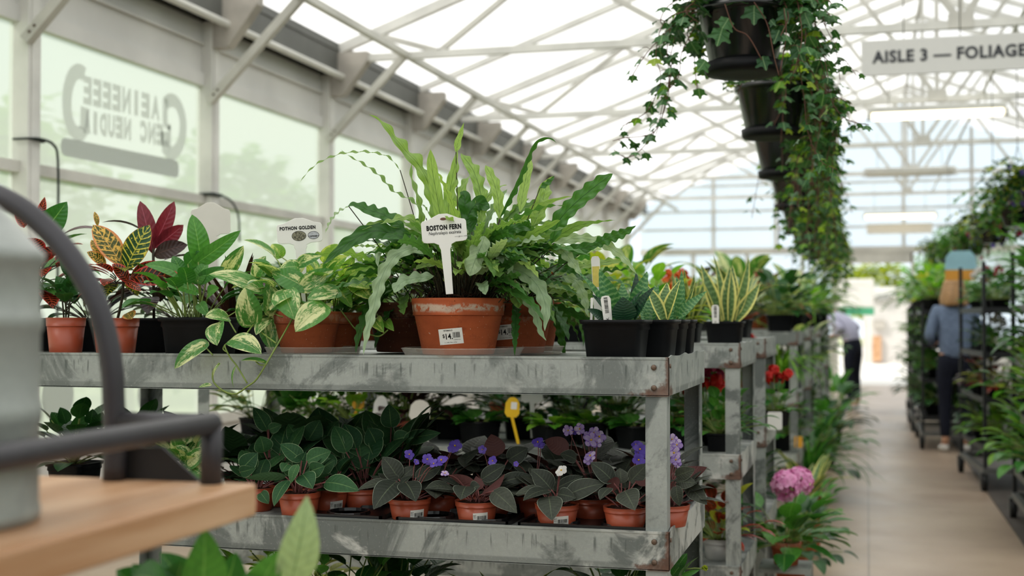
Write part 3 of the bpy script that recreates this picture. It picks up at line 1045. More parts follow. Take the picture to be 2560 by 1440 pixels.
# ------------------------------------------------------------------ lamps and the aisle sign
def lamp(x, y, z, L, on, lab):
    t = thing('ceiling_lamp', lab, 'lamp', (x, y, z))
    b = MB(); bx(b, x - L / 2, x + L / 2, y - .05, y + .05, z + .03, z + .09); b.build('housing', 'white_paint', t, smooth=False, bevel=.008)
    b = MB(); tube(b, [(x - L / 2 + .03, y, z), (x - L / 2 + .045, y, z), (x + L / 2 - .045, y, z), (x + L / 2 - .03, y, z)], [.03, .042, .042, .03], 12); b.build('tube', 'lamp' if on else 'lampoff', t)
    for s in (-1, 1):
        b = MB(); bx(b, x + s * L / 2 - .02, x + s * L / 2 + .02, y - .05, y + .05, z - .035, z + .03); b.build('end_cap', 'white_paint', t, smooth=False)
        b = MB(); tube(b, [(x + s * L * .35, y, z + .09), (x + s * L * .35, y, z + .6)], .006, 6); b.build('hanger', 'frame_paint', t)
lamp(.66, 13.15, 3.25, 1.27, True, 'lit fluorescent batten lamp nearest below the roof trusses')
lamp(.60, 19.5, 3.36, 1.27, False, 'unlit batten lamp hanging halfway down the aisle')
lamp(.585, 24.6, 3.13, 1.27, True, 'lit fluorescent lamp close to the end wall')
t = thing('hanging_sign', 'beige framed panel hanging just under the farthest lit lamp', 'sign', (.585, 24.9, 2.92))
b = MB(); bx(b, .0, 1.16, 24.88, 24.92, 2.84, 3.01); b.build('board', 'tagcream', t, smooth=False)
b = MB(); bx(b, .0, 1.16, 24.87, 24.93, 2.83, 2.85); bx(b, 0, 1.16, 24.87, 24.93, 3.0, 3.02); b.build('frame', 'white_paint', t, smooth=False)

for x in (RIDGE_X,):
    b = MB(); tube(b, [(x, 24.9, 3.02), (x, 24.9, RIDGE_Z + .0)], .006, 6); b.build('hanger', 'frame_paint', t)
sd = 9.85
A = at_y(2157, sd, 0); zt = on_y(2157, 103, sd).z; zb = on_y(2157, 192, sd).z
zc = (zt + zb) / 2
SW = 1.52
t = thing('aisle_sign', 'white hanging board reading AISLE 3 FOLIAGE', 'sign', (A.x + SW / 2, sd, zc))
b = MB(); bx(b, A.x, A.x + SW, sd - .012, sd + .012, zb, zt); b.build('board', 'sign', t, smooth=False, bevel=.003)
b = MB()
text_mb(b, 'AISLE 3 \u2014 FOLIAGE', (A.x + .085, sd - .0135, zc), Vector((1, 0, 0)), Vector((0, 0, 1)), Vector((0, -1, 0)), .12, .005, align='LEFT', spacing=1.1, fit=(P(2588, 150, 10.1).x - P(2183, 150, 10.1).x) * .871)
b.build('lettering', 'signink', t, smooth=False)
for x in (A.x + .3, A.x + .69, A.x + 1.2):
    b = MB(); tube(b, [(x, sd, zt), (x, sd + .02, CH + .3)], .004, 6); b.build('chain', 'stemdark', t)

# ------------------------------------------------------------------ outdoors
b = MB(); b.add([Vector((-60, -30, -.05)), Vector((60, -30, -.05)), Vector((60, 90, -.05)), Vector((-60, 90, -.05))], [(0, 1, 2, 3)])
struct('ground', b, M_plain('outdoor_ground', '#b9bf95', .9, 0, .2, .25, .4), label='pale ground outside the greenhouse', smooth=False)
b = MB(); bx(b, -3, 4.5, Y1 + .2, 60, -.05, -.005)
struct('road', b, M_plain('outdoor_paving', '#e6e2da', .7, 0, .3, .06, .5), label='sunlit paving outside the doorway', smooth=False)
def tree_meshes(kind, seed):
    random.seed(seed)
    b = MB()
    n = 1500
    for i in range(n):
        th = random.uniform(0, 2 * PI); ph = math.acos(random.uniform(-.7, 1))
        r = random.uniform(.55, 1) ** .5 * (.75 + .35 * noise.noise(Vector((math.cos(th) * 2, math.sin(th) * 2, ph * 2 + seed))))
        p = Vector((math.cos(th) * math.sin(ph) * 1.5, math.sin(th) * math.sin(ph) * 1.5, 1.9 + math.cos(ph) * 1.5)) * 1
        p = Vector((0, 0, 1.9)) + (p - Vector((0, 0, 1.9))) * r
        az = random.uniform(0, 2 * PI)
        sp, ns = arch(p, az, random.uniform(-.6, .8), random.uniform(-1, .2), random.uniform(.22, .34), 4)
        blade(b, sp, ns, .15, 'ovate', cols=2, fold=.2)
    random.seed(seed)
    tr = MB(); tube(tr, [(0, 0, -.05), (.03, 0, .7), (0, .04, 1.4), (.05, 0, 2.4)], [.1, .08, .06, .03], 8)
    return b, tr
protos = []
for q in range(3):
    b, tr = tree_meshes('t', 100 + q)
    t = thing('tree', 'x', 'tree', (0, 0, 0))
    b.build('crown', ['bright', 'yellowgreen', 'green'][q], t); tr.build('trunk', 'stembrown', t)
    protos.append(t)
spots = [(-10.6, 3.2, 0, 1.4, 'bright green tree outside beside the first window'), (-12.4, 7.4, 0, 1.5, 'light green tree outside behind the mirrored lettering'), (-11.4, 12.4, 1, 1.3, 'yellowish tree outside behind the second window'),
         (-13.0, 17.0, 0, 1.6, 'tall light green tree outside past the third window'), (-12.0, 23.0, 0, 1.6, 'bright green tree outside far along the left wall'), (-14.5, 33, 0, 1.3, 'big pale tree outside beyond the left corner'),
         (-6.7, 7.9, 2, .52, 'low green shrub outside under the sign window'), (-6.9, 11.2, 0, .6, 'low bright shrub outside along the left wall'), (-6.5, 14.8, 0, .5, 'small bright shrub outside farther along the left wall'),
         (3.0, 42, 0, 1.45, 'bright green tree outside to the right of the doorway'), (.2, 47, 1, 1.15, 'yellow green tree outside beyond the white shed'), (-4.4, 47, 1, 1.1, 'yellow green tree outside left of the white shed'), (8.5, 42, 0, 1.1, 'big bright tree outside at the far right'),
         (9.3, 8, 0, 1.5, 'light green tree outside the right wall'), (9.8, 17, 2, 1.6, 'green tree outside farther along the right wall')]
used = set()
for (x, y, q, s, lab) in spots:
    o = protos[q] if q not in used else copy_tree(protos[q])
    used.add(q)
    o.location = (x, y, -.05); o.scale = (s, s, s * .95); o.rotation_euler.z = x * 3 + y
    tag(o, lab, 'tree', 'trees outside')
# a white shed and a bright board beyond the doorway
SY = 38.0
q = lambda px, py: on_y(px, py, SY)
t = thing('shed', 'white shed with brown openings outside the doorway', 'shed', (q(2230, 900).x, SY, 0))
x0, x1, zt = q(2158, 745).x, q(2330, 745).x, q(2200, 742).z
b = MB(); bx(b, x0, x1, SY, SY + 2.2, -.02, zt); b.build('walls', 'petal_white', t, smooth=False)
b = MB(); bx(b, x0 - .12, x1 + .12, SY - .15, SY + 2.3, zt, zt + .28); b.build('roof', 'sign', t, smooth=False)
for (a0, a1, c0, c1, m) in ((2183, 2212, 818, 800, 'gusset'), (2181, 2203, 903, 840, 'wood'), (2192, 2222, 752, 737, 'greypot')):
    b = MB(); p0, p1 = q(a0, c0), q(a1, c1); bx(b, p0.x, p1.x, SY - .17, SY - .0, p0.z, p1.z); b.build('opening', m, t, smooth=False)
BY = 34.0
p0, p1 = on_y(2078, 768, BY), on_y(2185, 697, BY)
t = thing('signboard', 'blank bright white board with a green foot strip outside the doorway', 'sign', ((p0.x + p1.x) / 2, BY, 0))
b = MB(); bx(b, p0.x, p1.x, BY - .03, BY + .03, p0.z, p1.z); b.build('board', 'petal_white', t, smooth=False, bevel=.03)
b = MB(); bx(b, p0.x, p1.x, BY - .03, BY + .03, p0.z - .2, p0.z - .01); b.build('foot_strip', M_plain('strip_green', '#3d8f6a', .5), t, smooth=False)
for x in (p0.x + .1, p1.x - .1):
    b = MB(); bx(b, x - .02, x + .02, BY - .02, BY + .02, -.02, p0.z); b.build('leg', 'white_paint', t, smooth=False)
# ------------------------------------------------------------------ galvanised benches
LIP = [1.194, .819, .444]
FL = .082
def bench(xl, xr, y0, y1, lab, bolts=False):
    t = thing('bench', lab, 'bench', ((xl + xr) / 2, (y0 + y1) / 2, 0), 'galvanised plant benches')
    for z in LIP:
        b = MB()
        e = .0025
        bx(b, xl + e, xr - e, y0 + e, y1 - e, z - .008, z - .004)
        nx = 60
        # folded rims with a small return at the foot
        for (p, q, ax) in ((y0, y0, 'f'), (y1, y1, 'r')):
            bx(b, xl, xr, p - .0015, p + .0015, z - FL, z)
            s = 1 if ax == 'f' else -1
            bx(b, xl, xr, p - .0015, p + s * .016, z - FL - .0015, z - FL + .0015)
            bx(b, xl, xr, p - .003, p + .003, z - .004, z + .0012)
        for (p, s) in ((xl, 1), (xr, -1)):
            m = 14
            vs, fs = [], []
            for i in range(m + 1):
                y = y0 + (y1 - y0) * i / m
                wob = .005 * math.sin(i * 1.35) * (1 if 0 < i < m else 0)
                for dx in (-.0015, .0015):
                    vs += [Vector((p + dx, y, z - FL)), Vector((p + dx, y, z + max(0, wob)))]
            for i in range(m):
                a = i * 4
                fs += [(a, a + 1, a + 5, a + 4), (a + 2, a + 6, a + 7, a + 3), (a + 1, a + 3, a + 7, a + 5), (a, a + 4, a + 6, a + 2)]
            b.add(vs, fs)
            bx(b, p - .0015, p + s * .016, y0, y1, z - FL - .0015, z - FL + .0015)
        sh = b.build('shelf_tray', 'galv_worn' if bolts and z == LIP[1] else 'galv', t, smooth=False, origin=(xr, y0, z))
        if bolts:
            for (dx, dz) in ((-.031, -.021), (-.031, -.065)):
                c = MB(); tube(c, [(xr + dx, y0 - .001, z + dz), (xr + dx, y0 - .005, z + dz), (xr + dx, y0 - .0065, z + dz)], [.0062, .0062, .003], 10)
                c.build('bolt', 'bolt', sh)
            for (dy, dz) in ((.012, -.018),):
                c = MB(); tube(c, [(xr + .001, y0 + dy, z + dz), (xr + .004, y0 + dy, z + dz)], .005, 8)
                c.build('bolt', 'bolt', sh)
    for (px_, sx) in ((xl + .004, 1), (xr - .004, -1)):
        for (py_, sy) in ((y0 + .004, 1), (y1 - .004, -1)):
            b = MB()
            wv = .047
            bx(b, px_, px_ + sx * wv, py_, py_ + sy * .004, 0, LIP[0] - .01)
            bx(b, px_, px_ + sx * .004, py_ + sy * .004, py_ + sy * wv, 0, LIP[0] - .01)
            b.build('post', 'galv2', t, smooth=False, origin=(px_, py_, 0), bevel=.001)
    return t
BX = -.414
BEN = [(2.79, 3.42), (4.43, 5.06), (5.56, 6.19), (8.2, 8.83), (10.1, 10.75), (12.2, 12.85), (14.6, 15.2)]
labs = ['near galvanised steel bench carrying the fern and violets', 'galvanised steel bench just behind the near bench', 'third galvanised steel bench from the camera',
        'fourth galvanised steel bench, half hidden by aisle plants', 'fifth galvanised bench down the aisle', 'sixth galvanised bench down the aisle', 'farthest galvanised bench near the end wall']
for (y0, y1), lab, i in zip(BEN, labs, range(9)):
    bench(-2.05 if i == 0 else -2.45, BX, y0, y1, lab, i < 3)
Z1, Z2, Z3 = [z - .004 for z in LIP]

# ------------------------------------------------------------------ near plants on the top tray
def spot(px, d, z):
    """point on the plane z seen at column px, at camera distance d"""
    p = P(px, 795, d)
    return Vector((p.x, p.y, z))
def plant(name, lab, cat, c, group=None):
    return thing(name, lab, cat, c, group)
def saucer(c, r, lab, sides=0, mat='clear', z=0):
    t = MB()
    lathe(t, c, [(r * .86, 0.0005), (r * .93, .001), (r * 1.0, .019), (r * 1.012, .0195), (r * .985, .021), (r * .92, .004), (0, .0035)], sides or 44)
    o = t.build('saucer', mat, None, smooth=not sides)
    return tag(o, lab, 'saucer')

def frond(mb, pts, wpx, dep, d1=0.0, roll=0.0, prof='strap', rip=.5, ripn=7, rnd=None, n=64, stem_from=None, stems=None, fold=.1):
    """frond traced through pixels; distance runs from dep to dep+d1; base hidden in the crown"""
    m = len(pts)
    P3 = [P(x, y, dep + d1 * (i / (m - 1)) ** 1.2) for i, (x, y) in enumerate(pts)]
    if stem_from is not None:
        tube(stems, cr([stem_from, stem_from.lerp(P3[0], .5) + Vector((0, 0, .01)), P3[0]], 6), .0012, 5)
    sp = cr(P3, n)
    ns = []
    for i, p in enumerate(sp):
        tg = (sp[min(i + 1, n - 1)] - sp[max(i - 1, 0)]).normalized()
        v = (CAM - p).normalized() + Vector((0, 0, .45))
        v = (v - tg * v.dot(tg)).normalized()
        ns.append(Matrix.Rotation(roll, 3, tg) @ v)
    blade(mb, sp, ns, wpx * dep / FPX, prof, 4, fold, rip, ripn, rnd)

def rand_fronds(mb, c, n, seed, Lr=(.12, .3), wr=(.018, .032), er=(-.1, 1.35), rad=.05, azr=(0, 2 * PI), stems=None, droop=(.3, 1.5), z0=0.0):
    rr = random.Random(seed)
    for i in range(n):
        az = rr.uniform(*azr)
        el = rr.uniform(*er)
        L = rr.uniform(*Lr)
        st = rr.uniform(.05, .14)
        base = Vector(c) + Vector((math.cos(az) * rad * rr.random(), math.sin(az) * rad * rr.random(), z0))
        e0 = min(1.5, el + .5)
        sp, _ = arch(base, az, e0, el, st, 6)
        if stems is not None:
            tube(stems, sp, .0011, 5)
        sp2, ns = arch(sp[-1], az + rr.uniform(-.3, .3), el, el - rr.uniform(*droop), L, 34)
        rl = rr.uniform(-.7, .7)
        ns = [Matrix.Rotation(rl, 3, Vector((math.cos(az), math.sin(az), 0))) @ q for q in ns]
        blade(mb, sp2, ns, rr.uniform(*wr), rr.choice(['strap', 'blunt', 'strap']), 4, .12, rr.uniform(.3, .6), int(L * 30) + 2, rr.random(), ph=rr.random() * 6, twist=rr.uniform(-.8, .8))

# --- boston fern, the main pot
FD = D(1146, .127)
c0 = spot(1146, FD, Z1 + .005)
root = plant('potted_fern', 'large wavy-leaved fern in worn terracotta pot marked BOSTON FERN', 'potted plant', c0)
PR, PH = .1105, .131
pot_clay(root, c0, PR, PH, 'terra')
saucer(spot(1158, FD, Z1), .147, 'clear plastic saucer under the main fern pot at the bench lip', 12)
ang = math.atan2(CAM.y - c0.y, CAM.x - c0.x)
def body_r(z):
    return .745 * PR + (PR * .93 - .745 * PR) * max(0, min(1, z / (PH * .68))) + .0006
def price_label(root, c, z, da, tilt=.09):
    b = MB()
    at = curved_label(b, c, body_r, ang + da, z, .056, .036, tilt)
    lb = b.build('price_label', 'tag', root)
    lb['label'] = 'white price sticker reading $14'
    b = MB()
    wrap_text(b, '14', at, -.0065, -.0005, .0185, .0003, fit=.0125)
    wrap_text(b, '$', at, -.0165, .0015, .0115, .0001)
    wrap_text(b, '.', at, .0032, -.0005, .0185, .0003)
    wrap_text(b, 'TETRMAN.D', at, -.005, .0135, .0044, .0001, fit=.022)
    wrap_text(b, 'ACERTD O.A.', at, .014, -.0085, .0034, fit=.016)
    wrap_text(b, '1.1 wltu Aus. otrlg -', at, -.001, -.0135, .0036, fit=.03)
    wrap_bars(b, at, .0135, .0025, .0165, .0125, 9, 3)
    b.build('print', 'ink', lb, smooth=False)
price_label(root, c0, .043, -.19)
fz = c0 + Vector((0, 0, PH * .92))
A_, B_, C_, S_, D_ = MB(), MB(), MB(), MB(), MB()
sf = lambda dx, dy: fz + Vector((dx, dy, 0))
d = FD
# traced fronds: (points, width px, d0, d1, roll, profile, ripple, n ripples, rnd)
bright = [
    ([(1112, 640), (1085, 505), (1055, 425), (1010, 372), (972, 325), (950, 300), (922, 286)], 29, d, -.02, .1, 'strap', .9, 8, .7),
    ([(1118, 640), (1105, 560), (1092, 490), (1080, 420), (1076, 373)], 27, d - .05, -.02, 0, 'blunt', .1, 4, .92),
    ([(1120, 600), (1122, 500), (1136, 420), (1143, 372)], 30, d, 0, .4, 'strap', .35, 6, .85),
    ([(1140, 380), (1146, 352), (1151, 335), (1160, 306)], 16, d, 0, .2, 'lance', .3, 2, .95),
    ([(1205, 560), (1202, 490), (1185, 430), (1152, 383)], 30, d, .05, .3, 'blunt', .4, 6, .75),
    ([(1250, 550), (1244, 490), (1230, 445), (1214, 413)], 25, d, .03, .2, 'blunt', .35, 4, .95),
    ([(1300, 530), (1308, 480), (1318, 430), (1326, 394)], 22, d, .05, .1, 'blunt', .15, 3, .95),
    ([(1060, 600), (1046, 500), (1028, 440), (1030, 405)], 20, d + .03, .05, .9, 'strap', .4, 5, .6),
    ([(1065, 545), (1035, 505), (985, 478), (950, 440), (905, 408), (872, 390), (852, 374)], 15, d, -.06, .8, 'strap', .6, 9, .45),
    ([(1000, 425), (970, 392), (920, 380), (880, 381), (850, 385), (800, 405), (768, 432), (747, 460)], 12, d + .02, -.05, .9, 'strap', .6, 10, .55),
    ([(1340, 600), (1395, 588), (1440, 566), (1492, 553)], 24, d + .02, -.05, .5, 'strap', .25, 5, .5),
    ([(1290, 555), (1340, 525), (1355, 470), (1382, 440)], 22, d + .06, .05, .7, 'strap', .5, 5, .85),
    ([(1330, 570), (1352, 520), (1362, 480), (1370, 455)], 30, d + .08, .05, .4, 'blunt', .3, 4, .8),
    ([(1240, 590), (1290, 560), (1350, 515), (1405, 495), (1432, 491)], 20, d + .03, .02, .6, 'lance', .4, 6, .85),
    ([(1270, 560), (1310, 545), (1330, 520), (1342, 505)], 24, d, 0, .9, 'strap', .5, 4, .8),
    ([(1195, 560), (1215, 500), (1240, 470), (1268, 462)], 24, d + .05, .03, -.5, 'strap', .5, 4, .8),
    ([(1160, 560), (1150, 500), (1162, 455), (1175, 440)], 26, d + .06, .05, -.4, 'strap', .4, 5, .7),
    ([(1015, 600), (960, 565), (930, 562), (905, 575)], 24, d - .03, -.04, .3, 'strap', .3, 4, .6),
    ([(1060, 575), (1020, 545), (985, 550), (950, 560)], 22, d - .04, -.05, .5, 'strap', .5, 4, .65),
    ([(1225, 640), (1275, 610), (1330, 597), (1362, 604)], 24, d - .06, -.05, .4, 'strap', .45, 5, .6),
    ([(1255, 660), (1310, 630), (1370, 618), (1400, 640)], 22, d - .06, -.05, .6, 'strap', .45, 5, .5),
]
dark = [
    ([(1250, 545), (1290, 470), (1322, 395), (1338, 362), (1356, 348), (1378, 347), (1392, 358)], 14, d, -.05, .9, 'strap', .5, 9, .6),
    ([(1378, 610), (1398, 552), (1438, 508), (1488, 466), (1532, 434)], 36, d - .03, -.06, .15, 'blunt', .28, 7, .9),
    ([(1395, 660), (1425, 632), (1470, 618), (1500, 612)], 30, d - .05, -.05, .4, 'strap', .25, 4, .5),
    ([(1480, 614), (1520, 596), (1558, 582), (1590, 564)], 24, d - .08, -.03, .5, 'strap', .5, 6, .7),
    ([(1012, 572), (965, 540), (922, 525), (888, 512), (868, 516)], 32, d - .04, -.05, .2, 'strap', .35, 6, .5),
    ([(1065, 622), (995, 590), (932, 578), (870, 608), (806, 662)], 36, d - .04, -.05, -.2, 'strap', .3, 6, .3),
    ([(1060, 640), (1020, 600), (985, 590), (950, 600)], 30, d - .05, -.05, .3, 'strap', .3, 4, .3),
    ([(1180, 580), (1165, 520), (1160, 490), (1150, 480)], 34, d + .02, 0, .2, 'blunt', .2, 3, .3),
    ([(1165, 560), (1175, 530), (1195, 510), (1225, 520)], 34, d, 0, .3, 'blunt', .4, 3, .4),
    ([(1200, 620), (1250, 590), (1290, 570), (1330, 575)], 28, d - .06, -.05, .4, 'strap', .4, 5, .4),
    ([(1215, 680), (1250, 645), (1300, 628), (1345, 640)], 28, d - .07, -.05, .5, 'strap', .4, 5, .3),
    ([(1180, 660), (1200, 620), (1225, 600), (1262, 600)], 26, d - .07, -.03, .5, 'strap', .4, 4, .35),
    ([(1390, 780), (1400, 828), (1406, 860), (1412, 892)], 20, d + .3, 0, .2, 'strap', .4, 5, .5),
    ([(1350, 470), (1372, 455), (1386, 440)], 12, d, 0, .3, 'strap', .5, 3, .6),
]
pale = [
    ([(1085, 640), (1035, 622), (988, 640), (955, 692), (936, 760), (918, 830), (908, 888)], 28, d - .06, -.12, 0, 'strap', .5, 9, .5),
    ([(1212, 590), (1204, 612), (1188, 650), (1174, 690)], 40, d - .12, -.04, .1, 'blunt', .25, 3, .8),
    ([(1245, 672), (1300, 678), (1342, 712), (1364, 765), (1362, 828)], 34, d - .1, -.07, .1, 'strap', .4, 6, .35),
    ([(1268, 690), (1305, 735), (1335, 778), (1352, 830), (1366, 852)], 20, d - .06, -.08, .2, 'strap', .5, 7, .4),
    ([(1385, 608), (1445, 596), (1500, 605), (1540, 628), (1568, 655), (1592, 686)], 22, d - .05, -.05, .3, 'strap', .5, 8, .8),
    ([(1390, 615), (1410, 630), (1435, 660), (1455, 690)], 22, d - .08, -.05, .3, 'strap', .5, 4, .7),
    ([(1405, 690), (1440, 705), (1462, 750), (1470, 792)], 22, d, -.05, .3, 'strap', .5, 5, .6),
    ([(1085, 690), (1040, 695), (1005, 705), (985, 732)], 28, d - .08, -.05, .2, 'blunt', .4, 4, .3),
    ([(1000, 665), (960, 625), (945, 640), (945, 668)], 18, d - .05, -.05, .4, 'strap', .4, 4, .5),
    ([(872, 516), (848, 528), (828, 550), (812, 585)], 9, d - .09, -.02, .7, 'strap', .8, 6, .7),
    ([(1240, 640), (1262, 655), (1275, 672), (1268, 690)], 22, d - .12, -.03, .2, 'ovate', .3, 2, .6),
]
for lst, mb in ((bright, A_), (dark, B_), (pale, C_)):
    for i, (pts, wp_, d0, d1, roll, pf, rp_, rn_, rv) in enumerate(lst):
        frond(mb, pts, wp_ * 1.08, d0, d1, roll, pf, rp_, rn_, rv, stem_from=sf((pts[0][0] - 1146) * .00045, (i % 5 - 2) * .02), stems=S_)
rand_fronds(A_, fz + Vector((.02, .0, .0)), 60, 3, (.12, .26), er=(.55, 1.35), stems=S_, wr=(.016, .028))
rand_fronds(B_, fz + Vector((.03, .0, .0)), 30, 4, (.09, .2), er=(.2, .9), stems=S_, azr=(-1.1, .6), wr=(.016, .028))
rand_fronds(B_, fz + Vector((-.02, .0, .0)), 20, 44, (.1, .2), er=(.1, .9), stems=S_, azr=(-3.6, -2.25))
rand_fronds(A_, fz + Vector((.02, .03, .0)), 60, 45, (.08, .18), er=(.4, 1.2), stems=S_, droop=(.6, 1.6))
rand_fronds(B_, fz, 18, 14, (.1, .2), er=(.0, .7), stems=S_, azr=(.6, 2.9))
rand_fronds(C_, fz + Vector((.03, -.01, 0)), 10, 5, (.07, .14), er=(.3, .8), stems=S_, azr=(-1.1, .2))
rr = random.Random(11)
for i in range(70):
    a = rr.uniform(0, 2 * PI); r = rr.uniform(.02, .085)
    tube(S_, cr([fz + Vector((math.cos(a) * r, math.sin(a) * r * .8, -.002)), fz + Vector((math.cos(a) * r * 1.15, math.sin(a) * r, .05)), fz + Vector((math.cos(a) * r * 1.6, math.sin(a) * r * 1.4, rr.uniform(.08, .14)))], 6), .0011, 5)
for i in range(240):   # fibrous crown above the soil
    a = rr.uniform(0, 2 * PI); r = rr.uniform(.0, .09)
    p = fz + Vector((math.cos(a) * r, math.sin(a) * r, -.004))
    tube(D_, cr([p, p + Vector((rr.uniform(-.015, .015), rr.uniform(-.015, .015), rr.uniform(.005, .02))), p + Vector((rr.uniform(-.03, .03), rr.uniform(-.03, .03), rr.uniform(.0, .04)))], 5), rr.uniform(.0006, .0016), 4, cap=False)
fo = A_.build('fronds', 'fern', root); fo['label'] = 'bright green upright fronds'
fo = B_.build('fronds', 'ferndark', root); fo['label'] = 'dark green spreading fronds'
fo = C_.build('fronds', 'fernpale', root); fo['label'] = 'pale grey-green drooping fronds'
S_.build('stalks', 'stemdark', root)
D_.build('root_crown', 'soil', root)

# --- the other fern pots behind
def back_fern(px, dd, r, h, lab, mat, seed, n=46, label=False, z=.004):
    c = spot(px, dd, Z1 + z)
    t = plant('potted_fern', lab, 'potted plant', c, 'fern pots on the near bench')
    pot_clay(t, c, r, h, mat)
    a, s_, k_ = MB(), MB(), MB()
    q = c + Vector((0, 0, h * .92))
    rand_fronds(a, q, n // 2, seed, (.1, .24), er=(-.1, .8), stems=s_, azr=(-2.4, 1.0))
    rand_fronds(k_, q, n // 2, seed + 1, (.1, .24), er=(-.3, .9), stems=s_, azr=(-2.6, 1.2))
    a.build('fronds', 'fern', t); k_.build('fronds', 'ferndark', t)
    s_.build('stalks', 'stemdark', t)
    return t, c
t2, c2 = back_fern(1277, D(1279, .33), .108, .13, 'fern in terracotta pot with sticker right behind the main fern', 'terra2', 21)
_pr = (PR, PH); PR, PH = .108, .13
ang = math.atan2(CAM.y - c2.y, CAM.x - c2.x)
price_label(t2, c2, .052, -.13)
PR, PH = _pr
saucer(at_y(1300, 2.79 + .33, Z1), .112, 'clear plastic saucer under the sticker-marked pot behind', 14)
back_fern(1306, D(1312, .53), .104, .127, 'fern in terracotta pot rearmost behind the main fern', 'terra2', 31, 40)
back_fern(1018, D(1018, .35), .102, .125, 'small-leaved fern in dark brown clay pot left of the main fern', 'terra3', 41, 36)

# --- plastic name tags
def tag_outline(w_, h_):
    """board outline with a humped top, sloping shoulders and a stem socket"""
    pts = []
    top = [(-w_ * .5, h_ * .22), (-w_ * .47, h_ * .29), (-w_ * .34, h_ * .33), (-w_ * .2, h_ * .43), (-w_ * .09, h_ * .5), (w_ * .09, h_ * .5), (w_ * .2, h_ * .43), (w_ * .34, h_ * .33), (w_ * .47, h_ * .29), (w_ * .5, h_ * .22)]
    bot = [(w_ * .5, -h_ * .33), (w_ * .465, -h_ * .40), (w_ * .4, -h_ * .42), (w_ * .24, -h_ * .43), (w_ * .14, -h_ * .5)]
    return [Vector(p).to_2d() for p in [Vector((x, y, 0)) for x, y in top]], bot
def name_tag(lab, cx, cy, wpx, hpx, d, foot, rot=0.0, mat='tag', stem_w=.2, lines=(), extra=None, group='plastic name tags', slot=False, foot_d=None):
    s = d / FPX
    w_, h_ = wpx * s, hpx * s
    c = P(cx, cy, d)
    ft = P(foot[0], foot[1], foot_d or d)
    n = (CAM - c).normalized(); n.z = .08; n.normalize()
    u = Vector((0, 0, 1)).cross(n).normalized()
    u = Matrix.Rotation(rot, 3, n) @ u
    v = n.cross(u).normalized()
    t = thing('plant_tag', lab, 'plant tag', c, group)
    top, bot = tag_outline(w_, h_)
    sw = w_ * stem_w / 2
    fl = ft - c
    fx, fy = fl.dot(u), fl.dot(v)
    poly = [(p.x, p.y) for p in top] + bot + [(sw * 1.35, -h_ * .56), (sw * 1.05, -h_ * .66), (fx + sw * .8, fy), (fx - sw * .8, fy), (-sw * 1.05, -h_ * .66), (-sw * 1.35, -h_ * .56)] + [(-x, y) for x, y in reversed(bot)]
    poly = poly[::-1]
    b = MB()
    prism(b, poly, c, u, v, n, .0022)
    b.build('board', mat, t, smooth=False, bevel=.0008)
    b = MB()
    for (s_, x, y, size, bold, shear, ft_) in lines:
        text_mb(b, s_, c + u * (x * w_) + v * (y * h_) + n * .0013, u, v, n, size * h_, bold * h_, shear=shear, fit=ft_ * w_, spacing=1.14 if bold else 1.0)
    if lines:
        b.build('lettering', 'ink', t, smooth=False)
    if slot:
        b = MB(); prism(b, [(math.cos(i / 12 * PI) * w_ * .07, math.sin(i / 12 * PI) * h_ * .045) for i in range(24)], c + v * (h_ * .33) + n * .0012, u, v, n, .0006)
        b.build('slot', 'stembrown', t, smooth=False)
    if extra:
        extra(t, c, u, v, n, w_, h_)
    return t
def fern_extra(t, c, u, v, n, w_, h_):
    b = MB()
    text_mb(b, '\u2014.a~- ~n', c + u * (w_ * .36) - v * (h_ * .26) + n * .0013, u, v, n, h_ * .1, 0)
    b.build('small_print', 'inkgrey', t, smooth=False)
name_tag('white tag lettered BOSTON FERN standing in the main fern pot', 1110, 573, 113, 78, 2.915, (1124, 737), R_(4.5), lines=(('BOSTON FERN', .0, .05, .21, .012, 0, .77), ('Nephrolepis exalrata', .01, -.12, .15, .0, .12, .71)), extra=fern_extra, slot=True)
def pothos_extra(t, c, u, v, n, w_, h_):
    for (x, r, m, nm) in ((-.02, .155, 'photo', 'picture'), (.30, .12, 'seal', 'seal')):
        b = MB()
        prism(b, [(math.cos(i / 16 * PI) * w_ * r, math.sin(i / 16 * PI) * h_ * r * 1.15) for i in range(32)], c + u * (x * w_) + v * (-.16 * h_) + n * .0012, u, v, n, .0008)
        b.build(nm, m, t, smooth=False)
        b = MB()
        pts = [c + u * (x * w_ + math.cos(i / 12 * PI) * w_ * r) + v * (-.16 * h_ + math.sin(i / 12 * PI) * h_ * r * 1.15) + n * .0014 for i in range(25)]
        tube(b, pts, .0006, 4)
        if nm == 'seal':
            text_mb(b, '~umce~', c + u * (x * w_) + v * (-.19 * h_) + n * .0016, u, v, n, h_ * .11, .0002)
        b.build('ring', 'ink', t, smooth=False)
name_tag('white tag lettered POTHON GOLDEN with two small round prints', 749, 579, 112, 68, D(755, .17), (757, 775), R_(4), lines=(('POTHON GOLDEN', -.04, .13, .17, .009, 0, .79),), extra=pothos_extra, stem_w=.22)
name_tag('blank cream tag standing tall among the left green plants', 527, 549, 96, 86, D(527, .3), (532, 880), R_(1), 'tagcream', .3)
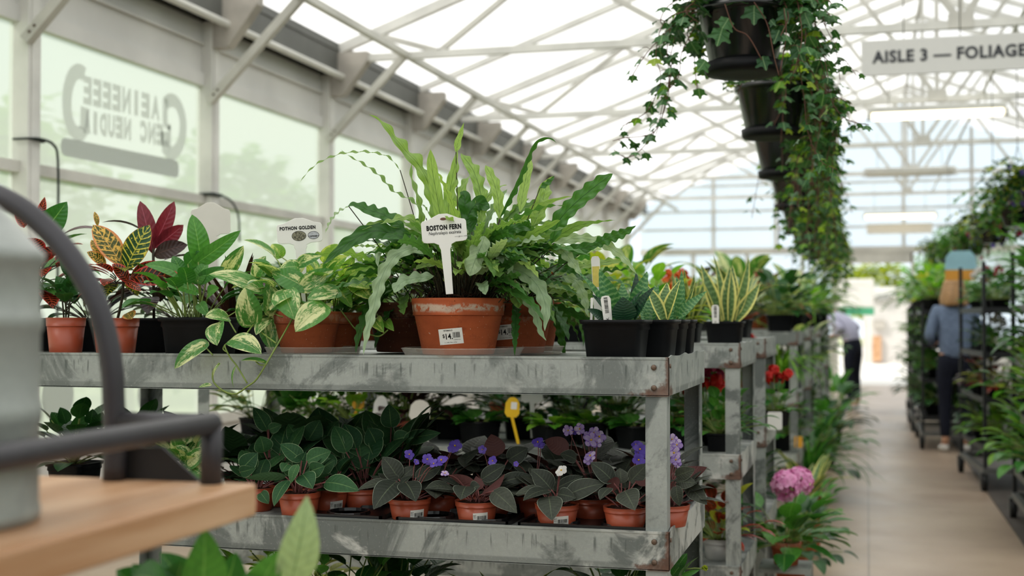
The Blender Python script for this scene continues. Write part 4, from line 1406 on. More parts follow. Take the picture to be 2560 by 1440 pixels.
def paddle_tag(lab, cx, cy, wpx, hpx, d, foot, rot, mat, patch=None):
    """small blank paddle-shaped tag on a thin stem"""
    s = d / FPX
    w_, h_ = wpx * s, hpx * s
    c = P(cx, cy, d); ft = P(foot[0], foot[1], d)
    n = (CAM - c).normalized(); n.z = .05; n.normalize()
    u = Matrix.Rotation(rot, 3, n) @ Vector((0, 0, 1)).cross(n).normalized()
    v = n.cross(u).normalized()
    t = thing('plant_tag', lab, 'plant tag', c, 'plastic name tags')
    b = MB()
    prism(b, [(-w_ * .5, -h_ * .3), (-w_ * .3, -h_ * .5), (w_ * .3, -h_ * .5), (w_ * .5, -h_ * .3), (w_ * .47, h_ * .2), (w_ * .3, h_ * .42), (w_ * .1, h_ * .5), (-w_ * .1, h_ * .5), (-w_ * .3, h_ * .42), (-w_ * .47, h_ * .2)], c, u, v, n, .002)
    b.build('board', mat, t, smooth=False)
    b = MB(); bar(b, c - v * h_ * .45, ft, w_ * .2, .002, n); b.build('stem', mat, t, smooth=False)
    if patch:
        b = MB(); prism(b, rrect(w_ * .4, h_ * .35, w_ * .05), c + v * h_ * .08 + u * w_ * .1 + n * .0013, u, v, n, .0004); b.build('patch', patch, t, smooth=False)
D2 = lambda px, off: D(px, off, 4.43)
paddle_tag('small white blank tag under the top tray, left of the cream one', 951, 1022, 36, 66, D2(951, .1), (944, 1100), R_(-6), 'tag')
paddle_tag('cream blank tag behind the violets, seen below the top tray', 1050, 1027, 52, 54, D2(1050, .05), (1068, 1110), R_(-8), 'tagcream')
paddle_tag('bright yellow tag with a pale square, below the top tray', 1281, 1018, 37, 50, D2(1281, .07), (1296, 1110), R_(-4), 'tagyellow', 'tag')
paddle_tag('orange tag stuck slanting in a clay pot on the second bench', 897, 1003, 30, 40, D2(897, .13), (880, 1050), R_(-10), 'tagorange', 'tag')
paddle_tag('white blank tag close under the top tray beside the yellow tag', 1330, 988, 56, 40, D2(1330, .25), (1332, 1095), 0, 'tag')

# --- golden pothos
c1 = at_y(768, 2.79 + .12, Z1 + .006)
root = plant('potted_pothos', 'golden pothos with cream-splashed leaves trailing over the bench lip', 'potted plant', c1)
pot_clay(root, c1, .0815, .1, 'terra2')
saucer(at_y(785, 2.79 + .122, Z1), .118, 'clear plastic saucer under the golden pothos pot', 12)
cB = at_y(838, 2.79 + .28, Z1 + .004)
rootB = plant('potted_pothos', 'yellowish pothos in shaded terracotta pot right of the golden pothos', 'potted plant', cB)
pot_clay(rootB, cB, .079, .1, 'terra2')
L1, L2, S1, S2 = MB(), MB(), MB(), MB()
hl = dict(prof='heart', fold=.28, back=.16, cup=.12)
d = .05
leaves = [  # base, tip, width, d0, d1, roll
    ((642, 722), (522, 686), 54, d, d - .02, .35), ((626, 806), (612, 718), 62, d - .03, d - .05, -.1), ((674, 778), (670, 700), 42, d, d + .02, .5),
    ((709, 730), (737, 800), 64, d - .04, d - .08, .1), ((756, 714), (680, 678), 52, d - .02, d - .01, -.3), ((757, 716), (834, 675), 46, d - .02, d, .3),
    ((842, 730), (768, 748), 50, d - .02, d - .06, .2), ((806, 768), (738, 830), 66, d - .06, d - .11, .1), ((676, 682), (632, 650), 38, d + .02, d, .4),
    ((745, 668), (700, 672), 40, d + .02, d, .2), ((746, 662), (805, 640), 34, d + .03, d, .3), ((680, 632), (608, 600), 30, d + .08, d + .05, .6),
    ((566, 678), (609, 614), 40, d + .05, d + .03, .5), ((567, 793), (513, 793), 42, d - .05, d - .1, .2), ((541, 812), (543, 864), 50, d - .08, d - .16, .5),
    ((585, 850), (654, 885), 56, d - .14, d - .2, -.1), ((508, 862), (436, 922), 46, d - .16, d - .2, .3), ((661, 906), (602, 902), 22, d - .17, d - .19, .6),
    ((700, 760), (648, 775), 44, d + .02, d, .3), ((720, 690), (770, 648), 40, d + .06, d + .06, .2), ((640, 690), (665, 640), 36, d + .06, d + .06, -.3),
    ((668, 800), (640, 838), 34, d, d - .05, .3), ((672, 800), (683, 880), 52, d + .06, d + .02, .2),
]
for (bp, tp, wp_, d0, d1, ro) in leaves:
    pleaf(L1, bp, tp, wp_ * 1.08, D(bp[0], max(-.05, d0)), D(tp[0], max(-.07, d1)), ro, .55, bow=.1, **hl)
cz = c1 + Vector((0, 0, .095))
def stalk(mb, a, bq, r=.0017, sag=.02):
    m_ = a.lerp(bq, .5) + Vector((0, 0, sag))
    tube(mb, cr([a, m_, bq], 8), r, 6)
for (bp, tp, wp_, d0, d1, ro) in leaves[:14] + leaves[18:]:
    stalk(S1, cz + Vector(((bp[0] - 768) * .0003, random.uniform(-.03, .02), 0)), P(bp[0], bp[1], D(bp[0], max(-.05, d0))), .0015, .03)
def vine(mb, pts, dd, r):
    tube(mb, cr([P(x, y, D(x, max(-.055, (q - 2.93) * .9))) for (x, y), q in zip(pts, dd)], 28), r, 7)
vine(S1, [(745, 780), (735, 790), (712, 830), (690, 868), (664, 912), (640, 950), (618, 966), (590, 985), (560, 978), (534, 955), (533, 928), (548, 908)], [3.06, 2.98, 2.93, 2.9, 2.87, 2.86, 2.86, 2.86, 2.86, 2.86, 2.86, 2.86], .0021)
vine(S1, [(735, 792), (700, 790), (676, 775)], [3.0, 2.98, 3.02], .0018)
vine(S1, [(627, 808), (655, 832), (690, 858)], [3.0, 2.95, 2.9], .002)
vine(S1, [(565, 862), (562, 866), (575, 893), (592, 915), (618, 958)], [2.9, 2.87, 2.86, 2.86, 2.86], .0019)
vine(S1, [(568, 794), (580, 815), (590, 832)], [2.98, 2.95, 2.94], .0018)
vine(S1, [(674, 780), (640, 805), (618, 832)], [3.02, 2.97, 2.93], .002)
vine(S1, [(661, 905), (640, 902), (650, 912), (664, 912)], [2.86] * 4, .0018)
vine(S1, [(585, 850), (565, 860), (558, 872), (566, 880)], [2.9, 2.88, 2.87, 2.87], .0016)
vine(S1, [(508, 862), (520, 875), (532, 888)], [2.87, 2.87, 2.87], .0018)
pleaf(L1, (552, 908), (534, 945), 8, D(540, -.055), D(540, -.055), .6, bow=.2, prof='lance')
pleaf(L1, (530, 962), (496, 969), 12, D(540, -.055), D(540, -.055), .3, bow=.1, prof='ovate')
pleaf(L1, (592, 912), (585, 970), 9, D(540, -.055), D(540, -.055), .9, bow=.15, prof='lance')
rr = random.Random(5)
for i in range(26):
    az = rr.uniform(-PI, .6) if i < 18 else rr.uniform(.6, PI)
    rnd_leaf(L1, cz + Vector((math.cos(az) * .03, math.sin(az) * .03, 0)), az, rr.uniform(.0, .9), rr.uniform(.055, .085), rr.uniform(.04, .055), 'heart', .9, rr.uniform(.04, .11), S1, fold=.28, back=.16, rnd=rr.random())
L1.build('leaves', 'pothos', root); S1.build('vines', 'stem', root)
leavesB = [((868, 692), (940, 670), 36, 3.1, 3.08, .3), ((872, 700), (925, 722), 40, 3.08, 3.04, .2), ((858, 690), (886, 640), 32, 3.12, 3.1, .4), ((885, 705), (926, 748), 42, 3.08, 3.05, .3),
           ((830, 670), (868, 640), 36, 3.16, 3.14, .3), ((840, 690), (800, 660), 36, 3.16, 3.14, .2), ((905, 700), (945, 690), 30, 3.14, 3.12, .5), ((850, 725), (880, 770), 34, 3.1, 3.06, .2),
           ((935, 800), (960, 832), 34, 3.12, 3.05, .3), ((962, 805), (985, 828), 26, 3.12, 3.06, .3), ((810, 650), (845, 610), 34, 3.2, 3.2, .2), ((700, 640), (680, 610), 36, 3.3, 3.3, .2)]
czB = cB + Vector((0, 0, .095))
for (bp, tp, wp_, d0, d1, ro) in leavesB:
    d0, d1 = D(bp[0], d0 - 2.95), D(tp[0], d1 - 2.95)
    pleaf(L2, bp, tp, wp_ * 1.1, d0, d1, ro, .6, bow=.12, **hl)
    stalk(S2, czB + Vector(((bp[0] - 838) * .0003, random.uniform(-.03, .02), 0)), P(bp[0], bp[1], d0), .0015, .03)
for i in range(30):
    az = rr.uniform(-PI, PI)
    rnd_leaf(L2, czB + Vector((math.cos(az) * .03, math.sin(az) * .03, 0)), az, rr.uniform(.0, 1.1), rr.uniform(.05, .08), rr.uniform(.035, .05), 'heart', .9, rr.uniform(.06, .13), S2, fold=.28, back=.16, rnd=rr.random())
vine(S2, [(838, 780), (850, 775), (870, 800), (888, 822), (905, 828)], [3.25, 3.18, 3.12, 3.1, 3.1], .0019)
vine(S2, [(888, 820), (900, 812), (905, 800)], [3.1, 3.1, 3.1], .0016)
vine(S2, [(905, 828), (930, 838), (950, 840), (970, 825)], [3.1, 3.08, 3.06, 3.06], .0018)
L2.build('leaves', 'pothos_yellow', rootB); S2.build('vines', 'stem', rootB)

# --- plain green pothos in a black pot, left
c = at_y(502, 2.79 + .09, Z1)
root = plant('potted_philodendron', 'glossy green philodendron in a black plastic pot', 'potted plant', c)
pot_square(root, c, .082, .092, 'blackpot', 0)
L1, S1 = MB(), MB()
d = D(480, .08)
cz = c + Vector((-.02, 0, .085))
for (bp, tp, wp_, d0, d1, ro) in [((500, 640), (480, 536), 56, d + .03, d + .03, .1), ((496, 655), (602, 576), 42, d, d, .5), ((456, 690), (362, 662), 46, d, d - .03, .3), ((486, 728), (408, 712), 36, d - .03, d - .06, .2),
                                  ((500, 700), (562, 668), 34, d, d - .02, .3), ((455, 690), (432, 640), 40, d + .05, d + .06, .2), ((470, 660), (505, 630), 46, d + .04, d + .02, .2), ((495, 700), (520, 655), 40, d, d, -.3),
                                  ((520, 735), (548, 720), 34, d, d - .04, .3), ((500, 760), (520, 790), 30, d, d - .03, .3), ((480, 700), (505, 665), 40, d + .02, d, .4), ((520, 690), (555, 690), 26, d + .03, d, .2)]:
    pleaf(L1, bp, tp, wp_, d0, d1, ro, .5, bow=.1, **hl)
    stalk(S1, cz + Vector(((bp[0] - 480) * .0004, random.uniform(-.03, .03), 0)), P(bp[0], bp[1], d0), .0018, .01)
for i in range(18):
    az = rr.uniform(-PI, PI)
    rnd_leaf(L1, cz + Vector((math.cos(az) * .03, math.sin(az) * .03, 0)), az, rr.uniform(.1, 1.1), rr.uniform(.055, .08), rr.uniform(.035, .05), 'heart', .8, rr.uniform(.06, .15), S1, fold=.3, back=.14, rnd=rr.random())
L1.build('leaves', 'green', root); S1.build('stems', 'stem', root)

# --- croton
c = at_y(290, 2.79 + .075, Z1)
root = plant('potted_croton', 'croton with yellow-veined and red leaves behind the cart hoop', 'potted plant', c)
pot_plastic(root, c, .058, .09, 'redpot')
a, o_, r_, S1 = MB(), MB(), MB(), MB()
d = D(300, .06)
el = dict(prof='ellip', fold=.2)
pleaf(o_, (308, 668), (232, 562), 62, d, d, .15, .3, **el); pleaf(a, (313, 678), (375, 562), 64, d, d, -.15, .3, **el)
pleaf(a, (292, 650), (250, 600), 40, d + .05, d + .05, 0, .3, **el)
pleaf(r_, (320, 706), (280, 660), 40, d - .03, d - .05, .3, .5, **el); pleaf(r_, (312, 702), (354, 728), 20, d - .03, d - .07, .2, .5, **el)
pleaf(r_, (324, 694), (454, 692), 56, d - .02, d - .04, .25, .6, **el); pleaf(r_, (326, 700), (400, 655), 40, d + .02, d, .2, .5, **el)
pleaf(o_, (266, 664), (217, 630), 32, d, d - .03, .2, .4, **el); pleaf(o_, (244, 566), (236, 529), 14, d + .03, d + .03, .3, .2, **el)
pleaf(o_, (250, 640), (228, 600), 26, d + .05, d + .05, .3, .2, **el)
for i in range(12):
    az = rr.uniform(-PI, PI)
    rnd_leaf([a, r_][i % 2], c + Vector((0, 0, .17 + .03 * rr.random())), az, rr.uniform(-.3, .5), rr.uniform(.07, .11), .04, 'ellip', .7, .02, S1, fold=.2, rnd=rr.random())
tube(S1, cr([c + Vector((0, 0, .07)), P(306, 740, d), P(308, 668, d)], 8), .0035, 7)
a.build('leaves', 'croton', root)['label'] = 'dark green yellow-veined leaves'
o_.build('leaves', 'croton_orange', root)['label'] = 'yellow and orange leaves'
r_.build('leaves', 'croton_red', root)['label'] = 'red-veined leaves'
S1.build('stem', 'stemdark', root)
b = MB(); pleaf(b, (330, 798), (318, 782), 36, D(330, .04), D(318, .05), 0, .3, prof='ellip'); b.build('fallen_leaf', 'croton_orange', root)

# --- burgundy plant behind
c = at_y(385, 2.79 + .28, Z1)
root = plant('potted_philodendron', 'tall burgundy-leaved plant in a black pot behind the croton', 'potted plant', c)
pot_square(root, c, .075, .09, 'blackpot', 0)
a, k_, S1 = MB(), MB(), MB()
d = D(385, .28)
for (bp, tp, wp_, ro) in [((382, 636), (350, 502), 44, .1), ((384, 615), (436, 503), 40, .2), ((386, 620), (459, 562), 42, .3)]:
    pleaf(a, bp, tp, wp_, d, d, ro, .2, prof='ellip', fold=.25)
for (bp, tp, wp_, ro, lf) in [((380, 600), (255, 556), 34, .9, 1), ((262, 580), (150, 592), 40, .6, 1), ((385, 640), (470, 612), 44, .5, .8), ((380, 630), (320, 600), 40, .4, .8), ((375, 690), (310, 710), 40, .4, .8), ((390, 690), (450, 720), 40, .4, .8)]:
    pleaf(k_, bp, tp, wp_, d, d - .02, ro, lf, prof='ellip', fold=.2, bow=.14)
for i in range(16):
    az = rr.uniform(-PI, PI)
    rnd_leaf(k_, c + Vector((0, 0, .13 + .1 * rr.random())), az, rr.uniform(-.2, .6), rr.uniform(.09, .14), .05, 'ellip', .8, .03, S1, fold=.25, rnd=rr.random())
tube(S1, [c + Vector((0, 0, .07)), P(384, 700, d), P(383, 610, d)], .004, 7)
a.build('leaves', 'burgundy', root); k_.build('leaves', 'plum', root)['label'] = 'dark plum-brown leaves'; S1.build('stem', 'stemdark', root)

# --- left end pots: red pot with mixed leaves, and taller plants behind the watering can
c = at_y(165, 2.79 + .07, Z1)
root = plant('potted_foliage_plant', 'dark-leaved plant in red plastic pot beside the watering can', 'potted plant', c)
pot_plastic(root, c, .049, .091, 'redpot')
a, S1 = MB(), MB()
for (bp, tp, wp_, ro) in [((170, 735), (200, 675), 46, .1), ((165, 740), (140, 690), 44, .2), ((180, 690), (150, 640), 40, .2), ((172, 700), (215, 655), 36, .3)]:
    pleaf(a, bp, tp, wp_, D(165, .06), D(165, .05), ro, .4, prof='ovate', fold=.3)
for i in range(12):
    az = rr.uniform(-PI, PI)
    rnd_leaf(a, c + Vector((0, 0, .1 + .06 * rr.random())), az, rr.uniform(.1, 1), .07, .045, 'ovate', .8, .04, S1, fold=.25, rnd=rr.random())
for x in (155, 165, 176):
    tube(S1, [c + Vector(((x - 165) * .0004, 0, .07)), P(x, 740, D(165, .06))], .0022, 6)
a.build('leaves', 'deep', root); S1.build('stems', 'stemdark', root)
c = at_y(95, 2.79 + .2, Z1)
root = plant('potted_foliage_plant', 'red-splashed leafy plant partly hidden by the watering can', 'potted plant', c)
pot_square(root, c, .075, .09, 'blackpot', 0)
a, k_, S1 = MB(), MB(), MB()
pleaf(a, (110, 580), (168, 504), 62, D(95, .2), D(95, .2), .2, .3, prof='ovate', fold=.25)
for i in range(30):
    az = rr.uniform(-PI, PI)
    rnd_leaf([a, k_, k_][i % 3], c + Vector((0, 0, .12 + .1 * rr.random())), az, rr.uniform(-.2, 1.0), rr.uniform(.07, .12), .055, 'ovate', .8, .07, S1, fold=.25, rnd=rr.random())
pleaf(k_, (60, 570), (38, 520), 30, D(95, .2), D(95, .2), .3, .3); pleaf(k_, (96, 545), (112, 492), 22, D(95, .2), D(95, .2), .3, .3)
tube(S1, [c + Vector((0, 0, .07)), c + Vector((0, 0, .22))], .004, 7)
a.build('leaves', 'green', root); k_.build('leaves', 'croton_red', root)['label'] = 'red and dark mottled leaves'; S1.build('stem', 'stemdark', root)
# dark pots filling the tray behind
for (px, dd, lab, m) in ((455, .5, 'pink-flecked green plant in black pot behind the green philodendron', 'deep'), (590, .25, 'dark spiky-leaved plant in black pot left of the pothos tag', 'plum'), (665, .42, 'green leafy plant in black pot behind the golden pothos', 'deep'), (235, .32, 'dark green plant in black pot between the red pots', 'deep')):
    c = at_y(px, 2.79 + dd, Z1)
    root = plant('potted_foliage_plant', lab, 'potted plant', c)
    pot_square(root, c, .072, .09, 'blackpot', 0)
    a, S1 = MB(), MB()
    for i in range(26):
        az = rr.uniform(-PI, PI)
        if px == 590:
            sp, ns = arch(c + Vector((math.cos(az) * .02, math.sin(az) * .02, .08)), az, rr.uniform(.7, 1.4), rr.uniform(.2, 1.0), rr.uniform(.14, .22), 8)
            blade(a, sp, ns, .022, 'grass', fold=.3)
        else:
            rnd_leaf(a, c + Vector((math.cos(az) * .02, math.sin(az) * .02, .08)), az, rr.uniform(.0, 1.1), rr.uniform(.06, .1), .045, 'ovate', .7, rr.uniform(.06, .12), S1, fold=.25, rnd=rr.random())
    a.build('leaves', m, root)
    if S1.v: S1.build('stems', 'stemdark', root)

# --- snake plants, right end of the top tray
def sansev(px_r, dd, lab, leaves, mats, r=.0735, h=.086, fill=3, seed=1):
    c = at_y(px_r, 2.79 + dd, Z1) - Vector((r * 1.02, 0, 0))
    dd = depth(c)
    c.z = Z1
    root = plant('potted_snake_plant', lab, 'potted plant', c, 'small snake plants at the bench corner')
    pot_square(root, c, r, h, 'blackpot', 0.0)
    by = {}
    for (bp, tp, wp_, d0, d1, ro, m, pf) in leaves:
        mb = by.setdefault(m, MB())
        pleaf(mb, bp, tp, wp_, dd + d0, dd + d1, ro, .1, pf, bow=.06, fold=.35, n=14)
    rr = random.Random(seed)
    for i in range(fill):
        az = rr.uniform(0, PI)
        mb = by.setdefault(mats, MB())
        sp, ns = arch(c + Vector((math.cos(az) * .02, math.sin(az) * .02, h * .9)), az, rr.uniform(.9, 1.3), rr.uniform(.6, 1.1), rr.uniform(.07, .11), 12)
        blade(mb, sp, ns, .036, 'sans', fold=.4, rnd=rr.random())
    for m, mb in by.items():
        mb.build('leaves', m, root)
    return root
q = 0
sansev(1624, .08, 'front snake plant in black square pot with two white tags', [
    ((1552, 800), (1498, 672), 52, .02, .02, -.2, 'sans', 'sans'), ((1556, 800), (1556, 704), 36, .05, .07, .1, 'sans', 'sans'), ((1570, 800), (1618, 678), 46, .04, .06, .3, 'sans', 'sans'),
    ((1562, 802), (1557, 742), 62, -.04, -.05, 0, 'sans_dark', 'ovate'), ((1584, 795), (1637, 716), 30, 0, -.03, -.6, 'sans_dark', 'sans'), ((1520, 790), (1443, 677), 26, .02, .0, .9, 'sans', 'sans'),
    ((1510, 800), (1468, 772), 26, -.02, -.05, .4, 'sans_dark', 'ovate'), ((1578, 790), (1590, 680), 34, .08, .1, .5, 'sans_dark', 'sans'), ((1530, 790), (1478, 735), 22, 0, 0, .5, 'sans_dark', 'sans')], 'sans_dark', fill=2, seed=3)
sansev(1697, .235, 'second snake plant of the corner row, with yellow-edged leaves', [
    ((1656, 800), (1668, 706), 46, .03, .05, 0, 'sans_yellow', 'sans'), ((1662, 800), (1702, 698), 32, 0, -.01, -.5, 'sans_yellow', 'sans'), ((1658, 800), (1614, 710), 34, -.02, -.02, .4, 'sans_yellow', 'sans'),
    ((1650, 800), (1640, 720), 30, .06, .08, .2, 'sans', 'sans')], 'sans', seed=4)
sansev(1721, .385, 'third snake plant of the corner row behind the yellow-edged one', [
    ((1690, 797), (1704, 675), 26, .02, .04, .4, 'sans', 'sans'), ((1692, 797), (1738, 700), 16, 0, 0, .9, 'sans_yellow', 'sans'), ((1695, 797), (1768, 727), 28, -.02, -.02, -.4, 'sans', 'lance')], 'sans', seed=5, r=.066)
sansev(1740, .52, 'rearmost snake plant of the corner row', [((1705, 797), (1690, 690), 26, .02, .02, .4, 'sans', 'sans')], 'sans', seed=6, r=.05)
# plant sticks in the front snake plant pot
def stick(lab, px0, py0, px1, py1, wpx, d, bar_=True, yellow=False):
    a, e = P(px0, py0, d), P(px1, py1, d)
    v = (e - a).normalized(); n = (CAM - a).normalized(); u = v.cross(n).normalized(); n = u.cross(v).normalized()
    L = (e - a).length; wd = wpx * d / FPX
    t = thing('plant_stick', lab, 'plant tag', a)
    c = (a + e) / 2
    b = MB()
    prism(b, [(-wd / 2 * .85, -L / 2), (wd / 2 * .85, -L / 2), (wd / 2, L / 2 - wd * .35), (wd * .35, L / 2 - wd * .06), (0, L / 2), (-wd * .35, L / 2 - wd * .06), (-wd / 2, L / 2 - wd * .35)], c, u, v, n, .0012)
    b.build('board', 'tag', t, smooth=False)
    b = MB()
    if bar_:
        barcode(b, c + v * (L * .12) + n * .0008, v, -u, n, L * .62, wd * .38, 16, 5)
        text_mb(b, 'K', c - v * (L * .42) + n * .0008, v, -u, n, wd * .4, 0)
        b.build('print', 'ink', t, smooth=False)
    if yellow:
        prism(b, [(-wd * .42, -L * .1), (wd * .42, -L * .1), (wd * .42, L * .22), (-wd * .42, L * .22)], c + n * .0008 + v * (L * .12), u, v, n, .0005)
        b.build('yellow_panel', 'labelyellow', t, smooth=False)
    return t
stick('short white barcode stick in the front snake plant pot', 1520, 802, 1513, 739, 25, D(1520, .03))
stick('tall slim white stick with yellow panel behind the snake plant leaves', 1496, 802, 1488, 640, 22, D(1496, .14), False, True)
stick('thin white stick seen edge-on at the left of the snake plant pot', 1478, 802, 1480, 744, 7, D(1478, .05), False)
# ------------------------------------------------------------------ african violets on the lower shelf
def zone_label(root, c, r, h, da, wd=.034, ht=.02, z=.016):
    ag = math.atan2(CAM.y - c.y, CAM.x - c.x)
    b = MB()
    rf = lambda q: r * .79 + (r * .94 - r * .79) * max(0, min(1, q / (h * .76))) + .0006
    at = curved_label(b, c, rf, ag + da, z, wd, ht, .05)
    lb = b.build('barcode_label', 'tag', root)
    b = MB()
    wrap_bars(b, at, .003, -.001, wd * .62, ht * .42, 12, 7)
    wrap_text(b, 'BZ', at, -wd * .38, ht * .2, ht * .26); wrap_text(b, 'AU', at, -wd * .38, -ht * .02, ht * .22)
    wrap_text(b, '0 26 38471 2', at, .002, -ht * .36, ht * .17)
    b.build('print', 'ink', lb, smooth=False)
def flower(mb, ymb, p, n, r, rr, npet=5):
    n = n.normalized()
    u = n.orthogonal().normalized(); v = n.cross(u)
    a0 = rr.random() * 6
    for i in range(npet):
        a = a0 + 2 * PI * i / npet
        d = u * math.cos(a) + v * math.sin(a)
        e = p + d * r + n * r * rr.uniform(-.2, .5)
        leaf3(mb, p + n * .0003 * i, e, r * .86, n, .1, 'blunt', 7, cols=2, fold=rr.uniform(-.25, .1), rnd=rr.random())
    if ymb is not None:
        tube(ymb, [p + n * .001, p + n * r * .25, p + n * r * .34], [r * .14, r * .12, r * .03], 6)
def violet(px, d, lab, leaves, leafm='violet', fill=10, flowers=(), pm='petal_violet', seed=1, r=.0505, h=.048, label=None, z=0, dleaf=None, zz=None, sz=1.0):
    c = at_y(px, 2.79 + d, Z2 + z)
    d = depth(c)
    root = plant('potted_african_violet', lab, 'potted plant', c, 'violets on the lower shelf')
    pot_plastic(root, c, r, h, 'redpot', n=32)
    if label is not None:
        zone_label(root, c, r, h, label)
    rr = random.Random(seed)
    a, s_ = MB(), MB()
    top = c + Vector((0, 0, h * .85))
    for (bp, tp, wp_, d0, d1, ro, lf) in leaves:
        q0, q1 = pleaf(a, bp, tp, wp_ * 1.05, d + d0, d + d1, ro, lf, 'ovate', .1, fold=.22, cup=.1, rnd=rr.random(), n=10, back=.05)
        st = top + Vector((rr.uniform(-.015, .015), rr.uniform(-.015, .01), 0))
        tube(s_, cr([st, st.lerp(q0, .5) + Vector((0, 0, .006)), q0], 6), .0017, 5)
    for i in range(fill):
        az = rr.uniform(-PI, PI) if not leaves else rr.uniform(.1, PI - .1)
        rnd_leaf(a, top + Vector((math.cos(az) * .012, math.sin(az) * .012, 0)), az, rr.uniform(.05, .85 if leafm == 'violet' else 1.25), rr.uniform(.05, .075) * sz, rr.uniform(.042, .058) * sz, 'ovate', rr.uniform(.3, .9), rr.uniform(.025, .065) * sz, s_, .0017, fold=.2, cup=.12, rnd=rr.random(), back=.05)
    a.build('leaves', leafm, root); s_.build('stalks', 'stempink', root)
    if flowers:
        k_ = MB()
        for (fx, fy, df, rad) in flowers:
            f = MB()
            p = P(fx, fy, d + df)
            nv = (CAM - p).normalized() + Vector((rr.uniform(-.5, .5), rr.uniform(-.3, .3), rr.uniform(-.1, .7)))
            flower(f, None, p, nv, rad, rr)
            f.m = 1
            tube(f, [p + nv.normalized() * .001, p + nv.normalized() * rad * .25, p + nv.normalized() * rad * .34], [rad * .14, rad * .12, rad * .03], 6)
            f.build('flower', [pm, 'pollen'], root)
            tube(k_, cr([top + Vector((rr.uniform(-.01, .01), 0, .005)), top.lerp(p, .6) + Vector((0, 0, .015)), p - nv.normalized() * .002], 7), .0011, 5)
        k_.build('flower_stalks', 'stempink', root)
    return root
VD = .062
violet(1025, VD, 'front violet nearest the green-leaved pots, with a blue-grey big leaf', [
    ((996, 1198), (956, 1142), 52, 0, .01, .1, .5), ((1002, 1196), (1038, 1166), 28, .01, .02, .2, .5), ((1040, 1194), (1103, 1166), 36, 0, .02, .4, .6), ((986, 1208), (893, 1226), 36, 0, -.03, .3, .9),
    ((990, 1205), (934, 1274), 62, -.03, -.1, .1, .6), ((1014, 1206), (1040, 1254), 58, -.03, -.09, -.1, .6), ((988, 1200), (985, 1183), 20, 0, 0, 0, .3), ((1000, 1215), (1030, 1190), 30, -.01, 0, -.9, .2)],
    label=.42, seed=11, flowers=[(1069, 1148, .0, .014), (1104, 1152, -.02, .017), (1023, 1137, .03, .013), (1085, 1160, -.02, .012), (1040, 1155, 0, .008)])
violet(1192, VD, 'front violet with purple-brown leaf undersides, second from the left', [
    ((1134, 1222), (1064, 1222), 44, 0, -.05, .3, .8), ((1205, 1198), (1264, 1162), 38, .02, .03, .3, .6), ((1165, 1216), (1152, 1250), 54, -.03, -.08, .1, .6), ((1190, 1218), (1122, 1188), 28, .0, .0, 2.6, .2),
    ((1206, 1236), (1262, 1184), 30, -.02, -.02, 2.4, .2), ((1234, 1228), (1293, 1283), 52, -.04, -.1, .2, .6), ((1252, 1206), (1328, 1188), 34, 0, 0, .4, .7), ((1195, 1225), (1190, 1190), 30, .0, .02, 2.9, .2), ((1175, 1225), (1200, 1215), 36, -.03, -.05, .2, .7)],
    label=.2, seed=12, flowers=[(1112, 1184, -.03, .01)], pm='petal_lilac')
violet(1392, VD, 'front violet with one white flower bud, greener leaves', [
    ((1378, 1224), (1328, 1174), 54, 0, .01, .1, .5), ((1372, 1232), (1288, 1236), 40, -.02, -.06, .3, .8), ((1372, 1226), (1308, 1252), 44, -.03, -.08, .3, .9), ((1395, 1218), (1457, 1190), 30, 0, .01, .5, .8),
    ((1415, 1240), (1514, 1208), 52, -.03, -.05, .1, .7), ((1372, 1242), (1380, 1302), 62, -.05, -.11, 0, .5), ((1395, 1235), (1440, 1245), 36, -.03, -.06, .5, .8), ((1400, 1225), (1425, 1200), 34, 0, 0, 2.8, .3)],
    label=.22, seed=13, flowers=[(1404, 1176, -.02, .014), (1398, 1182, -.02, .009)], pm='petal_white')
violet(1563, VD, 'front violet beside the bench corner post, with pink stalks', [
    ((1532, 1204), (1476, 1156), 48, 0, .01, .1, .5), ((1553, 1208), (1549, 1170), 38, .01, .02, .1, .5), ((1575, 1204), (1618, 1160), 42, .01, .02, .3, .5), ((1562, 1228), (1588, 1276), 58, -.04, -.1, .1, .5),
    ((1545, 1218), (1518, 1205), 40, .0, -.01, 2.7, .2), ((1525, 1220), (1500, 1250), 34, -.03, -.06, .4, .8), ((1590, 1205), (1630, 1190), 34, 0, 0, 2.6, .3)],
    seed=14, flowers=[(1599, 1123, .05, .016), (1596, 1150, .03, .016), (1608, 1135, .05, .013)])
violet(1668, VD + .06, 'violet growing right at the corner post with leaves over the end rim', [
    ((1690, 1190), (1738, 1172), 34, 0, -.02, .6, .6), ((1700, 1180), (1768, 1168), 40, .03, .02, 2.7, .3), ((1690, 1205), (1742, 1208), 36, .0, -.02, .4, .8), ((1720, 1215), (1768, 1262), 40, .02, -.02, .2, .6), ((1690, 1215), (1700, 1265), 32, -.05, -.06, .4, .6),
    ((1685, 1180), (1712, 1160), 30, .05, .06, .3, .4)], seed=15, flowers=[(1680, 1098, .05, .014), (1692, 1112, .04, .015), (1684, 1132, .03, .016), (1690, 1150, .02, .014), (1678, 1118, .04, .013), (1694, 1160, .02, .01)], pm='petal_lilac')
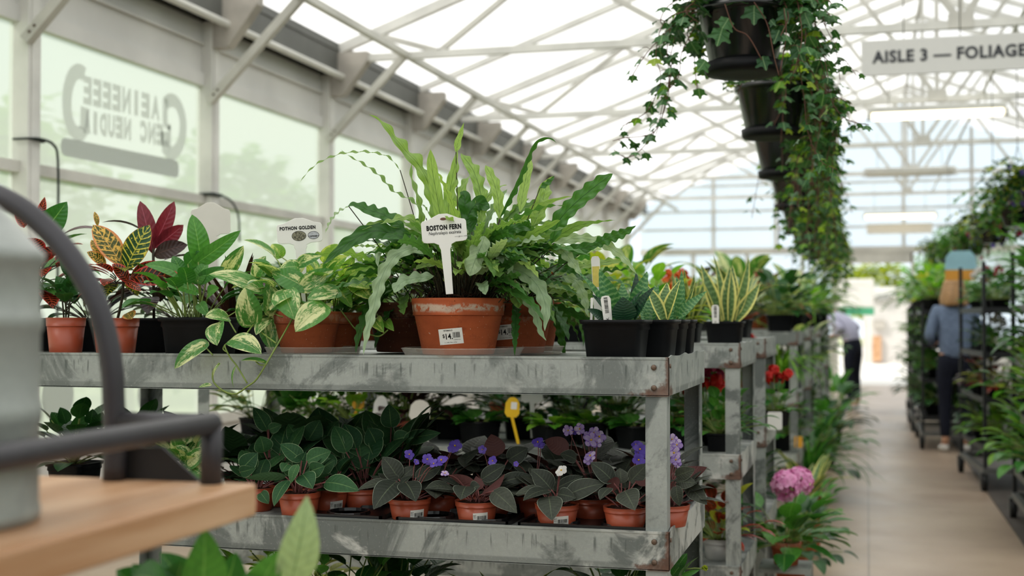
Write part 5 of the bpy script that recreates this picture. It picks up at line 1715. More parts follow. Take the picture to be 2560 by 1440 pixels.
violet(750, VD - .02, 'green-leaved violet without flowers at the left front of the lower shelf', [
    ((754, 1152), (700, 1110), 44, .02, .03, .1, .5), ((814, 1206), (900, 1228), 50, -.03, -.08, .2, .8), ((757, 1186), (782, 1222), 50, -.04, -.08, .1, .6), ((720, 1202), (685, 1266), 38, -.03, -.08, .5, .5), ((714, 1192), (612, 1196), 22, 0, -.03, 2.6, .3),
    ((744, 1162), (728, 1208), 30, -.05, -.06, .6, .3), ((768, 1152), (828, 1128), 44, .0, .01, .1, .4), ((775, 1178), (812, 1165), 40, -.02, -.03, .5, .5), ((740, 1175), (765, 1130), 40, .02, .03, .4, .4), ((735, 1185), (705, 1160), 40, .02, .02, .3, .4), ((720, 1160), (705, 1180), 30, 0, -.02, .2, .4)],
    'violet_green', 8, label=None, seed=16, h=.056, r=.051)
violet(822, VD + .08, 'green-leaved pot tucked behind, white barcode label facing front', [((800, 1175), (838, 1150), 40, 0, 0, .2, .5)], 'violet_green', 12, seed=17, label=.5, h=.056)
violet(640, VD + .03, 'green-leaved pot at the far left of the lower shelf by the wooden cart', [((605, 1172), (645, 1132), 44, 0, 0, .2, .5), ((600, 1180), (640, 1170), 30, -.02, -.05, .8, .5), ((650, 1230), (672, 1260), 30, -.04, -.06, .2, .5)], 'violet_green', 16, seed=18, h=.056)
rows = [(925, 0.43, 'violet_green', 'back-row green violet behind the gap left of the purple flowers', 1.35), (490, .3, 'violet_green', 'back-row green violet seen through the cart rail', 1.3), (1050, .36, 'violet', 'back-row dark violet beside the cream tag', 1.0), (690, 0.18, 'violet_green', 'second-row green violet behind the left front pot', 1.25), (785, 0.25, 'violet_green', 'second-row green violet with upright dark leaves', 1.3), (908, 0.2, 'violet_green', 'second-row green violet left of the purple flowers', 1.3),
        (985, 0.27, 'violet_green', 'tall green-leaved plant behind the purple violets', 1.5), (610, 0.330, 'violet_green', 'back-row green violet behind the cart corner', 1.3), (740, 0.36, 'violet_green', 'back-row green violet under the top tray, left part', 1.4), (832, 0.37, 'violet_green', 'back-row green violet beside the cream tag', 1.4),
        (1095, 0.180, 'violet', 'second-row violet with deep blue flower', 1.0), (1235, 0.180, 'violet', 'second-row violet with an upright brown leaf', 1.0), (1345, 0.180, 'violet', 'second-row violet with few small buds', 1.0), (1480, 0.180, 'violet', 'second-row violet crowned by pale purple flowers', 1.0),
        (1590, 0.2, 'violet', 'second-row violet half behind the corner post', 1.0), (1180, 0.330, 'violet', 'back-row dark violet below the yellow tag', 1.0), (1300, 0.330, 'violet', 'back-row dark violet in the middle of the shelf', 1.0), (1420, 0.330, 'violet', 'back-row violet under the purple flower cluster', 1.0), (1140, .47, 'violet', 'rearmost dark violet behind the cream tag', 1.0), (1250, .47, 'violet', 'rearmost dark violet directly under the yellow tag', 1.0), (1355, .47, 'violet', 'rearmost dark violet in front of the bright primrose', 1.0), (1478, .48, 'violet', 'rearmost dark violet behind the pale purple cluster', 1.0), (1640, .47, 'violet', 'rearmost dark violet behind the corner post', 1.0), (1540, 0.330, 'violet', 'back-row violet nearest the rear post', 1.0)]
fl = {1095: [(1138, 1115, .0, .018), (1130, 1122, .0, .012), (1072, 1150, -.05, .012)], 1235: [(1206, 1124, 0, .011), (1232, 1152, -.08, .012)], 1345: [(1345, 1106, .02, .015), (1352, 1112, .02, .01), (1290, 1160, -.1, .007)],
      1480: [(1421, 1076, .05, .014), (1450, 1072, .05, .015), (1484, 1082, .03, .016), (1478, 1100, .02, .018), (1497, 1092, .03, .017), (1470, 1092, .03, .014), (1492, 1106, .02, .014), (1476, 1140, -.05, .015), (1470, 1150, -.05, .012)], 1590: [(1590, 1112, 0, .012)], 1420: [(1432, 1080, 0, .011)]}
extra_l = {690: [((668, 1075), (633, 1018), 40, .05, .05, .2, .2), ((672, 1074), (704, 1062), 26, .05, .05, .4, .4), ((660, 1130), (650, 1090), 50, 0, 0, .3, .4)], 985: [((978, 1068), (972, 1010), 48, .05, .05, 0, .2), ((1010, 1100), (1102, 1082), 36, 0, -.02, .5, .7), ((940, 1110), (920, 1070), 54, 0, 0, .2, .3), ((985, 1100), (1030, 1090), 40, .02, 0, .3, .5)],
           1235: [((1238, 1140), (1228, 1085), 54, .02, .03, 2.9, .1), ((1270, 1150), (1320, 1120), 44, .02, .02, .3, .4)], 1480: [((1420, 1125), (1362, 1100), 44, .03, .03, 2.9, .2), ((1440, 1150), (1400, 1135), 40, 0, 0, .3, .5)], 908: [((865, 1130), (835, 1065), 54, 0, .02, .2, .3), ((890, 1120), (860, 1060), 50, .02, .03, .3, .3)],
           785: [((770, 1100), (800, 1050), 50, .02, .03, .3, .3), ((745, 1110), (720, 1060), 44, .02, .03, .3, .3)]}
for (px, dd, lm, lab, sz) in rows:
    sz *= 1.12 if dd < .25 else 1.3
    violet(px, dd, lab, extra_l.get(px, []), lm, 26 if px not in extra_l else 20, fl.get(px, ()), 'petal_violet' if px != 1480 else 'petal_lilac', seed=px, sz=sz)
# plants at the left end of the lower shelf
c = at_y(190, 2.79 + .3, Z2)
t = plant('potted_foliage_plant', 'dark glossy plant on the lower shelf behind the watering can', 'potted plant', c)
pot_square(t, c, .06, .075, 'blackpot')
a, s_ = MB(), MB()
dz = depth(c)
for (bp, tp, wp_, ro) in [((150, 1070), (128, 1030), 40, .2), ((190, 1090), (205, 1030), 46, .3), ((165, 1060), (150, 1018), 36, .2), ((225, 1060), (232, 1022), 36, .3), ((240, 1070), (258, 1030), 36, .2), ((185, 1100), (150, 1100), 40, .4)]:
    pleaf(a, bp, tp, wp_, dz, dz, ro, .4, 'ovate', .1, fold=.2)
for i in range(40):
    az = rr.uniform(-PI, PI)
    rnd_leaf(a, c + Vector((0, 0, .065)), az, rr.uniform(0, 1.2), .07, .05, 'ovate', .5, rr.uniform(.04, .15), s_, fold=.2, rnd=rr.random())
a.build('leaves', 'deep', t); s_.build('stems', 'stem', t)
c = at_y(470, 2.79 + .13, Z2)
t = plant('potted_pothos', 'small mottled pothos seen through the cart rail', 'potted plant', c)
pot_square(t, c, .055, .07, 'blackpot')
a, s_ = MB(), MB()
dz = depth(c)
for (bp, tp, wp_, ro) in [((470, 1160), (528, 1118), 44, .1), ((478, 1170), (520, 1196), 52, .2), ((465, 1140), (440, 1115), 36, .3), ((470, 1170), (452, 1190), 36, .3), ((440, 1120), (430, 1090), 36, .3), ((500, 1120), (545, 1105), 36, .2)]:
    pleaf(a, bp, tp, wp_, dz - .04, dz - .05, ro, .4, 'heart', .1, fold=.25, back=.14)
for i in range(26):
    az = rr.uniform(-PI, PI)
    rnd_leaf(a, c + Vector((0, 0, .06)), az, rr.uniform(0, 1.2), .06, .045, 'heart', .6, rr.uniform(.04, .12), s_, fold=.2, back=.14, rnd=rr.random())
a.build('leaves', 'pothos', t); s_.build('stems', 'stem', t)
c = at_y(350, 2.79 + .4, Z2)
t = plant('potted_foliage_plant', 'dark broad-leaved plant on the lower shelf behind the cart hoop', 'potted plant', c)
pot_square(t, c, .06, .075, 'blackpot')
a, s_ = MB(), MB()
for i in range(40):
    az = rr.uniform(-PI, PI)
    rnd_leaf(a, c + Vector((0, 0, .065)), az, rr.uniform(0, 1.2), .08, .055, 'ovate', .5, rr.uniform(.04, .13), s_, fold=.2, rnd=rr.random())
a.build('leaves', 'deep', t); s_.build('stems', 'stem', t)
# black carrying trays under the violets
def carry_tray(px0, px1, d, lab, dy=.27):
    a, e = spot(px0, d, Z2), spot(px1, d, Z2)
    t = MB()
    x0, x1, y0, y1 = a.x, e.x, 2.79 + .008, 2.79 + .008 + dy
    z = Z2
    bx(t, x0, x1, y0, y1, z + .0005, z + .004)
    for (p, q, r_, s) in ((x0, x1, y0, y0 + .006), (x0, x1, y1 - .006, y1), (x0, x0 + .006, y0, y1), (x1 - .006, x1, y0, y1)):
        bx(t, p, q, r_, s, z + .004, z + .011)
    nx = max(1, int((x1 - x0) / .115))
    for i in range(nx):
        for j in range(2):
            cx, cy_ = x0 + (i + .5) * (x1 - x0) / nx, y0 + (j + .5) * dy / 2
            lathe(t, (cx, cy_, z + .004), [(.052, 0), (.05, .007), (.046, .007), (.044, 0)], 20)
    return tag(t.build('carrying_tray', 'tray', None, smooth=False), lab, 'tray')
carry_tray(955, 1265, 2.885, 'black plastic carrying tray under the left front violets')
carry_tray(1285, 1640, 2.865, 'black plastic carrying tray under the right front violets')
carry_tray(670, 920, 2.9, 'black plastic carrying tray under the green-leaved violets')
a_ = on_z(1684, 1270, Z2)
t = MB()
for (k0, k1, h) in ((0, .13, .004),):
    bx(t, -.535, -.425, 2.92, 3.35, Z2 + .0005, Z2 + .004)
    for (p, q, r_, s) in ((-.535, -.425, 2.92, 2.93), (-.535, -.425, 3.34, 3.35), (-.535, -.527, 2.92, 3.35), (-.433, -.425, 2.92, 3.35)):
        bx(t, p, q, r_, s, Z2, Z2 + .022)
tag(t.build('carrying_tray', 'tray', None, smooth=False, bevel=.002), 'black plastic tray at the end of the lower shelf behind the corner post', 'tray')

# ------------------------------------------------------------------ background foliage kinds (built at the origin on a pot top)
def fol(kind, seed, s=1.0):
    """list of (part name, mesh builder, material) for a plant growing from the origin"""
    rr = random.Random(seed)
    a, b, s_ = MB(), MB(), MB()
    out = []
    O = Vector((0, 0, 0))
    def dome(mb, n, L, wd, prof='ovate', e=(-.1, 1.2), dr=.8, st=(.05, .14), **k):
        for i in range(n):
            az = rr.uniform(-PI, PI)
            rnd_leaf(mb, O + Vector((math.cos(az) * .02, math.sin(az) * .02, 0)) * s, az, rr.uniform(*e), L * rr.uniform(.7, 1.15) * s, wd * rr.uniform(.75, 1.1) * s, prof, dr * rr.uniform(.6, 1.3), rr.uniform(*st) * s, s_, .0018 * s, fold=.22, rnd=rr.random(), **k)
    if kind == 'bushy':
        dome(a, 60, .085, .055, st=(.03, .2)); out = [('leaves', a, 'green')]
    elif kind == 'deep':
        dome(a, 60, .1, .06, st=(.04, .2)); out = [('leaves', a, 'deep')]
    elif kind == 'light':
        dome(a, 60, .085, .05, st=(.03, .2)); out = [('leaves', a, 'bright')]
    elif kind == 'plum':
        dome(a, 50, .1, .055, st=(.04, .2)); out = [('leaves', a, 'plum')]
    elif kind == 'redleaf':
        dome(a, 40, .1, .05, st=(.04, .2)); dome(b, 16, .1, .05, st=(.04, .22)); out = [('leaves', a, 'croton_red'), ('leaves', b, 'yellowgreen')]
    elif kind == 'yellow':
        dome(a, 55, .085, .05, st=(.03, .2)); out = [('leaves', a, 'yellowgreen')]
    elif kind == 'primrose':
        dome(a, 22, .085, .06, 'ovate', (.1, .7), .6, (.01, .03)); out = [('leaves', a, 'green')]
    elif kind == 'primlight':
        dome(a, 22, .085, .06, 'ovate', (.1, .7), .6, (.01, .03)); out = [('leaves', a, 'bright')]
    elif kind in ('geranium', 'orange', 'pink', 'white', 'magenta'):
        dome(a, 40, .06, .06, 'heart', (-.1, 1.0), .5, (.05, .14), back=.14)
        nb = 5
        heads = []
        for i in range(nb):
            b = MB(); heads.append(b)
            az = rr.uniform(-PI, PI); rad = rr.uniform(.0, .07) * s
            q = Vector((math.cos(az) * rad, math.sin(az) * rad, rr.uniform(.17, .24) * s))
            tube(s_, cr([O, q * .5 + Vector((0, 0, .03 * s)), q], 6), .002 * s, 5)
            for j in range(16):
                n = Vector((rr.gauss(0, 1), rr.gauss(0, 1), rr.gauss(.5, 1))).normalized()
                flower(b, None, q + n * .024 * s, n, .017 * s, rr)
        pm_ = {'geranium': 'petal_red', 'orange': 'petal_orange', 'pink': 'petal_pink', 'white': 'petal_white', 'magenta': 'petal_magenta'}[kind]
        out = [('leaves', a, 'green')] + [('flower_head', q, pm_) for q in heads]
    elif kind == 'hydrangea':
        dome(a, 50, .15, .095, 'ovate', (-.3, .9), .5, (.04, .18))
        heads = []
        for i in range(3):
            b = MB(); heads.append(b)
            q = Vector((rr.uniform(-.05, .07), rr.uniform(-.05, .05), rr.uniform(.22, .3))) * s
            tube(s_, cr([O, q * .5, q], 6), .003, 5)
            for j in range(46):
                n = Vector((rr.gauss(0, 1), rr.gauss(0, 1), rr.gauss(.35, 1))).normalized()
                flower(b, None, q + n * .05 * s, n, .02 * s, rr, 4)
        out = [('leaves', a, 'green')] + [('flower_head', q, 'petal_pink') for q in heads]
    elif kind == 'fern':
        for i in range(34):
            az = rr.uniform(-PI, PI); e0 = rr.uniform(.5, 1.4)
            sp, ns = arch(O, az, e0, e0 - rr.uniform(1.2, 2.0), rr.uniform(.25, .42) * s, 14)
            tube(s_, sp, .0015 * s, 4, cap=False)
            for k in range(2, 13):
                tg = (sp[k + 1] - sp[k]).normalized() if k + 1 < len(sp) else (sp[k] - sp[k - 1]).normalized()
                sd_ = tg.cross(ns[k]).normalized()
                ln = .055 * s * math.sin(PI * (k / 14) ** .7) + .008 * s
                for sg in (-1, 1):
                    leaf3(a, sp[k], sp[k] + (sd_ * sg + tg * .35).normalized() * ln, .019 * s, ns[k], .05, 'lance', 4, cols=2, fold=.1, rnd=rr.random())
        out = [('fronds', a, 'bright' if seed % 2 else 'green')]
    elif kind == 'grass':
        for i in range(60):
            az = rr.uniform(-PI, PI); e0 = rr.uniform(.7, 1.5)
            sp, ns = arch(O + Vector((math.cos(az), math.sin(az), 0)) * .02 * s, az, e0, e0 - rr.uniform(1.3, 2.6), rr.uniform(.25, .48) * s, 12)
            blade(a, sp, ns, .02 * s, 'grass', 2, .35, rnd=rr.random())
        out = [('leaves', a, 'green' if seed % 2 else 'bright')]
    elif kind == 'strap':
        for i in range(22):
            az = rr.uniform(-PI, PI); e0 = rr.uniform(.7, 1.45)
            sp, ns = arch(O + Vector((math.cos(az), math.sin(az), 0)) * .02 * s, az, e0, e0 - rr.uniform(.3, 1.3), rr.uniform(.2, .36) * s, 12)
            blade(a, sp, ns, .04 * s, 'strap', 4, .3, rnd=rr.random())
        out = [('leaves', a, 'green' if seed % 2 else 'sans_yellow')]
    elif kind == 'sans':
        for i in range(13):
            az = rr.uniform(-PI, PI); e0 = rr.uniform(1.0, 1.5)
            sp, ns = arch(O + Vector((math.cos(az), math.sin(az), 0)) * .03 * s, az, e0 - .2, e0, rr.uniform(.14, .27) * s, 12)
            blade(a, sp, ns, .045 * s, 'sans', 4, .35, rnd=rr.random())
        out = [('leaves', a, 'sans_yellow')]
    elif kind == 'philo':
        dome(a, 26, .15, .085, 'heart', (.1, 1.2), .7, (.1, .28), back=.14); out = [('leaves', a, 'green' if seed % 2 else 'pothos')]
    elif kind == 'cascade':
        for i in range(70):
            az = rr.uniform(-PI, PI); e0 = rr.uniform(.2, 1.2)
            sp, ns = arch(O + Vector((math.cos(az), math.sin(az), 0)) * .05 * s, az, e0, e0 - rr.uniform(1.8, 2.9), rr.uniform(.2, .5) * s, 12)
            tube(s_, sp, .002 * s, 4, cap=False)
            for k in range(1, 12):
                for sg in (-1, 1):
                    rnd_leaf(a if rr.random() < .75 else b, sp[k], az + sg * rr.uniform(.6, 1.8), rr.uniform(-.6, .7), .05 * s, .03 * s, 'ovate', .4, fold=.2, rnd=rr.random())
        out = [('leaves', a, 'green' if seed % 2 else 'deep'), ('leaves', b, 'yellowgreen' if seed % 3 else 'bright')]
    if s_.v:
        out.append(('stems', s_, 'stem'))
    return [o for o in out if o[1].v]
PROTO = {}
PLANT_NAMES = dict(bushy='potted_foliage_plant', deep='potted_foliage_plant', light='potted_foliage_plant', plum='potted_foliage_plant', redleaf='potted_croton', yellow='potted_foliage_plant', primrose='potted_primrose', primlight='potted_primrose',
                   geranium='potted_geranium', orange='potted_flower', pink='potted_flower', white='potted_flower', magenta='potted_flower', hydrangea='potted_hydrangea', fern='potted_fern', grass='potted_spider_plant', strap='potted_strap_plant', sans='potted_snake_plant', philo='potted_philodendron', cascade='hanging_plant')
def bgplant(kind, loc, lab, group, pot='black', r=.065, h=.085, s=1.0, rz=0.0, seed=0, name=None):
    """a background pot plant; repeats are copies of the first of their kind with its parts"""
    key = (kind, seed, pot, r, h)
    if key not in PROTO:
        t = thing(name or PLANT_NAMES[kind], lab, 'potted plant', (0, 0, 0), group)
        o = Vector((0, 0, 0))
        if pot == 'black': pot_square(t, o, r, h, 'blackpot')
        elif pot == 'clay': pot_clay(t, o, r, h, 'terra2')
        elif pot == 'red': pot_plastic(t, o, r, h, 'redpot')
        elif pot == 'grey': pot_plastic(t, o, r, h, 'greypot')
        elif pot == 'white': pot_plastic(t, o, r, h, 'sign')
        elif pot == 'round': pot_plastic(t, o, r, h, 'blackgloss')
        for (nm, mb, m) in fol(kind, seed + 50):
            mb.v = [p + Vector((0, 0, h * .88)) for p in mb.v]
            mb.build(nm, m, t)
        PROTO[key] = t
    else:
        t = copy_tree(PROTO[key])
        t.name = name or PLANT_NAMES[kind]
        tag(t, lab, 'potted plant', group)
    t.location = loc; t.rotation_euler.z = rz; t.scale = (s, s, s)
    return t

# second bench, top tray
G2 = 'plants on the second bench'
def bp2(bench_i, zi, px, frac):
    y0, y1 = BEN[bench_i]
    y = y0 + .11 + frac * (y1 - y0 - .22)
    return at_y(px, y, [Z1, Z2, Z3][zi])
dd = 4.62
c = bp2(1, 0, 1812, .08)
t = thing('potted_snake_plant', 'yellow-edged snake plant in black pot at the second bench corner', 'potted plant', c, G2)
pot_square(t, c, .068, .078, 'blackpot')
a = MB(); dz = depth(c)
for (bp, tp, wp_, ro, m) in [((1800, 802), (1752, 660), 36, .1, 0), ((1806, 802), (1783, 636), 22, .5, 0), ((1818, 802), (1825, 666), 44, 0, 0), ((1832, 800), (1872, 640), 28, .5, 0), ((1828, 800), (1830, 660), 34, .3, 0), ((1836, 800), (1900, 708), 36, .2, 0), ((1800, 800), (1732, 660), 28, .7, 0), ((1796, 802), (1768, 720), 30, .6, 0)]:
    pleaf(a, bp, tp, wp_, dz, dz, ro, .1, 'sans', fold=.35, n=12)
a.build('leaves', 'sans_yellow', t)
stick('white barcode stick in the second bench snake plant', 1789, 808, 1788, 762, 19, dz - .1)
items = [('sans', 1715, .55, 'black', 'yellowish snake plant behind the corner one on the second bench', 0, .9), ('yellow', 1660, .3, 'clay', 'yellow leafed plant in terracotta pot behind the small snake plants', 0, .8), ('light', 1622, .8, 'black', 'pale green bush on the second bench behind the snake plants', 0, 1.0),
         ('philo', 1435, .2, 'black', 'green broad-leaved plant in black pot right of the ferns, second bench', 1, .75), ('yellow', 1510, .85, 'black', 'yellow green plant on the second bench right of the ferns', 0, 1.1), ('redleaf', 1380, .6, 'black', 'red and yellow leaved plant on the second bench behind the ferns', 0, 1.1), ('plum', 1010, .4, 'black', 'dark purple plant on the second bench left of the tall fronds', 0, 1.15), ('bushy', 1290, .3, 'black', 'green bush hidden behind the fern pots on the second bench', 0, 1.0),
         ('fern', 905, .6, 'clay', 'feathery fern in clay pot on the second bench behind the pothos tag', 1, 1.1), ('fern', 660, .5, 'clay', 'feathery fern on the second bench between the two tags', 0, 1.15), ('deep', 770, .3, 'black', 'dark green bush behind the golden pothos on the second bench', 0, 1.0), ('bushy', 1130, .6, 'black', 'green bush right behind the main fern on the second bench', 0, 1.1), ('deep', 1232, .95, 'black', 'dark leafy plant at the rear of the second bench', 0, 1.1)]
for (kd, px, fr, pt, lab, sd_, s) in items:
    bgplant(kd, bp2(1, 0, px, fr), lab, G2, pt, s=s, rz=px * .37, seed=sd_)
# second bench, middle tray (seen through the gap above the violets)
items = [('bushy', 800, .2, 'clay', 'green plant in clay pot on the second bench middle tray, under the orange tag', 0, .85), ('philo', 735, .3, 'clay', 'tall green plant in clay pot on the middle tray near the rear post', 1, .7), ('light', 884, .15, 'clay', 'leggy light plant in wide clay pot on the middle tray', 0, .9), ('plum', 1010, .3, 'red', 'purple-black plant in red pot behind the cream tag', 0, .9), ('philo', 640, .5, 'black', 'pale leaved plant seen left under the top tray', 0, .8),
         ('primrose', 1200, .2, 'black', 'dark green primrose in black pot left of the yellow tag', 0, 1.0), ('primrose', 1130, .6, 'black', 'green primrose behind the cream tag, middle tray', 0, 1.0), ('primlight', 1378, .12, 'black', 'bright green primrose right of the yellow tag', 0, .95), ('primlight', 1478, .42, 'black', 'light green primrose above the pale purple violets', 0, .97), ('primrose', 1590, .15, 'black', 'green primrose left of the corner post, middle tray', 0, .97), ('primrose', 1700, .15, 'black', 'green primrose just right of the corner post', 0, .97), ('bushy', 1800, .12, 'black', 'leafy green plant at the right end of the second bench middle tray', 0, .75),
         ('geranium', 1440, .75, 'black', 'red flowering geranium under the top tray, left one', 0, .9), ('geranium', 1550, .8, 'black', 'red geranium under the top tray, half hidden', 0, .85), ('geranium', 1695, .7, 'black', 'red geranium right behind the near bench rear post', 0, .8), ('magenta', 1762, 1.0, 'black', 'magenta flower at the rear of the second bench middle tray', 0, 1.0), ('deep', 1300, .75, 'black', 'dark plant behind the yellow tag, middle tray', 0, 1.0), ('deep', 1062, .95, 'black', 'dark leafy plant at the back of the middle tray', 0, 1.0), ('bushy', 960, .75, 'black', 'green plant behind the white tag at the back of the middle tray', 0, 1.0)]
for (kd, px, fr, pt, lab, sd_, s) in items:
    bgplant(kd, bp2(1, 1, px, fr), lab, G2, pt, s=s, rz=px * .37, seed=sd_)
bgplant('geranium', bp2(1, 1, 1795, .58), 'big red geranium bloom seen between the near and second bench posts', G2, 'black', s=.8, rz=2.2, seed=3)
# second bench low tray, and near bench low tray
c = bp2(1, 2, 1795, .1)
bgplant('redleaf', c, 'bronze rosette plant in grey pot on the second bench low tray', G2, 'grey', r=.07, h=.09, s=.8, seed=0)
for (px, fr, kd, lab) in ((1700, .5, 'deep', 'dark plant at the back of the second bench low tray'), (1500, .4, 'bushy', 'green plant on the second bench low tray, left of the corner post')):
    bgplant(kd, bp2(1, 2, px, fr), lab, G2, 'black', s=1, seed=0)
GL = 'plants on the near bench low tray'
for i, (px, fr, kd, s, lab) in enumerate(((640, .2, 'light', .9, 'light green plant at the very bottom below the wooden cart'), (860, .1, 'bushy', 1.0, 'green plant at the bottom edge below the left violets'), (990, .6, 'deep', 1.0, 'dark plant at the bottom edge below the first violet'), (1130, .1, 'primlight', 1.3, 'pale leafed plant at the bottom edge, middle'), (1285, .55, 'strap', .7, 'strap-leaved plant at the bottom edge, middle right'), (1430, .15, 'primlight', 1.2, 'light plant at the bottom edge below the white-bud violet'), (1535, .75, 'deep', 1.0, 'dark plant at the bottom edge left of the corner post'), (740, .8, 'yellow', .9, 'yellowish plant at the bottom edge by the near leaves'))):
    bgplant(kd, bp2(0, 2, px, fr), lab, GL, 'black', s=s, rz=px, seed=i % 2 if kd == 'strap' else 0)
c = at_y(1665, 3.2, Z3)
t = thing('potted_foliage_plant', 'green plant with a yellow bud reaching past the bench end', 'potted plant', c, GL)
pot_plastic(t, c, .06, .08, 'blackpot')
a, s_, f = MB(), MB(), MB()
dz = depth(c)
for (bp, tp, wp_, ro) in [((1690, 1420), (1718, 1383), 26, .3), ((1680, 1440), (1712, 1400), 34, .2), ((1700, 1440), (1750, 1424), 14, .5)]:
    pleaf(a, bp, tp, wp_, dz, dz, ro, .4, 'ovate', fold=.3)
for i in range(16):
    az = rr.uniform(-PI, PI)
    rnd_leaf(a, c + Vector((0, 0, .07)), az, rr.uniform(.2, 1.2), .08, .045, 'ovate', .5, rr.uniform(.05, .14), s_, fold=.2, rnd=rr.random())
tube(s_, cr([c + Vector((0, 0, .07)), P(1690, 1440, dz), P(1725, 1422, dz), P(1760, 1422, dz)], 10), .002, 5)
for i in range(5):
    flower(f, None, P(1762, 1421, dz), Vector((rr.gauss(0, 1), rr.gauss(0, 1), 1)), .008, rr)
a.build('leaves', 'green', t); s_.build('stems', 'stem', t); f.build('bud', 'yellowgreen', t)

# further benches: rows of plants, label by bench and order from the aisle
KL = dict(bushy='bushy green plant', deep='dark green plant', light='light green bush', plum='dark purple plant', redleaf='red and yellow leaved plant', yellow='yellow green plant', primrose='low green primrose', primlight='bright green primrose', geranium='red geranium', orange='orange flowering plant', pink='pink flowering plant', white='white flowering plant', magenta='magenta flowering plant', hydrangea='pink hydrangea', fern='feathery fern', grass='spider plant with arching blades', strap='strap-leaved plant', sans='snake plant', philo='broad-leaved plant')
ORD = ['at the aisle end', 'second from the aisle', 'third from the aisle', 'fourth from the aisle', 'fifth from the aisle', 'sixth from the aisle', 'seventh from the aisle']
BN = {2: 'third bench', 3: 'fourth bench', 4: 'fifth bench', 5: 'sixth bench', 6: 'farthest bench'}
TN = ['top tray', 'middle tray', 'low tray']
fill = {(2, 0): [('strap', 1.0), ('orange', .9), ('philo', 1.1), ('fern', 1.3), ('light', 1.3), ('redleaf', 1.3), ('deep', 1.3)], (2, 1): [('geranium', 1.15), ('deep', 1.0), ('bushy', 1.0), ('primlight', 1.2), ('deep', 1)], (2, 2): [('deep', 1.0), ('bushy', 1.0)],
        (3, 0): [('deep', 1.3), ('philo', 1.3), ('plum', 1.4), ('fern', 1.4), ('grass', 1.3), ('bushy', 1.5)], (3, 1): [('grass', 1.1), ('deep', 1.2), ('bushy', 1.1)], (3, 2): [('bushy', 1.2), ('deep', 1.1)],
        (4, 0): [('philo', 1.4), ('redleaf', 1.5), ('grass', 1.4), ('light', 1.4), ('fern', 1.5)], (4, 1): [('philo', 1.2), ('deep', 1.2)], (4, 2): [('deep', 1.2)],
        (5, 0): [('grass', 1.5), ('deep', 1.5), ('fern', 1.6), ('bushy', 1.5), ('light', 1.5)], (5, 1): [('deep', 1.3)], (6, 0): [('deep', 1.7), ('philo', 1.5), ('bushy', 1.7), ('fern', 1.7)], (6, 1): [('bushy', 1.4)]}
rr = random.Random(77)
for (bi, zi), lst in fill.items():
    y0, y1 = BEN[bi]
    for i, (kd, s) in enumerate(lst):
        x = BX - .11 - i * .27 - rr.uniform(0, .03)
        y = y0 + .12 + rr.uniform(0, .12) if i % 2 == 0 else y0 + .2 + rr.uniform(0, .2)
        bgplant(kd, (x, y, [Z1, Z2, Z3][zi]), '%s on the %s %s, %s' % (KL[kd], BN[bi], TN[zi], ORD[i]), 'plants on the %s' % BN[bi], ['black', 'clay', 'black'][i % 3] if kd not in ('orange',) else 'clay', s=s, rz=rr.uniform(0, 6), seed=1 if kd in ('strap', 'philo', 'fern') and (bi + i) % 2 else 0)
# aisle-side plants between and in front of the benches
AG = 'plants at the aisle edge'
def floor_stand(c, h, lab):
    t = thing('plant_stand', lab, 'plant stand', c, 'low plant stands')
    b = MB(); bx(b, c[0] - .1, c[0] + .1, c[1] - .1, c[1] + .1, h - .02, h); b.build('top', 'galv2', t, smooth=False)
    for sx in (-1, 1):
        for sy in (-1, 1):
            b = MB(); bx(b, c[0] + sx * .09 - .012, c[0] + sx * .09 + .012, c[1] + sy * .09 - .012, c[1] + sy * .09 + .012, 0, h - .02); b.build('leg', 'galv2', t, smooth=False)
hx_ = at_y(1962, 5.3, 0).x
floor_stand((hx_, 5.3, 0), .3, 'low metal stand under the pink hydrangea')
bgplant('hydrangea', Vector((hx_, 5.3, .3)), 'pink hydrangea in bloom at the aisle edge', AG, 'clay', r=.06, h=.09, s=1.0, rz=.6)
for (px, y, kd, pot, s, lab) in ((1975, 6.45, 'deep', 'clay', 1.15, 'dark leafy floor plant in clay pot beyond the hydrangea'), (2012, 7.3, 'bushy', 'clay', 1.2, 'leafy floor plant in small terracotta pot at the aisle edge'), (2012, 8.05, 'strap', 'clay', 1.4, 'strap-leaved floor plant in terracotta pot at the aisle edge'),
                                 (2022, 9.4, 'grass', 'clay', 1.4, 'large spider plant with drooping blades at the aisle edge'), (2012, 9.75, 'deep', 'black', 1.9, 'dark tall bush on the floor behind the spider plant'), (2048, 11.6, 'bushy', 'black', 1.9, 'green floor bush halfway down the aisle'), (2072, 13.8, 'deep', 'black', 2.0, 'dark floor bush far down the aisle, left side'), (2086, 16.6, 'philo', 'black', 1.7, 'broad-leaved floor plant near the second person')):
    p = at_y(px, y, 0)
    bgplant(kd, p, lab, AG, pot, r=.075 if pot == 'clay' else .065, h=.12 if pot == 'clay' else .085, s=s, rz=px, seed=1 if kd in ('philo', 'grass') else 0)
bgplant('geranium', Vector((at_y(1938, 5.72, 0).x, 5.72, Z2)), 'red geranium blooming beside the third bench post', 'plants on the third bench', 'black', s=.78, rz=1, seed=4)
# hanging labels on the third and fourth bench rims
def rim_card(px, py, d, w_, h_, m, lab):
    c = P(px, py, d)
    b = MB(); prism(b, rrect(w_, h_, .008), c, RT, UP, -F, .002)
    tag(b.build('price_card', m, None, smooth=False), lab, 'card')
rim_card(1937, 1052, D(1937, -.006, 5.56), .062, .075, 'tag', 'white card clipped to the third bench middle tray')
rim_card(1996, 1105, D(1996, -.008, 8.2), .05, .07, 'tagorange', 'orange and white card on the fourth bench')

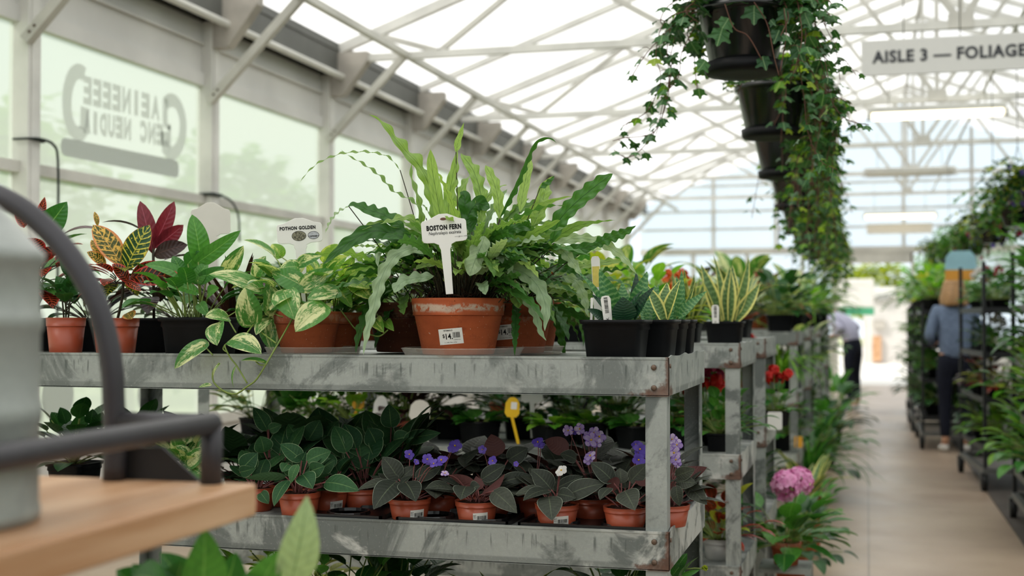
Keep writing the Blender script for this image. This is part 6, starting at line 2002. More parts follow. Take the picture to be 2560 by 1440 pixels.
# ------------------------------------------------------------------ hanging ivy baskets
def ivy_outline():
    pts = []
    lobes = [(0, 1.0, .17), (62, .86, .18), (128, .68, .2), (-62, .86, .18), (-128, .68, .2)]
    n = 40
    for i in range(n):
        a = -PI + 2 * PI * i / n
        r = .56
        for (la, lr, lw) in lobes:
            da = (a - R_(la) + PI) % (2 * PI) - PI
            r = max(r, lr * math.exp(-(da / (lw * 2.6)) ** 2) if abs(da) < 1.2 else 0)
        pts.append((math.cos(a) * r, math.sin(a) * r))
    return pts
IVY = ivy_outline()
def ivy_leaf(mb, base, d, n, size, rnd):
    d = d.normalized(); n = (n - d * n.dot(d))
    n = n.normalized() if n.length > 1e-3 else d.orthogonal().normalized()
    s = d.cross(n)
    vs, uv = [base + d * size * .2], [(.5, .3)]
    for (x, y) in IVY:
        vs.append(base + d * ((x * .62 + .38) * size * .8) + s * (y * size * .68) + n * (-(abs(y) ** 1.5) * .25 * size + .08 * size * (1 - x * x)))
        uv.append((.5 + y * .5, .3 + x * .6))
    k = len(IVY)
    mb.add(vs, [(0, 1 + i, 1 + (i + 1) % k) for i in range(k)], uv, rnd)
def ivy_vine(mb, lmb, smb, pts, rr, step=.05, size=.05, r=.0016, light=.2, n=None):
    L = sum((Vector(pts[i + 1]) - Vector(pts[i])).length for i in range(len(pts) - 1))
    m = max(8, int(L / .012))
    sp = cr(pts, m)
    tube(smb, sp, r, 4, cap=False)
    k = max(2, int(L / step))
    for i in range(k):
        f = (i + .6) / k
        q = sp[min(m - 1, int(f * (m - 1)))]
        az = rr.uniform(0, 2 * PI)
        o = Vector((math.cos(az), math.sin(az), rr.uniform(-.7, .3)))
        e = q + o * rr.uniform(.012, .035)
        tube(smb, [q, (q + e) / 2 + Vector((0, 0, .004)), e], .0009, 4, cap=False)
        sz = size * rr.uniform(.55, 1.15) * (1.05 - .45 * f)
        ivy_leaf(lmb if rr.random() < light else mb, e, o + Vector((0, 0, -.8)), o * .8 + Vector((0, 0, .9)), sz, rr.random())
def hanging_ivy(c, lab, seed, traced=None, rotz=0, pot_r=.15, hh=.215, light=.2, vines=30, lsz=.085, azs=None, drops=(.05, .5), name='hanging_ivy_basket'):
    """c = centre of the pot foot"""
    t = thing(name, lab, 'hanging plant', c, 'hanging ivy baskets')
    b = MB()
    r = pot_r
    lathe(b, c, [(r * .68, .012), (r * .7, .018), (r * .94, hh * .88), (r * .97, hh * .89), (r * 1.02, hh * .9), (r * 1.03, hh * 1.0), (r * .98, hh), (r * .93, hh * .9)], 48)
    b.build('pot', 'blackgloss', t)
    b = MB()
    lathe(b, c, [(0, 0), (r * .5, -.002), (r * .78, .0), (r * .82, .008), (r * .84, .034), (r * .81, .034), (r * .77, .012)], 44)
    b.build('saucer', 'blackpot', t)
    soil_disc(t, Vector(c), r * .93, hh * .9)
    b = MB()
    for k in range(3):
        a = rotz + 2 * PI * k / 3
        tube(b, [c + Vector((math.cos(a) * r, math.sin(a) * r, hh * .97)), c + Vector((0, 0, hh + .42))], .0022, 5)
    tube(b, [c + Vector((0, 0, hh + .42)), c + Vector((0, 0, hh + .52)), Vector((c[0], c[1], 3.43 if c[2] < 2.9 else c[2] + .8))], .003, 5)
    b.build('hanger', 'blackpot', t)
    rr = random.Random(seed)
    A, B, S = MB(), MB(), MB()
    top = Vector(c) + Vector((0, 0, hh))
    for i in range(vines):
        az = rr.uniform(0, 2 * PI) if azs is None else rr.choice(azs) + rr.uniform(-.75, .75)
        d = Vector((math.cos(az), math.sin(az), 0))
        drop = rr.uniform(*drops)
        out = rr.uniform(.9, 1.5)
        sd_ = Vector((-d.y, d.x, 0)) * rr.uniform(-.1, .1)
        pts = [top + d * r * .3, top + d * r * .8 + Vector((0, 0, rr.uniform(.02, .1))), top + d * r * out + sd_ + Vector((0, 0, rr.uniform(-.02, .06))), top + d * r * (out + .25) + sd_ * 1.6 + Vector((0, 0, -drop * .5)), top + d * r * (out + rr.uniform(-.1, .35)) + sd_ * 2 + Vector((0, 0, -drop))]
        ivy_vine(A, B, S, pts, rr, .03, lsz, light=light)
    for i in range(130):
        az = rr.uniform(0, 2 * PI); q = rr.uniform(.2, 1.25) * r
        p = top + Vector((math.cos(az) * q, math.sin(az) * q, rr.uniform(-.02, .13)))
        o = Vector((math.cos(az), math.sin(az), rr.uniform(-.5, .8)))
        ivy_leaf(B if rr.random() < light else A, p, o, Vector((0, 0, 1)) + o * .3, lsz * rr.uniform(.7, 1.1), rr.random())
    if traced:
        traced(A, B, S, rr)
    A.build('leaves', 'ivy', t)
    B.build('leaves', 'ivy_light', t)['label'] = 'young yellow green leaves'
    S.build('vines', 'stembrown', t)
    return t
HD = 4.2
def tr1(A, B, S, rr):
    for pts in ([(1745, 30), (1690, 40), (1668, 120), (1672, 200), (1658, 280), (1640, 335)], [(1740, 20), (1665, 50), (1640, 130), (1652, 200), (1625, 268), (1600, 292), (1556, 315)], [(1680, 150), (1670, 240), (1645, 315), (1604, 372), (1566, 394), (1534, 374)],
                [(1740, 60), (1705, 130), (1695, 195), (1650, 245)], [(1730, 20), (1655, 90), (1612, 140), (1580, 190)], [(1690, 190), (1660, 250), (1635, 330), (1560, 345), (1532, 352)],
                [(1975, 30), (2035, 60), (2080, 110), (2102, 85)], [(1990, 60), (2050, 150), (2080, 255), (2120, 300), (2172, 312)], [(1985, 90), (2008, 230), (2020, 330), (2050, 400), (2092, 424)], [(2020, 90), (2080, 160), (2110, 150), (2142, 190)],
                [(1980, 20), (2030, 20), (2060, 60), (2090, 130), (2100, 200)], [(1990, 70), (2040, 200), (2090, 240), (2130, 260)]):
        ivy_vine(A, B, S, [P(x, y, HD + .02 * i - .05) for i, (x, y) in enumerate(pts)], rr, .034, .068, .0014, .1)
    for (x, y, sz, dx, dy, m) in ((1885, 12, 62, 0, 1, A), (1822, 45, 50, -.5, .8, A), (1806, 70, 58, -.3, 1, A), (1948, 75, 46, -.4, 1, A), (1905, 140, 46, .3, 1, A), (1765, 150, 44, -.6, .8, A), (1925, 50, 26, .6, .6, A), (1990, 110, 60, .4, 1, A), (2010, 30, 52, .3, .7, A), (1960, 20, 50, .2, .8, A)):
        p = P(x, y, HD - .16)
        ivy_leaf(m, p, RT * dx - UP * dy, -F + UP * .4 + RT * .1, sz * HD / FPX, rr.random())
    for pts in ([(1812, 10), (1835, 70), (1870, 90), (1905, 150)], [(1885, 5), (1918, 60), (1935, 140), (1948, 190)], [(1960, 20), (1965, 90), (1950, 180)]):
        tube(S, cr([P(x, y, HD - .17) for (x, y) in pts], 14), .0016, 4)
p1 = P(1858, 186, HD)
c1_ = hanging_ivy(p1, 'nearest hanging ivy basket in a glossy black pot', 5, tr1, light=.1, vines=30, azs=[.1, .5, -.3, PI, PI - .3, PI + .3], drops=(.03, .26))
hl_ = ['second hanging ivy basket in the row', 'third hanging ivy basket in the row', 'fourth hanging ivy basket in the row', 'fifth hanging ivy basket in the row', 'sixth hanging ivy basket, low in the row', 'last hanging ivy basket, farthest from the camera']
t2_ = hanging_ivy(P(1930, 345, 5.35), hl_[0], 8, light=.3, vines=46, azs=[0, .3, -.5, .2, .6, PI / 2], drops=(.1, .5))
t3_ = hanging_ivy(P(1958, 445, 6.5), hl_[1], 9, light=.35, vines=52, azs=[0, .4, -.4, .2, .8, PI / 2], drops=(.15, .6))
for i, (px, py, dd) in enumerate(((1988, 525, 7.8), (2006, 585, 9.2), (2022, 628, 10.8), (2052, 650, 12.6))):
    o = copy_tree([t2_, t3_][i % 2])
    o.location = P(px, py, dd); o.rotation_euler.z = .35 * (-1) ** i
    o.scale = (1.0, 1.0, 1.0)
    tag(o, hl_[2 + i], 'hanging plant', 'hanging ivy baskets')
# ------------------------------------------------------------------ dark plant trolleys on the right
b = MB(); bx(b, .84, XR - .1, Y0, 24.5, .001, .012)  # dark slab: a mat, with the shadow under the trolleys put into its colour
struct('floor', b, M_plain('mat_shade_strip', '#4d4640', .6, 0, .3, .2, 3), label='dark strip of mat and painted shade under the trolleys on the right', smooth=False)
SH = [.30, .66, 1.0, 1.33]
def trolley(x, y, wd, ln, lab, rz=0.0, h=1.7, shelves=SH, mat='rack'):
    """x, y = front aisle-side post; runs away from the camera"""
    t = thing('plant_trolley', lab, 'trolley', (x, y, 0), 'dark plant trolleys')
    O = Vector((x, y, 0))
    for (px_, py_) in ((0, 0), (wd, 0), (0, ln), (wd, ln)):
        b = MB(); bx(b, x + px_ - .013, x + px_ + .013, y + py_ - .013, y + py_ + .013, .13, h); b.build('post', mat, t, smooth=False)
        b = MB()
        cx, cy_ = x + px_ + (-.01 if px_ == 0 else .01), y + py_
        tube(b, [(cx - .02, cy_, .065), (cx - .018, cy_, .065), (cx + .018, cy_, .065), (cx + .02, cy_, .065)], [.045, .062, .062, .045], 16)
        o = b.build('caster', 'rubber', t)
        b = MB(); bx(b, cx - .027, cx - .022, cy_ - .02, cy_ + .02, .05, .14); bx(b, cx + .022, cx + .027, cy_ - .02, cy_ + .02, .05, .14); bx(b, cx - .03, cx + .03, cy_ - .025, cy_ + .025, .13, .14)
        b.build('fork', 'rackgrey', o, smooth=False)
    b = MB()
    for q in (0, ln):
        bx(b, x - .017, x + wd + .017, y + q - .02, y + q + .02, .13, .17)
    for q in (0, wd):
        bx(b, x + q - .017, x + q + .017, y, y + ln, .13, .17)
    b.build('base_frame', 'rackgrey', t, smooth=False)
    for z in shelves:
        b = MB()
        bx(b, x, x + wd, y, y + ln, z - .006, z)
        for q in (0, ln):
            bx(b, x, x + wd, y + q - .006, y + q + .006, z - .012, z + .03)
        for q in (0, wd):
            bx(b, x + q - .006, x + q + .006, y, y + ln, z - .012, z + .03)
        b.build('shelf', 'rackgrey' if lab.startswith('near') else mat, t, smooth=False)
    t.rotation_euler.z = rz
    return t
TRO = [(.90, 7.55, .62, 1.3, 'nearest dark plant trolley at the right edge', 0.0), (.835, 10.2, .62, 1.2, 'dark plant trolley with tall posts in front of the woman', R_(4)), (.52, 13.3, .62, 1.3, 'dark plant trolley just beyond the woman', 0.0),
       (.5, 15.3, .62, 1.3, 'dark plant trolley second beyond the woman', 0.0), (.55, 17.6, .62, 1.4, 'dark plant trolley far down the aisle', 0.0), (1.62, 8.4, .62, 1.4, 'dark plant trolley in the second row behind the nearest one', 0.0), (1.6, 11.0, .62, 1.4, 'dark plant trolley in the second row behind the woman', 0.0)]
TL = ['nearest trolley', 'tall-post trolley', 'trolley beyond the woman', 'second trolley beyond the woman', 'far trolley', 'second-row trolley at right', 'second-row trolley behind the woman']
SN = ['bottom shelf', 'second shelf', 'third shelf', 'top shelf']
mixk = [['bushy', 'light', 'deep'], ['redleaf', 'deep', 'bushy'], ['white', 'magenta', 'deep'], ['bushy', 'orange', 'light'], ['deep', 'yellow', 'bushy']]
rr = random.Random(31)
def to_world(tr, lx, ly):
    (x, y, wd, ln, lab, rz) = tr
    return Vector((x + lx * math.cos(rz) - ly * math.sin(rz), y + lx * math.sin(rz) + ly * math.cos(rz), 0))
plan = {0: [['bushy', 'light'], ['light', 'bushy'], ['deep', 'bushy'], ['bushy', 'orange']], 1: [['light', 'deep'], ['redleaf', 'plum'], ['white', 'deep'], ['deep', 'magenta', 'white']], 2: [['deep', 'bushy'], ['bushy', 'white'], ['deep', 'light'], ['light', 'bushy']], 3: [['deep', 'deep'], ['bushy', 'deep'], ['bushy', 'light'], ['yellow', 'bushy']],
        4: [['deep'], ['bushy'], ['light'], ['fern']], 5: [['deep', 'bushy'], ['bushy', 'deep'], ['deep', 'redleaf'], ['fern', 'white']], 6: [['deep', 'bushy'], ['plum', 'bushy'], ['geranium', 'deep'], ['white', 'fern']]}
for ti, tr in enumerate(TRO):
    trolley(*tr[:5], rz=tr[5], h=1.7 if ti < 2 else 1.42)
    for si, lst in enumerate(plan[ti]):
        n = len(lst)
        for i, kd in enumerate(lst):
            p = to_world(tr, .14 + rr.uniform(-.02, .02), (i + .5) / n * tr[3])
            p.z = SH[si] + .001
            big = [1.45, 1.35, 1.3, 1.65][si]
            if ti == 0 and si < 2: big = 1.7
            if ti == 1: big = [1.3, 1.1, .95, 1.05][si]
            bgplant(kd, p, '%s on the %s of the %s, %s' % (KL[kd], SN[si], TL[ti], ['front', 'rear', 'rearmost'][i] if n > 1 else 'alone'), 'plants on the %s' % TL[ti], 'black', s=big, rz=rr.uniform(0, 6), seed=0)
            if n == 2:
                p = to_world(tr, .465 + rr.uniform(-.015, .015), (i + .5) / n * tr[3] + .03)
                p.z = SH[si] + .001
                k2 = ['deep', 'bushy', 'light', 'plum'][(ti + si + i) % 4]
                bgplant(k2, p, '%s on the %s of the %s, inner %s' % (KL[k2], SN[si], TL[ti], ['front', 'rear'][i]), 'plants on the %s' % TL[ti], 'black', s=big * .95, rz=rr.uniform(0, 6), seed=0)
# display board above the tall-post trolley
c = P(2402, 664, 11.0)
t = thing('display_board', 'light blue and orange board standing above the tall-post trolley', 'sign', c)
w_, h_ = .26, .25
b = MB(); prism(b, [(-w_ * .5, -h_ * .14), (w_ * .5, -h_ * .14), (w_ * .46, h_ * .3), (w_ * .3, h_ * .5), (-w_ * .3, h_ * .5), (-w_ * .46, h_ * .3)][::-1], c, Vector((1, 0, 0)), Vector((0, 0, 1)), Vector((0, -1, 0)), .012); b.build('blue_panel', M_plain('board_blue', '#9cc9d8', .5), t, smooth=False)
b = MB(); prism(b, rrect(w_ * .98, h_ * .34, .01), c - Vector((0, 0, h_ * .32)), Vector((1, 0, 0)), Vector((0, 0, 1)), Vector((0, -1, 0)), .014); b.build('orange_panel', M_plain('board_orange', '#dc9a38', .5), t, smooth=False)
b = MB(); bx(b, c.x - .012, c.x + .012, c.y - .01 + .015, c.y + .012 + .015, 0.012, c.z); b.build('pole', 'rack', t, smooth=False)
# pale tags on the trolleys
c = Vector((.872, 8.85, 1.0)); b = MB(); prism(b, rrect(.03, .12, .006), c - Vector((.012, 0, .06)), Vector((1, 0, 0)), Vector((0, 0, 1)), Vector((0, -1, 0)), .002); tag(b.build('price_card', 'tag', None, smooth=False), 'narrow white card hanging on the nearest trolley', 'card')
# hanging baskets along the right
HB = [(1.12, 9.2, 2.1, 'deep', 'big dark hanging basket at the right edge above the nearest trolley'), (1.12, 10.6, 2.08, 'yellow', 'yellow green hanging basket second in the right-hand row'), (1.1, 12.4, 2.05, 'dark', 'dark green hanging basket third in the right-hand row'), (1.08, 14.6, 2.05, 'y2', 'hanging basket fourth in the right-hand row'), (1.0, 17.2, 2.05, 'd2', 'small dark hanging basket last in the right-hand row')]
hp = {}
def hang_basket(x, y, z, sd_, lab):
    if sd_ not in hp:
        t = thing('hanging_basket', lab, 'hanging plant', (0, 0, 0), 'right-hand hanging baskets')
        b = MB(); lathe(b, (0, 0, 0), [(.09, 0), (.1, .003), (.145, .15), (.152, .152), (.15, .165), (.14, .165), (.135, .15)], 32); b.build('pot', 'blackgloss', t)
        soil_disc(t, Vector((0, 0, 0)), .136, .155)
        b = MB()
        for k_ in range(3):
            a = 2 * PI * k_ / 3
            tube(b, [(math.cos(a) * .147, math.sin(a) * .147, .16), (0, 0, .62)], .002, 4)
        tube(b, [(0, 0, .62), (0, 0, 1.53)], .003, 4)
        b.build('hanger', 'blackpot', t)
        for (nm, mb, m) in fol('cascade', sd_, 1.0):
            mb.v = [p + Vector((0, 0, .17)) for p in mb.v]
            mb.build(nm, m, t)
        q = random.Random(sd_)
        for i in range(24):
            a = q.uniform(0, 2 * PI)
            p = Vector((math.cos(a) * q.uniform(.12, .24), math.sin(a) * q.uniform(.12, .24), q.uniform(-.05, .3)))
            f = MB(); flower(f, None, p, Vector((math.cos(a), math.sin(a), q.uniform(-.6, .4))), .024, q)
            f.build('flower', ['petal_magenta', 'petal_violet', 'petal_orange'][sd_ % 3], t)
        hp[sd_] = t
    else:
        t = copy_tree(hp[sd_])
        tag(t, lab, 'hanging plant', 'right-hand hanging baskets')
    t.location = (x, y, z); t.rotation_euler.z = x * 7 + y
    return t
for i, (x, y, z, k_, lab) in enumerate(HB):
    hang_basket(x, y, z - .1, [4, 3, 4, 3, 4][i] + (0 if i < 4 else 0), lab)

# ------------------------------------------------------------------ people
def skin_mesh(name, verts, edges, mat, parent, sub=2, loc=None):
    me = bpy.data.meshes.new(name)
    me.from_pydata([v[0] for v in verts], edges, [])
    o = bpy.data.objects.new(name, me)
    col.objects.link(o)
    o.modifiers.new('skin', 'SKIN')
    if not me.skin_vertices:
        me.skin_vertices.new()
    for i, v in enumerate(verts):
        r = v[1]
        me.skin_vertices[0].data[i].radius = r if isinstance(r, tuple) else (r, r)
    me.skin_vertices[0].data[0].use_root = True
    sb = o.modifiers.new('sub', 'SUBSURF'); sb.levels = sub; sb.render_levels = sub
    bpy.context.view_layer.update()
    dg = bpy.context.evaluated_depsgraph_get()
    m2 = bpy.data.meshes.new_from_object(o.evaluated_get(dg))
    bpy.data.objects.remove(o)
    m2.name = name
    m2.materials.clear(); m2.materials.append(mt[mat])
    m2.polygons.foreach_set('use_smooth', [True] * len(m2.polygons))
    r = bpy.data.objects.new(name, m2)
    col.objects.link(r)
    r.parent = parent
    return r
mt['skin'] = M_plain('skin', '#c99a80', .5, 0, .4, .08, 8)
mt['hair_blonde'] = M_plain('hair_blonde', '#b98f62', .5, 0, .4, .35, 60)
mt['hair_grey'] = M_plain('hair_grey', '#8f8880', .5, 0, .4, .3, 60)
mt['denim'] = M_plain('denim', '#74849f', .8, 0, .2, .25, 30, .2, 300)
mt['jeans'] = M_plain('dark_jeans', '#1a1d2b', .8, 0, .2, .2, 20)
mt['lavender'] = M_plain('lavender_shirt', '#b9b8cf', .8, 0, .2, .1, 20)
mt['shoe'] = M_plain('white_shoe', '#d6d2cc', .6, 0, .3, .1, 20)
mt['ankle'] = M_plain('pink_sock', '#c98a80', .7, 0, .3, .1, 20)
def person(lab, loc, rz, bend, top, pants, hair, hair_len, s=1.0):
    t = thing('person', lab, 'person', loc)
    def bn(x, y, z):   # bend the upper body forward about the hips
        if z > .95:
            a = bend * min(1, (z - .95) / .3)
            return (x, y * math.cos(a) + (z - .95) * math.sin(a), .95 + (z - .95) * math.cos(a) - y * math.sin(a))
        return (x, y, z)
    V, E = [], []
    def v(p, r): V.append((bn(*p), r)); return len(V) - 1
    def e(a, b): E.append((a, b))
    pel = v((0, 0, .95), (.115, .08)); sp = v((0, .0, 1.1), (.115, .085)); ch = v((0, .0, 1.27), (.14, .095)); nb = v((0, -.01, 1.40), (.06, .055)); nk = v((0, .0, 1.455), .045); hd = v((0, .015, 1.53), (.07, .082)); hc = v((0, .01, 1.6), (.07, .082)); ht = v((0, .005, 1.645), (.045, .05)); ns = v((0, .115, 1.535), .012)
    for a, b in ((pel, sp), (sp, ch), (ch, nb), (nb, nk), (nk, hd), (hd, hc), (hc, ht), (hd, ns)): e(a, b)
    for sx in (-1, 1):
        sh = v((sx * .155, 0, 1.355), .052); el = v((sx * .225, -.02, 1.1), .04); wr = v((sx * .17, .19, 1.03), .026); pm = v((sx * .155, .25, 1.035), (.035, .018))
        e(ch, sh); e(sh, el); e(el, wr); e(wr, pm)
        for k_, (dx, ln) in enumerate(((-.027, .065), (-.009, .078), (.009, .072), (.027, .055))):
            a = v((sx * .155 + dx, .29, 1.035), .0095); b_ = v((sx * .155 + dx * 1.1, .29 + ln * .55, 1.025), .0085); c_ = v((sx * .155 + dx * 1.1, .29 + ln, .995), .007)
            e(pm, a); e(a, b_); e(b_, c_)
        a = v((sx * .155 - sx * .045, .24, 1.045), .011); b_ = v((sx * .155 - sx * .06, .275, 1.04), .009); e(pm, a); e(a, b_)
        hp_ = v((sx * .085, 0, .86), (.075, .08)); kn = v((sx * .09, .015, .49), .055); an = v((sx * .095, -.015, .1), .036); ft = v((sx * .1, .1, .045), (.036, .028))
        e(pel, hp_); e(hp_, kn); e(kn, an); e(an, ft)
    skin_mesh('body', V, E, 'skin', t)
    # jacket or shirt
    V, E = [], []
    a0 = v((0, 0, .82), (.17, .13)); a1 = v((0, 0, 1.08), (.155, .118)); a2 = v((0, .0, 1.27), (.168, .12)); a3 = v((0, -.008, 1.395), (.085, .075))
    e(a0, a1); e(a1, a2); e(a2, a3)
    for sx in (-1, 1):
        b0 = v((sx * .165, 0, 1.35), .066); b1 = v((sx * .235, -.02, 1.1), .055); b2 = v((sx * .178, .16, 1.035), .04)
        e(a2, b0); e(b0, b1); e(b1, b2)
    skin_mesh('jacket' if top == 'denim' else 'shirt', V, E, top, t)
    V, E = [], []
    a0 = v((0, 0, 1.0), (.13, .1)); a1 = v((0, 0, .9), (.15, .115)); e(a0, a1)
    for sx in (-1, 1):
        b0 = v((sx * .088, 0, .82), (.1, .105)); b1 = v((sx * .092, .015, .49), .066); b2 = v((sx * .095, -.012, .13), .05)
        e(a1, b0); e(b0, b1); e(b1, b2)
    skin_mesh('trousers', V, E, pants, t)
    for sx in (-1, 1):
        V, E = [], []
        a0 = v((sx * .096, -.035, .05), (.042, .045)); a1 = v((sx * .1, .06, .04), (.044, .036)); a2 = v((sx * .105, .14, .034), (.04, .03)); e(a0, a1); e(a1, a2)
        skin_mesh('shoe', V, E, 'shoe', t)
    # hair: a cap with a fall down the back
    b = MB()
    n, m = 20, 12
    vs, fs = [], []
    for j in range(m + 1):
        f = j / m
        for i in range(n):
            a = R_(-215) + R_(250) * i / (n - 1)
            if f < .5:
                ph = f / .5 * PI / 2
                r, z = math.sin(ph), 1.59 + math.cos(ph) * .088
            else:
                q = (f - .5) / .5
                r, z = 1.0 + .3 * math.sin(q * 2.2) * min(1, hair_len * 5), 1.59 - q * hair_len
            wv = 1 + .05 * math.sin(i * 2.3 + j)
            x, y = math.cos(a) * .092 * r * wv, math.sin(a) * .108 * r * wv + .002
            p = bn(x, y, z)
            vs.append(Vector(t.location) + Vector(p))
    for j in range(m):
        for i in range(n - 1):
            fs.append((j * n + i, j * n + i + 1, (j + 1) * n + i + 1, (j + 1) * n + i))
    b.add(vs, fs)
    b.build('hair', hair, t, solid=.012)
    b = MB()
    for sx in (-1, 1):
        p = Vector(t.location) + Vector(bn(sx * .03, .092, 1.545))
        lathe(b, p - Vector((0, 0, .006)), [(0, 0), (.006, .002), (.008, .006), (.006, .01), (0, .012)], 10)
    b.build('eyes', 'ink', t)
    b = MB(); tube(b, [Vector(t.location) + Vector(bn(x, .095 - abs(x) * .3, 1.487)) for x in (-.022, 0, .022)], .004, 6); b.build('mouth', 'ankle', t)
    b = MB()
    for sx in (-1, 1):
        p = Vector(t.location) + Vector(bn(sx * .078, .01, 1.535))
        lathe(b, p - Vector((0, 0, .025)), [(0, 0), (.01, .01), (.014, .03), (.012, .045), (0, .052)], 10)
    b.build('ears', 'skin', t)
    t.rotation_euler.z = rz; t.scale = (s, s, s)
    return t
pp = on_z(2389, 1131, 0)
person('woman seen from behind in a denim jacket and dark jeans in the aisle', (pp.x, pp.y, 0), R_(8), .06, 'denim', 'jeans', 'hair_blonde', .2, 1.0)
pp = at_y(2132, 18.6, 0)
person('person in pale lavender shirt bending towards plants at the far end', pp, R_(62), .75, 'lavender', 'jeans', 'hair_grey', .04, 1.04)

# ------------------------------------------------------------------ foreground cart with wooden top
TZ = CAM.z - .2036
K = P(643, 1208, 1.6); KX, KY = K.x, K.y
t = thing('potting_cart', 'wooden-topped cart with dark metal hoop and rail in the left foreground', 'cart', (KX - .35, KY - .4, 0))
b = MB(); bx(b, KX - .74, KX, KY - .92, KY, TZ - .04, TZ); tp_ = b.build('wooden_top', 'wood', t, smooth=False, bevel=.004, origin=(KX - .37, KY, TZ))
RR = .0135
rz_ = TZ + .074
cx, cy_ = KX - .022, KY - .02
p580 = Vector((KX - .052, cy_, 0))
b = MB(); tube(b, [(p580.x, cy_, TZ), (p580.x, cy_, rz_ + .001)], RR, 16); b.build('rail_post', 'blackmetal', t)
b = MB(); tube(b, [(p580.x, cy_ + .002, rz_), (p580.x, KY - .9, rz_)], RR, 16); b.build('side_rail', 'blackmetal', t)
b = MB(); tube(b, [(p580.x, KY - .9, TZ), (p580.x, KY - .9, rz_ + .001)], RR, 16); b.build('rail_post', 'blackmetal', t)
b = MB()
hxr = on_y(282, 1200, cy_).x
tube(b, [(p580.x + .002, cy_, rz_), (hxr, cy_, rz_)], RR * .9, 16); b.build('back_rail', 'blackmetal', t)
b = MB()
pz = [(285, 1206), (287, 1080), (284, 1000), (281, 930), (268, 850), (243, 762), (203, 682), (150, 608), (88, 546), (28, 505), (-40, 480)]
pts = [on_y(x, y, cy_) for x, y in pz]
pts[0].z = TZ
xm = pts[-1].x
pts2 = [Vector((2 * xm - p.x, p.y, p.z)) for p in pts[:-1]][::-1]
tube(b, cr(pts + pts2, 70), .0142, 18); b.build('hoop_handle', 'blackmetal', t)
b = MB()
g = [on_y(x, y, cy_ + .012) for x, y in ((262, 1120), (404, 1118), (500, 1206), (262, 1206))]
zb_ = min(p.z for p in g)
b.add([p + Vector((0, dy, 0)) for dy in (0, .006) for p in g], [(0, 1, 2, 3), (7, 6, 5, 4), (0, 4, 5, 1), (1, 5, 6, 2), (2, 6, 7, 3), (3, 7, 4, 0)])
b.build('gusset_plate', 'darkplate', t, smooth=False)
for (x, y) in ((KX - .34, KY - .08), (KX - .69, KY - .08), (KX - .34, KY - .87), (KX - .69, KY - .87)):
    b = MB(); bx(b, x - .018, x + .018, y - .018, y + .018, .12, TZ - .04); b.build('leg', 'blackmetal', t, smooth=False)
    b = MB(); tube(b, [(x - .018, y, .06), (x + .018, y, .06)], .06, 16); b.build('caster', 'rubber', t)
# watering can
cc = Vector((-.915, 1.09, TZ))
t = thing('watering_can', 'galvanised watering can with conical top on the wooden cart', 'watering can', cc)
r = .12
b = MB()
prof = [(r * .97, 0), (r * 1.0, .003), (r * 1.0, .012), (r * .985, .016), (r * .985, .095), (r * 1.005, .1), (r * 1.012, .108), (r * 1.005, .116), (r * .985, .121), (r * .985, .188), (r * 1.005, .193), (r * 1.012, .2), (r * 1.005, .207), (r * .985, .212), (r * .985, .254), (r * 1.02, .26), (r * 1.02, .27), (r * .98, .274), (r * .75, .305), (r * .45, .338), (r * .36, .345), (r * .36, .365), (r * .33, .365), (r * .33, .345)]
lathe(b, cc, prof, 64); b.build('body', 'can', t)
b = MB(); tube(b, cr([cc + Vector((-.1, .03, .08)), cc + Vector((-.22, .06, .2)), cc + Vector((-.3, .08, .34))], 14), [.028 - .014 * i / 13 for i in range(14)], 16); b.build('spout', 'can', t)
b = MB(); lathe(b, cc + Vector((-.3, .08, .335)), [(.015, 0), (.04, .03), (.042, .036), (0, .04)], 24); b.build('rose', 'can', t)
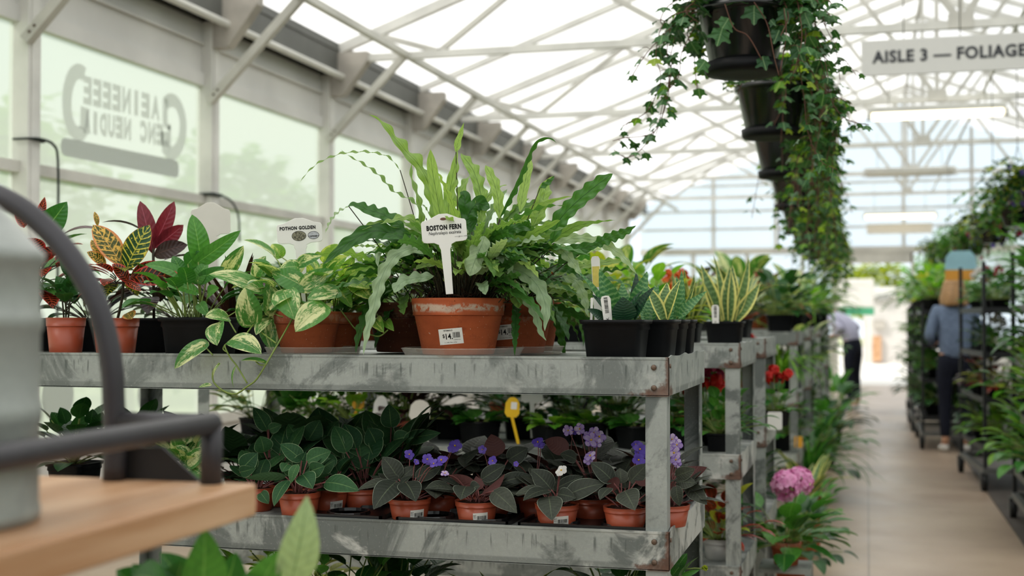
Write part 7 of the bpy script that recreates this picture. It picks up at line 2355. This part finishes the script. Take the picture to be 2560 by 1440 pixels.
b = MB(); tube(b, cr([cc + Vector((-.04, -.01, .33)), cc + Vector((-.05, -.06, .4)), cc + Vector((-.03, -.12, .33)), cc + Vector((-.0, -.118, .15))], 20), .008, 12); b.build('handle', 'can', t)
# tall plant whose leaves poke up in front of the bench
fc = at_y(655, 1.62, 0)
c = Vector((fc.x + .02, 1.68, 0))
t = thing('potted_foliage_plant', 'blurred broad-leaved plant poking up at the bottom edge beside the wooden cart', 'potted plant', c)
pot_plastic(t, c, .11, .2, 'blackpot')
a, k_, s_ = MB(), MB(), MB()
q0, q1 = pleaf(a, (722, 1470), (768, 1238), 104, 1.62, 1.6, .25, .1, 'ovate', .1, fold=.2, rnd=.9)
q2, _ = pleaf(k_, (730, 1450), (610, 1440), 80, 1.64, 1.6, .1, .4, 'ovate', .1, fold=.2)
q3, _ = pleaf(k_, (640, 1480), (700, 1376), 84, 1.62, 1.6, .2, .3, 'ovate', .1, fold=.2)
q4, _ = pleaf(k_, (500, 1520), (512, 1318), 120, 1.64, 1.62, .2, .1, 'ovate', .1, fold=.2)
for (bp, tp, wp_) in (((470, 1500), (400, 1380), 110), ((380, 1500), (330, 1410), 100), ((560, 1480), (590, 1380), 90), ((430, 1480), (455, 1400), 110), ((340, 1480), (290, 1425), 90)):
    pleaf(k_, bp, tp, wp_, 1.72, 1.7, .3, .3, 'ovate', .1, fold=.2, rnd=.05)
q5, _ = pleaf(k_, (420, 1470), (330, 1440), 110, 1.66, 1.6, .2, .5, 'ovate', .1, fold=.2)
for q in (q0, q2, q3, q4, q5):
    tube(s_, cr([c + Vector((0, 0, .16)), c.lerp(q, .55) + Vector((0, 0, .12)), q], 10), .004, 6)
rr = random.Random(9)
for i in range(16):
    az = rr.uniform(-PI, PI)
    rnd_leaf(k_, c + Vector((0, 0, .2 + .4 * rr.random())), az, rr.uniform(0, .9), .13, .07, 'ovate', .6, .12, s_, .003, fold=.2, rnd=rr.random())
tube(s_, [c + Vector((0, 0, .15)), c + Vector((0.01, 0, .45)), c + Vector((0, 0.01, .66))], .006, 6)
a.build('leaves', 'fernpale', t)['label'] = 'pale leaf'
k_.build('leaves', 'green', t); s_.build('stems', 'stem', t)
